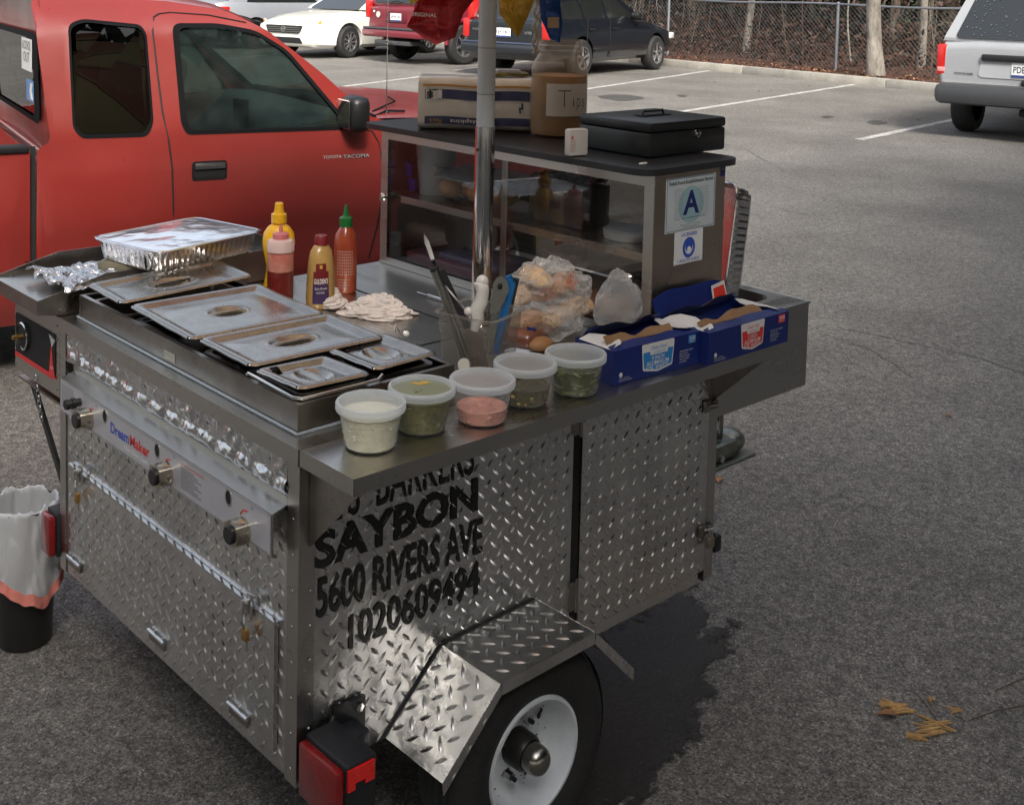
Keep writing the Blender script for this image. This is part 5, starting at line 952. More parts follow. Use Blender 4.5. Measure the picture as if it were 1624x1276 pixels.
# griddle load: foil tray, foil sheet, scraper
FOIL = mat('aluminium foil', (.90, .90, .91), .2, 1, bump=.12, bs=18, dist=.01, rvar=.05)
CFOIL = mat('crumpled foil', (.82, .82, .83), .2, 1, bump=.9, bs=45, dist=.02)
def tray(M, w, l, h, name, label, grp, lid=True, slopes=.02):
    t = thing(name, label, 'foil tray', M.translation, grp); mb = MB(); nn = 120; vs = []; fs = []
    per = rrect(-w/2, w/2, -l/2, l/2, .035, 8); per2 = []
    tot = 0; L = []
    for i in range(len(per)):
        a, b = Vector(per[i]), Vector(per[(i+1) % len(per)]); L.append((a, b, tot)); tot += (b-a).length
    nn = int(tot/.0042); 
    for k in range(nn):
        d = tot*k/nn
        for a, b, t0 in L:
            if t0 <= d < t0+(b-a).length+1e-9: per2.append(a+(b-a)*((d-t0)/max(1e-9, (b-a).length))); break
        else: per2.append(L[-1][1])
    n = len(per2); rows = [(0.0, 1), (-.003, 1.0), (-.004, .965), (-.010, .955), (-h*.5, .93), (-h*.9, .905), (-h, .88)]
    for z, k in rows:
        for i, p in enumerate(per2):
            rib = (1+.016*(1 if (i//2) % 2 else -1)) if k < .95 and k > .89 else 1
            vs.append((p.x*(1-(1-k)*l/w*1.0 if 0 else 1-(1-k))*rib, p.y*(1-(1-k)*w/l)*(rib if abs(p.x) < w/2-.03 else rib), z))
    m_ = len(rows); mb.add(vs, [(r*n+i, r*n+(i+1) % n, (r+1)*n+(i+1) % n, (r+1)*n+i) for r in range(m_-1) for i in range(n)]+[tuple(range((m_-1)*n, m_*n))[::-1]], FOIL, M); kb = .86; mb.grid(40, 40, lambda u, v: ((u-.5)*w*kb, (v-.5)*l*kb, -h-.001-.007*abs(math.sin(u*math.pi*11))*min(1, 9*min(v, 1-v))+.001*fbm((u, v, 3), 9)), mat('dull foil', (.62, .62, .62), .5, .55, bump=.3, bs=30), M)
    mb.tube([M @ Vector((p.x, p.y, 0)) for p in per2[::3]]+[M @ Vector((per2[0].x, per2[0].y, 0))], .0032, FOIL, 6); mb.build('tray', t, 40)
    if lid:
        mb = MB(); mb.grid(46, 40, lambda u, v: ((u-.5)*(w-.008), (v-.5)*(l-.008), .002+.0028*fbm((u, v, 0), 3.5, 3)*min(1, 8*min(u, 1-u, v, 1-v))+.006*math.sin(math.pi*u)*math.sin(math.pi*v)), FOIL, M); mb.build('foil_cover', t, 60)
    return t
TM = Matrix.Translation((.312, 1.03, .925)) @ Matrix.Rotation(-.10, 4, 'Z') @ Matrix.Rotation(R_(-2), 4, 'X')
a_, b_, c_, d_ = [un(*p, 'z', .928) for p in ((160, 372), (238, 408), (404, 367), (325, 344))]; ctr = (a_+b_+c_+d_)/4; dx = (c_+d_-a_-b_); wv = dx.length/2; lv = ((a_+d_)-(b_+c_)).length/2; ang = math.atan2(dx.y, dx.x)
tray(Matrix.Translation((ctr.x, ctr.y, .928)) @ Matrix.Rotation(ang, 4, 'Z'), wv*1.0, lv*.98, .050, 'foil_tray', 'ribbed foil tray with a shiny foil cover on the griddle', None)
mb = MB(); M = Matrix.Translation((.13, 1.03, .846)); 
def fs_(u, v):
    x, y = (u-.5)*.26, (v-.5)*.22; e = min(1, 6*min(u, 1-u, v, 1-v)); return (x+.012*fbm((u, v, 1), 4), y+.02*fbm((u, v, 2), 3), .002+.02*max(0, fbm((u, v, 5), 3.5)+.25)*e+.028*max(0, .22-u)*3*abs(math.sin(v*9))+.006*fbm((u, v, 3), 14))
mb.grid(60, 50, fs_, CFOIL, M); tag(mb.build('foil_sheet', None, 35, loc=(.13, 1.03, .846)), 'crumpled sheet of foil on the griddle, left of the foil tray', 'foil')
WD = mat('greasy wood', (.22, .17, .10), .5, var=.4, vs=20, stretch=(1, 6, 1)); mb = MB(); p1, p2 = un(160, 418, 'z', .868), un(235, 424, 'z', .868); d = (p2-p1); M = fr(p1, d, (0, 0, 1)); 
mb.box(0, d.length*.9, -.012, .010, -.022, .022, mat('stained block', (.16, .14, .09), .55, var=.5, vs=18), M, bev=.008); mb.box(d.length*.3, d.length+.05, -.016, -.012, -.03, .03, DSTEEL, M); tag(mb.build('grill_scraper', None, 30), 'greasy olive block of the grill scraper between foil sheet and foil tray', 'scraper')
# bottles
def bottle(px_, prof, mats, name, label, sx=1, sy=1, rz=0, r0=None, parts=()):
    p = un(*px_, 'z', H); p.z = H+.0006; t = thing(name, label, 'bottle', p); M = Matrix.Translation(p) @ Matrix.Diagonal((1.03, 1.03, 1.12, 1)) @ Matrix.Rotation(rz, 4, 'Z')
    for nm, pf, m, s in parts: mb = MB(); mb.lathe(pf, m, M @ Matrix.Diagonal((s[0], s[1], 1, 1)), 36, cap=True); mb.build(nm, t, 40)
    return t, M, p
YP = mat('yellow plastic', (.80, .43, .012), .35, coat=.3); 
q = (441, 478); bottle(q, None, None, 'mustard_bottle', 'tall bright yellow squeeze bottle at the back of the condiments', rz=R_(-40), parts=[
    ('bottle', [(.030, 0), (.034, .006), (.034, .03), (.028, .062), (.027, .075), (.034, .105), (.037, .125), (.034, .145), (.024, .158), (.016, .163), (.016, .168)], YP, (1, .8)), ('cap', [(.0175, .166), (.0175, .184), (.013, .186), (.0105, .193), (.0095, .206), (.007, .208), (.0001, .209)], YP, (1, 1))])
KR = mat('pink ketchup streaks', (.42, .09, .06), .3, coat=.4, var=.5, vs=30, col2=(.52, .26, .2)); KD = mat('ketchup', (.17, .016, .012), .3, coat=.4, var=.3, vs=25)
bottle((444, 494), None, None, 'ketchup_bottle', 'clear squeeze bottle half full of dark ketchup with a pink nozzle cap', parts=[
    ('bottle', [(.0265, 0), (.0285, .005), (.0285, .085)], KD, (1, 1)), ('upper_bottle', [(.0285, .0852), (.0285, .118), (.026, .124)], KR, (1, 1)), ('collar', [(.030, .124), (.030, .140), (.027, .146), (.018, .149)], film('milky collar', (.7, .5, .47), .85, .4, .1), (1, 1)), ('nozzle', [(.0175, .149), (.0175, .159), (.013, .161), (.005, .163), (.003, .176), (.0001, .177)], mat('pink plastic', (.55, .16, .17), .4), (1, 1))])
BM_ = mat('brown mustard', (.46, .28, .09), .35, coat=.35, var=.25, vs=16)
tb, Mb, pb = bottle((508, 486), None, None, 'brown_mustard_bottle', 'tan spicy mustard bottle with maroon cap and label', rz=R_(0), parts=[
    ('bottle', [(.030, 0), (.034, .005), (.035, .02), (.033, .06), (.030, .095), (.026, .115), (.018, .126), (.0145, .129)], BM_, (1, .8)), ('cap', [(.0150, .1292), (.0150, .145), (.013, .148), (.0001, .148)], mat('maroon cap', (.20, .014, .02), .4), (1, 1))])
LBL = mat('maroon label', (.16, .012, .015), .35); LBP = mat('violet label', (.05, .025, .09), .35)
def onlathe(mb, M, prof, s, a0, a1, z0, z1, m, off=.0007, nu=14, nv=6):
    def rad(z):
        for (r1, q1), (r2, q2) in zip(prof, prof[1:]):
            if q1 <= z <= q2: return r1+(r2-r1)*(z-q1)/(q2-q1)
        return prof[-1][0]
    mb.grid(nu, nv, lambda u, v: ((rad(z0+(z1-z0)*v)+off)*math.cos(a0+(a1-a0)*u)*s[0], (rad(z0+(z1-z0)*v)+off)*math.sin(a0+(a1-a0)*u)*s[1], z0+(z1-z0)*v), m, M); return rad
bp = [(.030, 0), (.034, .005), (.035, .02), (.033, .06), (.030, .095), (.026, .115), (.018, .126)]
va = math.atan2(CAM.y-pb.y, CAM.x-pb.x)+.12
mb = MB(); rad = onlathe(mb, Mb, bp, (1, .8), va-.58, va+.58, .012, .052, LBP); onlathe(mb, Mb, bp, (1, .8), va-.58, va+.58, .052, .078, LBL); onlathe(mb, Mb, bp, (1, .8), va-.40, va+.40, .078, .094, LBL); onlathe(mb, Mb, bp, (1, .8), va-.10, va+.10, .084, .091, mat('gold print', (.6, .38, .06), .4), .0012)
def bent(mb, txt, M, a0, a1, z0, z1, m, R0, s, bold=0, flip=False):
    t2 = MB(); t2.text(txt, 1, 1, m, Matrix.Identity(4), bold, 0)
    mb.add([((R0(z0+(z1-z0)*v[1]))*math.cos(a0+(a1-a0)*v[0])*s[0], (R0(z0+(z1-z0)*v[1]))*math.sin(a0+(a1-a0)*v[0])*s[1], z0+(z1-z0)*v[1]) for v in t2.v], t2.f, m, M)
bent(mb, "GULDEN'S", Mb, va-.50, va+.50, .053, .064, WHITE, lambda z: rad(z)+.0014, (1, .8), .02); bent(mb, 'Spicy Brown', Mb, va-.42, va+.42, .040, .046, WHITE, lambda z: rad(z)+.0014, (1, .8)); bent(mb, 'MUSTARD', Mb, va-.3, va+.25, .033, .037, WHITE, lambda z: rad(z)+.0014, (1, .8)); mb.build('label', tb, 60)
SR = mat('red hot sauce', (.34, .028, .012), .28, coat=.5, var=.45, vs=22, col2=(.5, .12, .05))
sp_ = [(.024, 0), (.027, .004), (.027, .105), (.024, .125), (.015, .138), (.013, .142)]
ts, Ms, ps = bottle((547, 462), None, None, 'hot_sauce_bottle', 'red hot sauce bottle with a green pointed cap and white print', parts=[
    ('bottle', sp_, SR, (1, 1)), ('cap', [(.0150, .142), (.0155, .16), (.012, .162), (.007, .165), (.005, .178), (.003, .188), (.0001, .189)], mat('green plastic', (.01, .20, .04), .35, coat=.3), (1, 1))])
mb = MB(); va2 = math.atan2(CAM.y-ps.y, CAM.x-ps.x); PW2 = mat('faded white print', (.50, .36, .32), .5)
for k in range(9):
    for j in range(9):
        a = va2-.75+j*.165; onlathe(mb, Ms, sp_, (1, 1), a, a+.085, .040+k*.0062, .0435+k*.0062, PW2, .0006, 3, 2)
for k in range(4): onlathe(mb, Ms, sp_, (1, 1), va2-.7, va2+.3+.1*(k % 2), .012+k*.006, .0135+k*.006, PW2, .0006, 10, 2)
mb.build('print', ts)
# towel
TWL = mat('terry cloth', (.72, .65, .61), .95, var=.14, vs=12, bump=.8, bs=300, dist=.003); TWB = mat('soot specks', (.08, .05, .04), .9)
def towel(cpx, a, w, l, label, seed, hgt=.035):
    c = un(*cpx, 'z', H); mb = MB(); M = Matrix.Translation((c.x, c.y, H)) @ Matrix.Rotation(a, 4, 'Z')
    def f(u, v):
        th = 2*math.pi*v; k = 1+.16*fbm((math.cos(th), math.sin(th), seed), 1.4)+.03*math.sin(5*th+seed)
        x, y = u*math.cos(th)*w/2*k, u*math.sin(th)*l/2*k
        wx = .012*fbm((x, y, seed), 14, 2, seed); q1 = noise.noise(Vector(((x+wx)*12, (y*.6+wx)*12, seed))); q2 = noise.noise(Vector((x*7+seed, (y+x*.6)*15, seed*2))); rid = math.exp(-(q1*2.6)**2); rid2 = math.exp(-(q2*3.6)**2)
        e = 1-u**2.6; h = (1-u**5)*(.006+hgt*(.20*rid+.26*rid2+.10*(1-u)))+.0035*math.sin(x*90+y*160+3*rid)*(1-u**8)+.003
        return (x+.006*rid*e, y+.010*rid2*e, max(.0012, h))
    mb.grid(70, 150, f, TWL, M, closev=True); mb.grid(2, 150, lambda u, v: (f(1, v)[0]*u*.98, f(1, v)[1]*u*.98, .001), TWL, M, closev=True)
    rr = random.Random(int(seed*10))
    for k in range(16):
        u, v = rr.uniform(.3, .95), rr.random(); p = f(u, v); mb.sphere(p, rr.uniform(.0008, .002), TWB, 6, 1, 1, .6, M)
    tag(mb.build('towel', None, 85, loc=(c.x, c.y, H)), label, 'towel', 'crumpled towels by the bottles')
def bunch(cpx, lobes, label, seed, a0):
    c = un(*cpx, 'z', H); mb = MB(); R = Matrix.Rotation(a0, 4, 'Z')
    for k, (x, y, z, lx, ly, lz, a) in enumerate(lobes):
        M = Matrix.Translation((c.x, c.y, H)) @ R @ Matrix.Translation((x, y, z)) @ Matrix.Rotation(R_(a), 4, 'Z')
        def f(u, v, k=k):
            th, ph = 2*math.pi*v, math.pi*u; d = Vector((-math.cos(ph), math.sin(ph)*math.cos(th), math.sin(ph)*math.sin(th)))
            g = 1+.24*noise.fractal(d*1.3+Vector((seed+k*3, 0, 0)), 1.2, 2, 2)-.16*math.exp(-(noise.noise(d*1.7+Vector((0, seed+k, 0)))*6)**2)
            return (d.x*lx*g, d.y*ly*g, max(.001-z, d.z*lz*g))
        mb.grid(60, 72, f, TWL, M, closev=True)
    rr = random.Random(int(seed*10))
    tag(mb.build('towel', None, 85, loc=(c.x, c.y, H)), label, 'towel', 'crumpled towels by the bottles')
bunch((598, 500), [(0, 0, .006, .085, .050, .012, 0), (-.022, .010, .018, .044, .020, .022, 35), (.012, .014, .022, .050, .018, .026, -20), (.040, -.006, .012, .040, .020, .016, 15), (-.010, -.022, .012, .050, .014, .012, -8), (-.048, .0, .012, .024, .026, .016, 70)], 'larger crumpled off-white towel, right of the other and free of the bottles', 5.1, R_(-48))
bunch((524, 484), [(0, 0, .008, .040, .050, .012, 0), (.004, .012, .020, .022, .030, .018, 20), (-.010, -.016, .016, .026, .024, .014, -30)], 'smaller crumpled towel piece directly in front of the tan mustard bottle', 8.1, R_(-30))
pa, pb2 = un(662, 463, 'z', H+.006), un(712, 478, 'z', H+.006); mb = MB(); mb.tube([pa, pa+(pb2-pa)*.4], .0012, CHROME, 6); mb.cyl(pa+(pb2-pa)*.35, pb2, .0045, CHROME, 12); tag(mb.build('thermometer_probe', None, 40), 'thin chrome probe lying on the counter behind the utensil tub', 'probe')
# utensil tub
TC = un(765, 590, 'z', H); tq = [un(*p, 'z', .925) for p in ((684, 494), (783, 513), (838, 488))]
ux = (tq[1]-tq[0]); uy = (tq[2]-tq[1]); TA = math.atan2(uy.y, uy.x); tw_, tl_ = .100, .102; TCtr = (tq[0]+tq[2])/2; TCtr = Vector((TCtr.x, TCtr.y, H)); MT = Matrix.Translation(TCtr+Vector((0, 0, .0008))) @ Matrix.Rotation(TA, 4, 'Z')
POLY = film('smoky clear plastic', (.30, .28, .24), .20, .12, .08, 20)
tub = thing('utensil_tub', 'smoky clear square plastic tub full of utensils beside the pans', 'tub', TCtr); mb = MB(); hT = .135; vs = []; rings = []
wx, wy = (tq[2]-tq[1]).length, (tq[1]-tq[0]).length
for z, k in ((0, .76), (.004, .79), (.095, .86), (.098, .90), (.131, .915), (.1315, 1.0), (.135, 1.0), (.135, .93), (.132, .90)):
    rings.append([(x, y, z) for x, y in rrect(-wx/2*k, wx/2*k, -wy/2*k, wy/2*k, .016, 5)])
n = len(rings[0]); mb.add(sum(rings, []), [(r*n+i, r*n+(i+1) % n, (r+1)*n+(i+1) % n, (r+1)*n+i) for r in range(len(rings)-1) for i in range(n)]+[tuple(range(n))[::-1]], POLY, MT); mb.build('tub', tub, 40)
def U(x, y, z): return MT @ Vector((x, y, z))
def atpx(u, v, ref):   # point of this picture position at the distance of ref
    d = fw+RT*((u-PPX)/FPX)-UP*((v-PPY)/FPX); return CAM+d*((ref-CAM).dot(fw)/d.dot(fw))
cT = TCtr+Vector((0, 0, .1)); far_ = cT+Vector((.03, .04, 0)); 
def blade(mb, a, b, w0, w1, th, m, side=None):
    a, b = Vector(a), Vector(b); d = (b-a).normalized(); s = side or d.cross((CAM-a)).normalized(); nrm = d.cross(s).normalized()*th
    mb.add([a-s*w0-nrm, a+s*w0-nrm, b+s*w1-nrm, b-s*w1-nrm, a-s*w0+nrm, a+s*w0+nrm, b+s*w1+nrm, b-s*w1+nrm], [(0, 1, 2, 3), (4, 7, 6, 5), (0, 4, 5, 1), (1, 5, 6, 2), (2, 6, 7, 3), (3, 7, 4, 0)], m)
bot = U(.0, .0, .012)
UG = 'utensils standing in the tub'
mb = MB(); A = atpx(673, 372, far_); B = atpx(692, 428, far_); Cc = atpx(700, 460, far_); blade(mb, A, atpx(677, 384, far_), .0006, .0045, .0012, CHROME); blade(mb, atpx(677, 384, far_), B, .0045, .0032, .0012, CHROME); mb.tube([B, Cc, atpx(742, 590, far_)], [.004, .006, .006], DSTEEL, 8); tag(mb.build('skewer_knife', None, 30), 'slim pointed steel blade reaching highest out of the utensil tub', 'knife', UG)
mb = MB(); A = atpx(688, 425, cT); Bt = atpx(748, 588, cT); mb.cyl(A, Bt, .0085, mat('tong steel', (.30, .30, .28), .3, 1), 10, r2=.0055); mb.lathe([(.0088, 0), (.0088, .006)], SHADOW_BLACK, Matrix.Translation(A) @ (Bt-A).to_track_quat('Z', 'Y').to_matrix().to_4x4(), 12)
blade(mb, atpx(700, 428, cT), atpx(742, 520, cT), .006, .007, .002, BLACK); blade(mb, atpx(742, 520, cT), atpx(752, 585, cT), .006, .018, .0012, DSTEEL); mb.tube([atpx(706, 452, cT), atpx(744, 500, cT), atpx(765, 560, cT)], .003, CHROME, 8)
tag(mb.build('tongs', None, 40), 'grey steel tongs with black inner arm leaning to the left in the tub', 'tongs', UG)
mb = MB(); h0 = cT+Vector((.0, -.01, 0)); pts = [(765, 443), (762, 449), (766, 462), (763, 478), (756, 492), (758, 506), (752, 524)]; mb.tube([atpx(u, v, h0) for u, v in pts], [.006, .0135, .0125, .0130, .0140, .0125, .008], mat('ivory plastic', (.66, .64, .60), .4), 14); mb.sphere(atpx(765, 446, h0), .012, mat('ivory plastic', (.66, .64, .60), .4), 14); mb.sphere(atpx(743, 494, h0), .009, mat('ivory plastic', (.66, .64, .60), .4), 12)
blade(mb, atpx(752, 520, h0), atpx(758, 590, h0), .012, .022, .001, DSTEEL); tag(mb.build('white_handled_knife', None, 60), 'white curvy plastic knife handle sticking out of the tub', 'knife', UG)
mb = MB(); h1 = cT+Vector((.025, .01, 0)); hq = [atpx(u, v, h1) for u, v in ((788, 440), (796, 438), (805, 447), (807, 462), (799, 478), (786, 500), (776, 497), (780, 470), (782, 450))]; nn = len(hq); dv = (CAM-h1).normalized()*.006
mb.add([p-dv for p in hq]+[p+dv for p in hq], [tuple(range(nn)), tuple(range(nn, 2*nn))[::-1]]+[(i, (i+1) % nn, nn+(i+1) % nn, nn+i) for i in range(nn)], mat('grey handle', (.22, .22, .20), .4, .6)); mb.sphere(atpx(793, 454, h1)+dv, .005, SHADOW_BLACK, 10, sz=1.2); mb.tube([atpx(786, 496, h1), atpx(775, 560, h1)], .008, mat('grey handle', (.22, .22, .20), .4, .6), 8); mb.tube([atpx(801, 470, h1), atpx(797, 480, h1), atpx(794, 488, h1)], .003, CHROME, 6); tag(mb.build('can_opener', None, 40), 'grey flat handled opener with a round hole, middle of the tub', 'opener', UG)
mb = MB(); h2 = cT+Vector((.04, .02, 0)); mb.tube([atpx(u, v, h2) for u, v in ((806, 437), (811, 450), (804, 480), (794, 520), (786, 560))], [.007, .009, .009, .008, .007], mat('blue plastic', (.01, .13, .36), .35), 12); tag(mb.build('blue_handled_utensil', None, 60), 'blue plastic handle between the grey opener and the black handle', 'utensil', UG)
mb = MB(); h3 = cT+Vector((.05, .02, 0)); a_ = atpx(817, 441, h3); b_ = atpx(796, 540, h3); blade(mb, a_, b_, .0085, .0075, .007, BLACK); tag(mb.build('black_handled_utensil', None, 30), 'square black handle at the right side of the tub', 'utensil', UG)
mb = MB(); mb.lathe([(.0001, .0), (.012, .0), (.012, .002), (.0001, .002)], mat('cream disc', (.62, .60, .52), .5), fr(atpx(736, 578, TCtr+Vector((-.03, -.04, .03))), RT, UP), 20); tag(mb.build('spoon_tip'), 'round cream spoon end seen through the tub wall', 'spoon', UG)
# deli containers
CLR = film('milky clear plastic', (.62, .64, .64), .07, .25, .05, 20, .4); LIDC = film('milky lid plastic', (.74, .78, .80), .34, .3, .05, 20, .5); RIMC = film('lid rim plastic', (.80, .84, .86), .62, .3, .05, 20, .5)
def deli(lpx, label, fill, fh, extra=None, lidm=None):
    c = un(*lpx, 'z', .860); c.z = H+.0015; t = thing('deli_container', label, 'container', c, 'plastic deli containers along the shelf'); M = Matrix.Translation(c); rr = random.Random(int(lpx[0]))
    rad = lambda z: .0405+(.0515-.0405)*min(1, z/.060)
    mb = MB(); mb.lathe([(.036, .0), (.0395, .001), (.0415, .004), (.0505, .055), (.0520, .056), (.0525, .066)], CLR, M, 44, cap=False); mb.lathe([(.0001, .0008), (.036, .0008)], CLR, M, 30, cap=False); mb.build('tub', t, 40)
    lumpy = MB(); N = 40
    lumpy.grid(18, N, lambda u, v: ((rad(.003+u*fh)-.0016+.0012*fbm((u*3, math.cos(6.283*v)*2, math.sin(6.283*v)*2), 2.2))*math.cos(6.2832*v), (rad(.003+u*fh)-.0016+.0012*fbm((u*3, math.cos(6.283*v)*2, math.sin(6.283*v)*2), 2.2))*math.sin(6.2832*v), .003+u*fh), fill, M, closev=True)
    rt_ = rad(.003+fh)-.002
    lumpy.grid(14, N, lambda u, v: (u*rt_*math.cos(6.2832*v), u*rt_*math.sin(6.2832*v), .003+fh+.0035*fbm((u*math.cos(6.2832*v), u*math.sin(6.2832*v), lpx[0]), 3)*(1-u**4)), fill, M, closev=True)
    if extra: extra(lumpy, M, rr, rad, fh)
    lumpy.build('contents', t, 60)
    mb = MB(); mb.lathe([(.0520, .060), (.0565, .0605), (.0572, .063), (.0572, .071), (.0555, .0735), (.0520, .0735), (.0505, .070), (.0495, .066)], RIMC, M, 48, cap=False)
    mb.lathe([(.0495, .0660), (.030, .0668), (.0001, .0672)], lidm or LIDC, M, 48, cap=False); mb.build('lid', t, 40); return t, M
ON = mat('chopped onion', (.90, .87, .66), .5, bump=1, bs=90, dist=.004, var=.15, vs=60); RL_ = mat('green relish', (.20, .19, .03), .35, var=.7, vs=110, col2=(.04, .05, .008), bump=1, bs=110, dist=.004); TMT = mat('pink salsa', (.78, .36, .28), .45, var=.35, vs=60, bump=.6, bs=100, dist=.004)
JL = mat('brown jalapeno', (.10, .085, .03), .35, var=.6, vs=60, bump=.6, bs=90); PK = mat('green pepper brine', (.075, .085, .022), .25, var=.5, vs=40)
def chunks(ms, n, s, zf=1.0):
    def f(mb, M, rr, rad, fh):
        for k in range(n):
            a = rr.uniform(0, 6.283); z = .005+rr.random()*(fh-.006)*zf; q = rad(z)-.0030; mb.sphere((q*math.cos(a), q*math.sin(a), z), s*rr.uniform(.6, 1.3), rr.choice(ms), 8, 1, 1, rr.uniform(.4, 1), M)
    return f
def slices(mb, M, rr, rad, fh):
    mm_ = [mat('pepper slice', (.20, .23, .06), .3, coat=.4), mat('pale pepper slice', (.30, .31, .11), .3, coat=.4)]
    for k in range(95):
        a = rr.uniform(0, 6.283); z = .005+rr.random()*fh; q = rad(z)-.0035; M2 = M @ Matrix.Translation((q*math.cos(a), q*math.sin(a), z)) @ Matrix.Rotation(a, 4, 'Z') @ Matrix.Rotation(rr.uniform(.1, .6)*rr.choice((-1, 1)), 4, 'X')
        mb.sphere((0, 0, 0), .009*rr.uniform(.7, 1.2), mm_[k % 2], 10, .22, 1.1, .35, M2)
deli((588, 640), 'nearest plastic container full of pale chopped onion', ON, .052, chunks([ON, mat('onion bit', (.80, .78, .60), .4)], 60, .003))
t, M = deli((669, 615), 'lidded container full of dark green relish with a yellow smear on its lid', RL_, .051, chunks([RL_, mat('relish bit', (.22, .20, .05), .3)], 110, .0028), film('greenish lid plastic', (.55, .60, .42), .5, .3, .05, 20, .5))
mb = MB(); rr = random.Random(2)
for k in range(26): mb.sphere((.016+rr.gauss(0, .006), .020+rr.gauss(0, .004), .0676), rr.uniform(.0012, .004), mat('mustard smear', (.55, .36, .03), .4), 8, 1, 1, .2, M)
for k in range(14): mb.sphere((-.018+rr.gauss(0, .008), -.008+rr.gauss(0, .005), .0672), rr.uniform(.0008, .002), RL_, 6, 1, 1, .4, M)
mb.build('smear', t)
deli((765, 603), 'container with a little pink salsa at the bottom, third from the near end', TMT, .022, chunks([TMT], 40, .0035))
deli((833, 577), 'container with brown green chopped peppers in its lower half, fourth from the near end', JL, .030, chunks([JL, mat('corn bit', (.45, .36, .10), .4), mat('brown bit', (.14, .10, .05), .3)], 90, .0035))
deli((913, 562), 'container of sliced green peppers, farthest and next to the blue foil box', PK, .043, slices)
# foil sheet boxes
NB = mat('navy card', (.006, .018, .13), .42, var=.1, vs=30); CB = mat('brown card', (.20, .115, .055), .8, var=.15, vs=30); WC = mat('white card', (.62, .62, .62), .5); SKY = mat('sky blue print', (.02, .20, .50), .4); REDP = mat('red card print', (.62, .04, .03), .4)
def fbox(a, b, depth, h, label, colr, inch, seed, tr=0):
    """a, b: bottom corners of the long face that looks at the viewer; open top flaps"""
    a = Vector((a[0], a[1], H+.0012)); b = Vector((b[0], b[1], H+.0012)); X = (b-a).normalized(); Yv = Vector((-X.y, X.x, 0)); L = (b-a).length; M = fr(a, X, Yv, (0, 0, 1)); rr = random.Random(seed)
    t = thing('foil_sheet_box', label, 'box', a+X*L/2+Yv*depth/2, 'open foil sheet boxes on the shelf'); mb = MB(); th = .0012
    for (x0, x1, y0, y1) in ((0, L, 0, th), (0, L, depth-th, depth), (0, th, th, depth-th), (L-th, L, th, depth-th)): mb.box(x0, x1, y0, y1, 0, h, NB, M)
    mb.box(th, L-th, th, depth-th, 0, th, CB, M); mb.box(.006, L-.006, .006, depth-.006, th, h*.45, mat('foil stack', (.6, .6, .6), .3, .9), M); bx = mb.build('carton', t)
    F = M @ fr((0, -.0006, 0), (1, 0, 0), (0, 0, 1)); mb = MB()
    x0, x1 = (.33, .67) if colr is SKY else (.40, .66); zt = h
    lab = [(x0*L, .014), (.5*(x0+x1)*L, .007), (x1*L, .014), ((x1+.02)*L, zt-.001), ((x0-.02)*L, zt-.001)]; mb.prism(roundpoly(lab, .004, 3), .0004, WC, F)
    lab2 = [(x0*L+.003, .017), (.5*(x0+x1)*L, .0105), (x1*L-.003, .017), ((x1+.014)*L-.002, zt*.74), ((x0-.014)*L+.002, zt*.74)]; mb.prism(roundpoly(lab2, .003, 3), .0008, colr, F)
    wl = (x1-x0)*L; F2 = F @ Matrix.Translation((0, 0, .0011)); mb.prism([(x0*L+wl*.22, zt*.64), (x0*L+wl*.82, zt*.64), (x0*L+wl*.82, zt*.93), (x0*L+wl*.22, zt*.93)], .0003, WC, F2)
    mb.text('Daily Chef', wl*.52, zt*.13, colr, F2 @ Matrix.Translation((x0*L+wl*.26, zt*.76, .0004))); mb.text('FOODSERVICE', wl*.4, zt*.045, colr, F2 @ Matrix.Translation((x0*L+wl*.32, zt*.68, .0004)))
    mb.text(inch, wl*.42, zt*.13, WC, F2 @ Matrix.Translation((x0*L+wl*.28, zt*.475, 0)), .01); mb.text('ALUMINUM', wl*.76, zt*.13, WC, F2 @ Matrix.Translation((x0*L+wl*.10, zt*.325, 0)), .01); mb.text('FOIL SHEETS', wl*.78, zt*.12, WC, F2 @ Matrix.Translation((x0*L+wl*.09, zt*.185, 0)), .01)
    mb.prism([(.86*L, zt*.70), (.945*L, zt*.70), (.945*L, zt*.95), (.86*L, zt*.95)], .0004, SKY if colr is SKY else REDP, F); mb.text('500', .07*L, zt*.12, WC, F2 @ Matrix.Translation((.868*L, zt*.80, 0)), .01); mb.text('SHEETS', .06*L, zt*.05, WC, F2 @ Matrix.Translation((.873*L, zt*.73, 0)))
    mb.lathe([(.0001, .0004), (.0045, .0004)], WC, F @ Matrix.Translation((.08*L, zt*.27, 0)), 12, cap=False); mb.text('8 IN x 10.75 IN', .11*L, zt*.04, WC, F2 @ Matrix.Translation((.06*L, zt*.15, 0))); mb.text('500 COUNT SHEETS', .14*L, zt*.04, WC, F2 @ Matrix.Translation((.06*L, zt*.08, 0)))
    for k in range(5): mb.text(('POP-UP FOIL SHEETS', 'EASY TO USE', 'INTERFOLDED', 'HEAVY GAUGE', 'KITCHEN')[k], L*(.16, .09, .12, .11, .08)[k], zt*.04, WC, F2 @ Matrix.Translation((.755*L, zt*(.50-.08*k), 0)))
    mb.build('print', bx)
    # torn top: front panel strip, brown-lined back flap, white end flaps
    def flap(p0, p1, out, lift, m_in, m_out, name, wav=.004, n=14):
        mb = MB(); p0, p1 = Vector(p0), Vector(p1); out = Vector(out); 
        def g(u, v, o=0): c = p0+(p1-p0)*u; k = wav*(math.sin(u*7+seed)+.5*math.sin(u*17+seed*2)); e = 1-.45*abs(2*u-1)**3; return c+out*v*e+Vector((0, 0, lift*v*e+k*v+o))
        mb.grid(n, 4, lambda u, v: g(u, v), m_in, M); mb.grid(n, 4, lambda u, v: g(u, v, -.0012), m_out, M); mb.build(name, bx, 60)
    flap((.0, 0, h), (L, 0, h), (0, .028, 0), .004, NB, CB, 'front_flap', .002)
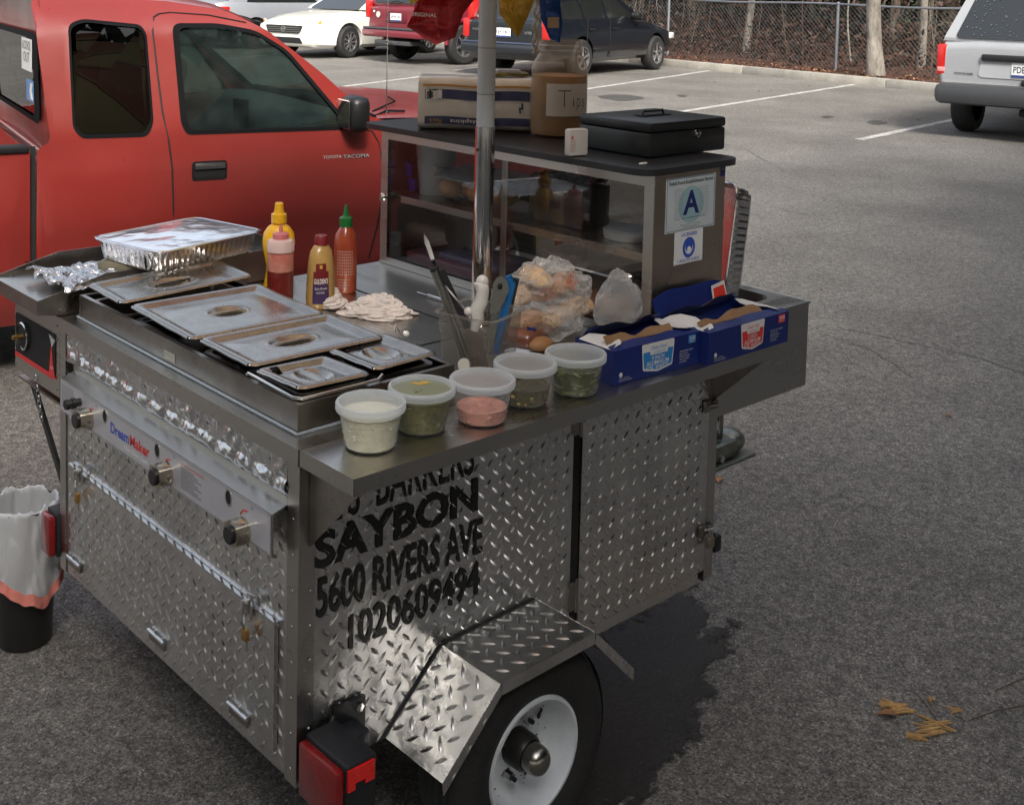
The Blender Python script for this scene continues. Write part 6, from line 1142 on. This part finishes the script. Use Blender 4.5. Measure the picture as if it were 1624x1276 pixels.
    flap((.08*L, depth, h), (.92*L, depth, h), (0, -.030, 0), .024, CB, NB, 'torn_flap', .006)
    flap((.05*L, .030, h+.003), (.80*L, .026, h+.003), (0, .022, 0), .008, CB, CB, 'torn_strip', .007)
    flap((0, .01, h), (0, depth-.01, h), (.05, 0, 0), .006, WC, NB, 'end_flap', .003, 8); flap((L, depth-.01, h), (L, .01, h), (-.05, 0, 0), .008, WC, NB, 'end_flap', .003, 8)
    return t, M, L, bx
b1a, b1b = un(972, 613, 'z', H), un(1108, 577, 'z', H); fbox((b1a.x, b1a.y), (b1b.x, b1b.y), .105, .066, 'open navy foil box with a sky blue label, next to the last container', SKY, '9 INCH', 1.0)
b2a, b2b = un(1123, 581, 'z', H), un(1249, 542, 'z', H); t, M, L, bx = fbox((b2a.x, b2a.y), (b2b.x, b2b.y), .13, .066, 'open navy foil box with a red label at the far end of the shelf', REDP, '12 INCH', 2.3)
mb = MB(); mb.grid(14, 5, lambda u, v: (L*(-.02+.9*u), .13+.012*v, .066+.050*v*(1-.3*abs(2*u-1)**3)+.003*math.sin(u*9)), NB, M); mb.prism([(L*.66, 0), (L*.85, .004), (L*.83, .040), (L*.66, .034)], .0005, WC, M @ fr((0, .1275, .072), (1, 0, 0), (0, .2, 1))); mb.prism([(L*.68, 0.004), (L*.83, .008), (L*.815, .032), (L*.68, .028)], .0009, REDP, M @ fr((0, .1272, .072), (1, 0, 0), (0, .2, 1))); mb.build('raised_lid', bx, 60)
# bags
BAG = film('clear plastic bag', (.80, .80, .80), .13, .07, .6, 9)
def blob(mb, c, rx, ry, rz, m, seed, amp=.25, sc=2.2, n=44, crease=.0, flat=True):
    def f(u, v):
        th, ph = 2*math.pi*v, math.pi*u; d = Vector((math.sin(ph)*math.cos(th), math.sin(ph)*math.sin(th), -math.cos(ph)))
        k = 1+amp*noise.fractal(d*sc+Vector((seed, 0, 0)), 1, 2, 3)-crease*abs(noise.noise(d*sc*2.3+Vector((0, seed, 0))))
        p = Vector((d.x*rx*k, d.y*ry*k, d.z*rz*k)); return (c[0]+p.x, c[1]+p.y, max(H+.001 if flat else -9, c[2]+p.z))
    mb.grid(n, n, f, m, closev=True)
BUN = mat('bun crust', (.48, .25, .11), .6, var=.3, vs=14, bump=.1, bs=60); BNC = mat('bun crumb', (.66, .46, .28), .8, var=.15, vs=30, bump=.4, bs=90); HAM = mat('pink wrapper', (.50, .16, .13), .4, var=.4, vs=18)
bc = un(885, 540, 'z', H); bc = Vector((bc.x+.01, bc.y+.02, H)); t = thing('bag_of_buns', 'open clear bag of pale buns leaning against the glass case', 'bag of buns', bc)
for k, (dx_, dy_, dz_, a) in enumerate([(-.05, .03, .035, .3), (.02, .02, .035, .5), (-.06, .05, .085, .2), (.0, .05, .09, .8), (.06, .0, .05, .1), (-.03, .03, .125, 1.2), (.05, .03, .10, .6)]):
    mb = MB(); M = Matrix.Translation((bc.x+dx_, bc.y+dy_, bc.z+dz_)) @ Matrix.Rotation(a, 4, 'Z') @ Matrix.Rotation(.25*math.sin(k*3), 4, 'X')
    mb.grid(24, 28, lambda u, v: (lambda d: (d.x*.056*(1+.05*noise.noise(d*2+Vector((k, 0, 0)))), d.y*.027*(1+.08*noise.noise(d*3)), d.z*.025*(1 if d.z > 0 else .6)+.004*abs(d.z)*noise.noise(d*4)))(Vector((math.copysign(abs(math.cos(math.pi*u))**.7, -math.cos(math.pi*u)), math.sin(math.pi*u)**.8*math.cos(2*math.pi*v), math.sin(math.pi*u)**.8*math.sin(2*math.pi*v)))), BUN if k % 3 == 0 else BNC, M, closev=True); mb.build('bun', t, 60)
mb = MB(); blob(mb, (bc.x-.01, bc.y+.02, bc.z+.075), .115, .080, .088, BAG, 3.0, .26, 2.0, 56, .25); 
e0 = atpx(822, 432, bc); e1 = atpx(850, 452, bc); e2 = atpx(885, 482, bc)
def sheet(u, v): p = e0+(e2-e0)*u+Vector((0, 0, -1))*(.012+.05*u)*v+RT*.01*math.sin(v*6); return p+(CAM-p).normalized()*(.006*math.sin(u*12+v*5))
mb.grid(24, 10, sheet, BAG); mb.grid(20, 12, lambda u, v: e2+RT*(.07*(u-.3))+UP*(-.055*v+.01)+fw*(-.02-.01*math.sin(u*9+v*4)), BAG); mb.build('bag', t, 25)
mb = MB(); OR = mat('orange bag print', (.55, .10, .04), .5)
for c_, an, s in (((897, 448), 1.1, .03), ((856, 452), -.6, .035)):
    p = atpx(*c_, bc)-fw*.055; X = RT*math.cos(an)+UP*math.sin(an); Yq = UP*math.cos(an)-RT*math.sin(an); mb.text('FRESH', s, .009, OR, fr(p, X, Yq), .01); mb.text('BUNS', s*.8, .008, OR, fr(p-Yq*.012, X, Yq), .01)
mb.build('print', t)
hc = un(838, 548, 'z', H); mb = MB(); M = Matrix.Translation((hc.x+.02, hc.y+.02, H+.02)) @ Matrix.Rotation(.3, 4, 'Z'); t = thing('meat_packet', 'brown red packet with blue and red emblem squeezed under the bun bag', 'packet', (hc.x+.02, hc.y+.02, H))
mb.box(-.07, .06, -.04, .04, -.0185, .018, mat('meat brown', (.20, .07, .04), .35, var=.5, vs=25, coat=.6), M, bev=.014); mb.build('packet', t, 50); mb = MB(); FM = fr(atpx(832, 540, hc)-fw*.02, RT, UP)
mb.prism([(0, .0), (.020, .014), (.022, .03), (.004, .034)], .0006, NV, FM); mb.prism([(.012, -.012), (.034, -.014), (.024, .010)], .0006, REDP, FM @ Matrix.Translation((0, 0, .0004))); mb.tube([FM @ Vector((0, .004, .001)), FM @ Vector((.012, .020, .001)), FM @ Vector((.022, .010, .001))], .0008, WHITE, 5); mb.build('emblem', t)
c = un(846, 562, 'z', H); mb = MB(); mb.sphere((c.x+.03, c.y+.01, H+.014), .018, mat('dark bun', (.30, .15, .06), .6), 20, 1.7, 1.1, .8); tag(mb.build('loose_bun', None, 60), 'brown bun end behind the fourth container lid', 'bun')
c = un(826, 556, 'z', H); mb = MB(); mb.box(-.03, .03, -.02, .02, 0, .004, mat('paper', (.55, .6, .7), .6), Matrix.Translation((c.x, c.y, H+.0005)) @ Matrix.Rotation(.2, 4, 'Z')); tag(mb.build('paper_slip'), 'pale blue paper slip beside the utensil tub', 'paper')
ec = un(985, 510, 'z', .85); mb = MB(); blob(mb, (ec.x+.01, ec.y+.02, .885), .048, .042, .066, film('empty bag film', (.82, .84, .86), .14, .08, .5, 7), 7.7, .22, 1.1, 52, .12, False); tag(mb.build('empty_bag', None, 25, loc=(ec.x, ec.y, .84)), 'empty inflated clear bag resting on the blue labelled foil box', 'plastic bag')
# inside the case
def inbox(u, v, x): return un(u, v, 'x', x)
p = inbox(645, 330, .99); t = thing('cup_bag', 'white tub with blue stripes on the upper shelf at the left end of the case', 'tub', (p.x, p.y, .977)); mb = MB(); mb.lathe([(.045, 0), (.055, .13), (.057, .13), (.057, .14)], mat('white tub plastic', (.45, .45, .45), .4), Matrix.Translation((1.0, .845, .977)), 28); mb.build('tub', t, 40)
mb = MB()
for (u0, v0, u1, v1) in ((643, 256, 652, 280), (647, 280, 658, 304)):
    q0, q1 = inbox(u0, v0, .943), inbox(u1, v1, .943); mb.add([(.943, q0.y, q0.z), (.943, q1.y, q0.z-.005), (.943, q1.y-.002, q1.z), (.943, q0.y-.004, q1.z)], [(0, 1, 2, 3)], mat('bright blue stripe', (.02, .05, .45), .4))
mb.build('stripe', t)
mb = MB(); yb = .66; t = thing('roll_tray', 'clear clamshell of brown rolls on the upper shelf behind the pole', 'roll tray', (1.0, yb, .977))
for k in range(4): mb.sphere((.975+.03*(k % 2), yb+.09-k*.055, 1.010), .030, BUN, 18, 1.2, 1.2, .95)
mb.build('rolls', t, 60); mb = MB(); mb.prism(rrect(-.07, .07, -.15, .13, .03), .003, film('clamshell', (.6, .6, .62), .30, .12, .6, 20), T(1.0, yb, 1.047, 0, 0, R_(-8))); mb.tube([Vector((1.0, yb, 1.050))+Vector((x, y, -x*.14)) for x, y in rrect(-.07, .07, -.15, .13, .03)], .002, film('clamshell', (.6, .6, .62), .30, .12, .6, 20), 6); mb.build('clamshell_lid', t, 40)
mb = MB(); mb.lathe([(.06, 0), (.062, .018), (.058, .02), (.0001, .02)], mat('grey lid stack', (.40, .41, .40), .5), Matrix.Translation((1.0, .17, .977)), 32); tag(mb.build('lid_stack', None, 40), 'short stack of round lids at the right of the upper shelf', 'lids')
mb = MB(); mb.box(-.10, .10, -.16, .16, 0, .05, mat('brown bread bag', (.24, .11, .05), .5, var=.4, vs=12, coat=.5), Matrix.Translation((1.0, .27, H+.007)), bev=.02); tag(mb.build('bread_packet', None, 50), 'brown bread packet low in the right half of the case', 'bread')
mb = MB(); mb.box(-.08, .09, -.15, .15, 0, .03, mat('maroon packet', (.12, .03, .05), .4, var=.5, vs=10), Matrix.Translation((1.0, .72, H+.007)), bev=.006); mb.box(-.06, .08, -.12, .10, .0302, .045, mat('violet packet', (.08, .07, .14), .4), Matrix.Translation((1.0, .66, H+.007)), bev=.004); tag(mb.build('wrapper_stack', None, 50), 'maroon and violet packets low in the left half of the case', 'packet')
for k, (y, r) in enumerate(((.80, .055), (.70, .06))): mb = MB(); mb.lathe([(r-.002, 0), (r, .002), (r, .006), (.0001, .006)], mat('dusty clear disc', (.16, .16, .155), .5), fr((1.05-.01*k, y, H+.09), (0, -1, 0), (.2, 0, 1)), 32); tag(mb.build('plate', None, 30), ('leftmost dim round plate standing in the lower case', 'second dim round plate standing right of the first in the lower case')[k], 'plate', 'plates standing in the case')
mb = MB(); mb.grid(20, 20, lambda u, v: (.96+.10*u, .28+.18*v, 1.085+.012*fbm((u, v, 4), 6)), CFOIL); mb.box(.962, 1.058, .285, .455, .978, 1.072, mat('dark tin', (.05, .04, .035), .4, .5)); tag(mb.build('foil_parcel', None, 30), 'foil topped parcel high in the middle of the upper shelf', 'parcel')
# on the roof of the case
RZ = dz1+.0152
c0, c1, c2 = un(1030, 252, 'z', RZ), un(1150, 238, 'z', RZ), un(915, 218, 'z', RZ); X = (c1-c0); X.z = 0; Lx = X.length; X.normalize(); Yq = Vector((-X.y, X.x, 0)); dl = abs((c2-c0).dot(Yq)); dl = .215
BM0 = fr(c0, X, Yq, (0, 0, 1)); CBX = mat('black enamel', (.012, .014, .015), .42, bump=.08, bs=400, coat=.15); t = thing('cash_box', 'black metal cash box with a chrome lock on top of the glass case', 'cash box', c0+X*Lx/2+Yq*dl/2)
mb = MB(); mb.box(0, Lx, 0, dl, .001, .055, CBX, BM0, bev=.006); bb = mb.build('box', t, 40); mb = MB(); mb.box(-.0006, Lx+.0006, -.0006, dl+.0006, .0555, .078, CBX, BM0, bev=.006); mb.build('lid', t, 40)
mb = MB(); mb.lathe([(.0105, 0), (.0095, .004), (.006, .006), (.0001, .006)], CHROME, BM0 @ fr((Lx*.60, -.0005, .046), (1, 0, 0), (0, 0, 1)), 20, cap=False); mb.box(-.001, .001, -.005, .005, .006, .0075, SHADOW_BLACK, BM0 @ fr((Lx*.60, -.0005, .046), (1, 0, 0), (0, 0, 1))); mb.build('lock', bb, 40)
mb = MB(); mb.tube([BM0 @ Vector(q) for q in ((Lx*.36, dl*.5, .081), (Lx*.38, dl*.5, .090), (Lx*.40, dl*.5, .088), (Lx*.60, dl*.5, .088), (Lx*.62, dl*.5, .090), (Lx*.64, dl*.5, .081))], .0028, CBX, 8); mb.prism(rrect(Lx*.3, Lx*.7, dl*.42, dl*.58, .008), .0008, BLACK, BM0 @ Matrix.Translation((0, 0, .0802))); mb.build('handle', t, 50)
mb = MB(); q = un(1020, 259, 'z', RZ); mb.lathe([(.0001, .001), (.009, .001), (.010, 0)], WHITE, Matrix.Translation((q.x, q.y, RZ)) @ Matrix.Diagonal((1.3, .5, 1, 1)), 16, cap=False); tag(mb.build('white_tab'), 'small flat white tab at the front corner under the cash box', 'tab')
w0, w1, w2 = un(897, 244, 'z', RZ), un(903, 249, 'z', RZ), un(933, 247, 'z', RZ); X = (w2-w1); X.z = 0; lw_ = X.length; X.normalize(); WM_ = fr(w1, X, (-X.y, X.x, 0), (0, 0, 1)); t = thing('white_pill_box', 'small white flip box with red print between tip jar and cash box', 'box', w1)
mb = MB(); mb.box(0, lw_, 0, .022, .0005, .060, mat('white box plastic', (.62, .60, .58), .4), WM_, bev=.005); mb.build('case', t, 40); mb = MB()
for k in range(6): mb.box(.002, .0155, -.0006, -.0002, .012+k*.0045, .0135+k*.0045, mat('grey pink print', (.45, .25, .25), .5), WM_ @ Matrix.Rotation(0, 4, 'Z'))
mb.box(.004, .009, -.0008, -.0003, .038, .045, RD, WM_); mb.build('print', t)
jc = un(885, 214, 'z', RZ); JR = .0
ja, jb = un(838, 214, 'z', RZ+.02), un(931, 214, 'z', RZ+.02); JR = (jb-ja).length/2*.98; JM = Matrix.Translation((jc.x, jc.y, RZ)) @ Matrix.Diagonal((1, 1, 1.42, 1)); t = thing('tip_jar', 'big clear plastic jar marked Tips, partly wrapped in brown card', 'jar', (jc.x, jc.y, RZ))
JP = [(JR*.86, .001), (JR*.97, .006), (JR, .018), (JR, .112), (JR*.95, .128), (JR*.80, .140), (JR*.76, .143), (JR*.76, .146), (JR*.80, .147), (JR*.80, .150), (JR*.76, .151), (JR*.76, .155), (JR*.80, .156), (JR*.80, .159), (JR*.76, .160), (JR*.76, .168)]
mb = MB(); mb.lathe(JP, film('jar plastic', (.50, .42, .30), .22, .1, .1, 20), JM, 44, cap=False); jb_ = mb.build('jar', t, 40)
KC = mat('brown kraft', (.42, .20, .055), .75, var=.35, vs=12); mb = MB(); mb.lathe([(JR*.95, .004), (JR*.965, .016), (JR*.965, .104), (JR*.95, .106)], KC, JM, 44, cap=True); mb.build('card_liner', t, 40)
va = math.atan2(CAM.y-jc.y, CAM.x-jc.x); mb = MB(); TPp = mat('tips paper', (.62, .58, .52), .7, var=.12, vs=14); onlathe(mb, JM, [(JR, 0), (JR, .2)], (1, 1), va-.45, va+1.25, .038, .094, TPp, .0012, 20, 4)
JC = [(JR, 0), (JR, .2)]; onlathe(mb, JM, JC, (1, 1), va-.04, va+.42, .0815, .0832, INK, .0019, 10, 2); onlathe(mb, JM, JC, (1, 1), va+.17, va+.20, .054, .0814, INK, .0019, 2, 4); bent(mb, 'i', JM, va+.50, va+.54, .055, .072, INK, lambda z: JR+.0018, (1, 1), -.018); bent(mb, 'p', JM, va+.66, va+.82, .047, .069, INK, lambda z: JR+.0018, (1, 1), -.018); bent(mb, 's', JM, va+.90, va+1.05, .054, .068, INK, lambda z: JR+.0018, (1, 1), -.018); mb.build('tips_sign', t, 60)
# napkin pack
n0, n1 = un(662, 206, 'z', RZ), un(842, 212, 'z', RZ); X = (n1-n0); X.z = 0; nl = X.length; X.normalize(); NMx = fr(n0, X, (-X.y, X.x, 0), (0, 0, 1)); nd, nh = .13, .134
NPK = mat('napkin pack', (.78, .75, .68), .4, var=.08, vs=10, bump=.5, bs=14, coat=.6); t = thing('napkin_pack', 'plastic wrapped pack of white napkins with blue bands, standing upside down', 'napkins', n0+X*nl/2)
mb = MB(); mb.grid(40, 30, lambda u, v: None or (lambda a: (nl*u, nd/2-(nd/2)*math.copysign(abs(math.cos(a))**.35, math.cos(a)), .002+nh/2+(nh/2)*math.copysign(abs(math.sin(a))**.35, math.sin(a))+.003*fbm((u*3, v*4, 2), 2)))(2*math.pi*v), NPK, NMx, closev=True)
for u in (0, 1): mb.grid(6, 30, lambda r, v, u=u: (lambda a: (nl*u+(.006*(1-r))*(1 if u else -1), nd/2-r*(nd/2)*math.copysign(abs(math.cos(a))**.35, math.cos(a)), .002+nh/2+r*(nh/2)*math.copysign(abs(math.sin(a))**.35, math.sin(a))))(2*math.pi*v), NPK, NMx, closev=True)
pk = mb.build('wrap', t, 50); NBB = mat('pack blue', (.015, .018, .10), .3, coat=.5, bump=.3, bs=20); mb = MB(); NF = NMx @ fr((0, -.0022, 0), (1, 0, 0), (0, 0, 1))
def bandf(x0, x1, z0, z1, m, off=0): mb.grid(20, 4, lambda u, v: (x0+(x1-x0)*u, z0+(z1-z0)*v+.0015*math.sin(u*9), off+.0012*math.sin(u*14+1)), m, NF)
bandf(.018, nl-.004, .016, .036, NBB); bandf(.018, nl-.004, .080, .104, NBB); bandf(.012, nl-.004, .112, .117, mat('orange trim', (.60, .30, .06), .4)); bandf(.020, .062, .081, .103, WHITE, .002)
for k in range(9): mb.box(.024+k*.0017, .0249+k*.0017+(.0004 if k % 3 == 0 else 0), .083, .1, .0035, .0038, INK, NF)
flip = Matrix.Diagonal((-1, -1, 1, 1)); mb.text('Napkins', .075, .013, WHITE, NF @ Matrix.Translation((.158, .033, .003)) @ flip, .01); YL = mat('gold yellow print', (.55, .36, .05), .4); mb.text('Thick &', .032, .007, YL, NF @ Matrix.Translation((.062, .030, .003)) @ flip, .01); mb.text('Absorbent', .032, .005, YL, NF @ Matrix.Translation((.062, .0215, .003)) @ flip, .005)
mb.prism([(nl-.030, .050), (nl-.026, .050), (nl-.027, .060), (nl-.020, .060), (nl-.021, .076), (nl-.026, .076), (nl-.0255, .065), (nl-.032, .065)], .0005, NBB, NF @ Matrix.Translation((0, 0, .002))); mb.build('print', pk)
mb = MB(); M = NMx @ Matrix.Translation((nl*.78, nd*.5, nh+.006)) @ Matrix.Rotation(.2, 4, 'Z'); mb.box(-.04, .05, -.03, .03, 0, .008, mat('yellow black packet', (.30, .26, .04), .4, var=.8, vs=40, col2=(.01, .01, .01)), M, bev=.002); mb.box(-.03, .03, -.02, .03, .0082, .016, film('clear packet', (.6, .6, .6), .4), M, bev=.003); tag(mb.build('snack_packet', None, 30), 'yellow and black packet lying on top of the napkin pack', 'packet')
# crisp packets hanging from the umbrella
def chipbag(outline, ref, m, name, label, prints, seed, thick=.016):
    P = [atpx(u, v, ref) for u, v in outline]; c = sum(P, Vector())/len(P); F = fr(c, RT, UP); Fi = F.inverted(); q = [((Fi @ p).x, (Fi @ p).y) for p in P]; t = thing(name, label, 'crisp packet', c, 'crisp packets hanging under the umbrella')
    mb = MB()
    def ed(x, y): 
        d = 9
        for a, b in zip(q, q[1:]+q[:1]):
            a, b = Vector(a), Vector(b); k = max(0, min(1, (Vector((x, y))-a).dot(b-a)/(b-a).length_squared)); d = min(d, (Vector((x, y))-a-(b-a)*k).length)
        return d
    for s in (1, -1): skin(mb, q, [], lambda x, y: F @ Vector((x, y, s*(thick*(1-math.exp(-ed(x, y)/.018))+.006*fbm((x, y, s), 14, 3, seed)*min(1, ed(x, y)/.01)))), m, .008)
    mb.build('packet', t, 60)
    for fn in prints: fn(t, F, thick, q)
    mb = MB(); top = c+UP*.09; mb.tube([top-UP*.03, top+Vector((0, 0, .25)), Vector((.70+(top.x-.70)*.9, .335+(top.y-.335)*.9, 2.15))], .0012, mat('string', (.5, .45, .35), .8), 5); mb.build('string', t); return t
RB = mat('red crisp foil', (.42, .010, .012), .22, .5, coat=.6, bump=.3, bs=26); YB = mat('yellow crisp foil', (.62, .34, .02), .22, .5, coat=.6, bump=.3, bs=26, var=.25, vs=10); BB = mat('blue crisp foil', (.01, .06, .26), .22, .5, coat=.6, bump=.3, bs=26)
def redprint(t, F, th, q):
    mb = MB(); mb.grid(24, 4, lambda u, v: (-.075+.13*u, .004+.045*u+.012*v+.006*math.sin(u*5), th+.011), mat('yellow stripe', (.65, .40, .03), .3, coat=.4), F)
    mb.text('Chips', .075, .028, WHITE, F @ T(-.035, .028, th+.013, .25), .02, shear=.3); mb.text('ORIGINAL', .060, .009, WHITE, F @ T(-.075, -.020, th+.011, -.06), .01); mb.build('print', t)
pref = Vector((.66, .50, 1.33))
chipbag([(672, -60), (756, -60), (752, 0), (735, 22), (722, 60), (690, 72), (645, 42), (655, 22)], pref, RB, 'red_crisp_packet', 'red and yellow crisp packet hanging left of the pole', [redprint], 1.1)
chipbag([(788, -50), (850, -50), (848, 0), (836, 30), (822, 60), (806, 42), (792, 22)], Vector((.85, .33, 1.35)), YB, 'yellow_crisp_packet', 'yellow crisp packet hanging right of the pole', [], 2.2)
def blueprint(t, F, th, q):
    mb = MB(); mb.box(-.014, .012, -.045, -.02, th+.004, th+.005, mat('tan snack picture', (.35, .25, .18), .5), F); mb.build('print', t)
chipbag([(852, -50), (890, -50), (888, 0), (892, 40), (888, 68), (872, 62), (858, 30)], Vector((.98, .33, 1.35)), BB, 'blue_crisp_packet', 'blue crisp packet hanging above the tip jar', [blueprint], 3.1, .012)
mb = MB(); a = atpx(846, 85, Vector((.95, .36, 1.3))); b = atpx(852, -50, Vector((.95, .36, 1.3))); mb.tube([a+(b-a)*k/16+RT*.004*math.sin(k*2.2) for k in range(17)], .0035, mat('string', (.5, .45, .35), .8), 6); mb.tube([a+(b-a)*k/16+RT*(.009+.004*math.cos(k*2.2)) for k in range(17)], .003, mat('string', (.5, .45, .35), .8), 6); tag(mb.build('rope', None, 50), 'twisted beige cord hanging between yellow and blue packets', 'cord')
# foil pan standing in the sink behind the case
q0, q1, q2 = un(1160, 285, 'x', 1.25), un(1197, 310, 'x', 1.25), un(1165, 468, 'x', 1.25)
PM_ = fr((1.235, .14, .955), (-.45, -1, .06), (.16, 0, 1)); tray(PM_, .235, .27, .045, 'foil_pan', 'ribbed foil pan standing on edge behind the glass case', None, False)
# bin
bc = un(14, 1046, 'z', GZ); BR = (un(64, 1030, 'z', GZ)-un(-32, 1030, 'z', GZ)).length/2*.99; t = thing('rubbish_bin', 'black bin with a white liner and pink drawstring at the left edge', 'bin', bc+Vector((.02, .06, 0))); bc = bc+Vector((.06, .06, 0)); bh = .335
M = Matrix.Translation(bc); mb = MB(); mb.lathe([(BR*.86, .002), (BR*.9, .008), (BR*1.12, bh)], BLACK, M, 40, cap=False); mb.lathe([(.0001, .01), (BR*.86, .01)], BLACK, M, 30, cap=False); mb.build('bin', t, 40)
LN = film('white bin liner', (.90, .91, .93), .74, .35, .8, 14, .45)
def lin(u, v):
    a = 2*math.pi*v; n_ = fbm((math.cos(a)*1.5, math.sin(a)*1.5, u*2), 2.5); f = .035*math.sin(a*9+3*u+2*n_)
    if u < .45: z = bh+.012-(.45-u)*.62; r = BR*1.08-(.45-u)*.05
    else: k = (u-.45)/.55; z = bh+.012-k*.185*(1+.12*math.sin(a*3)); r = BR*(1.13+.20*math.sin(min(1, k*1.3)*1.6)+.10*n_*k)
    return (r*math.cos(a)*(1+f*1.0), r*math.sin(a)*(1+f*1.0), z+.012*n_)
mb = MB(); mb.grid(44, 120, lin, LN, M, closev=True); ln = mb.build('liner', t, 70)
mb = MB(); mb.grid(4, 120, lambda u, v: (lambda p: (p[0]*1.012, p[1]*1.012, p[2]-.028*u+.006))(lin(1.0, v)), mat('pink drawstring', (.72, .24, .20), .5, bump=.3, bs=40), M, closev=True); mb.build('drawstring', ln, 60)
mb = MB(); p = bc+Vector((-.0, -.0, bh-.04)); a, b = atpx(8, 862, p), atpx(26, 826, p); mb.tube([a, (a+b)/2, b], [.003, .0035, .006], WHITE, 8); tag(mb.build('plastic_spoon', None, 60), 'white plastic spoon lying inside the bin liner', 'spoon')
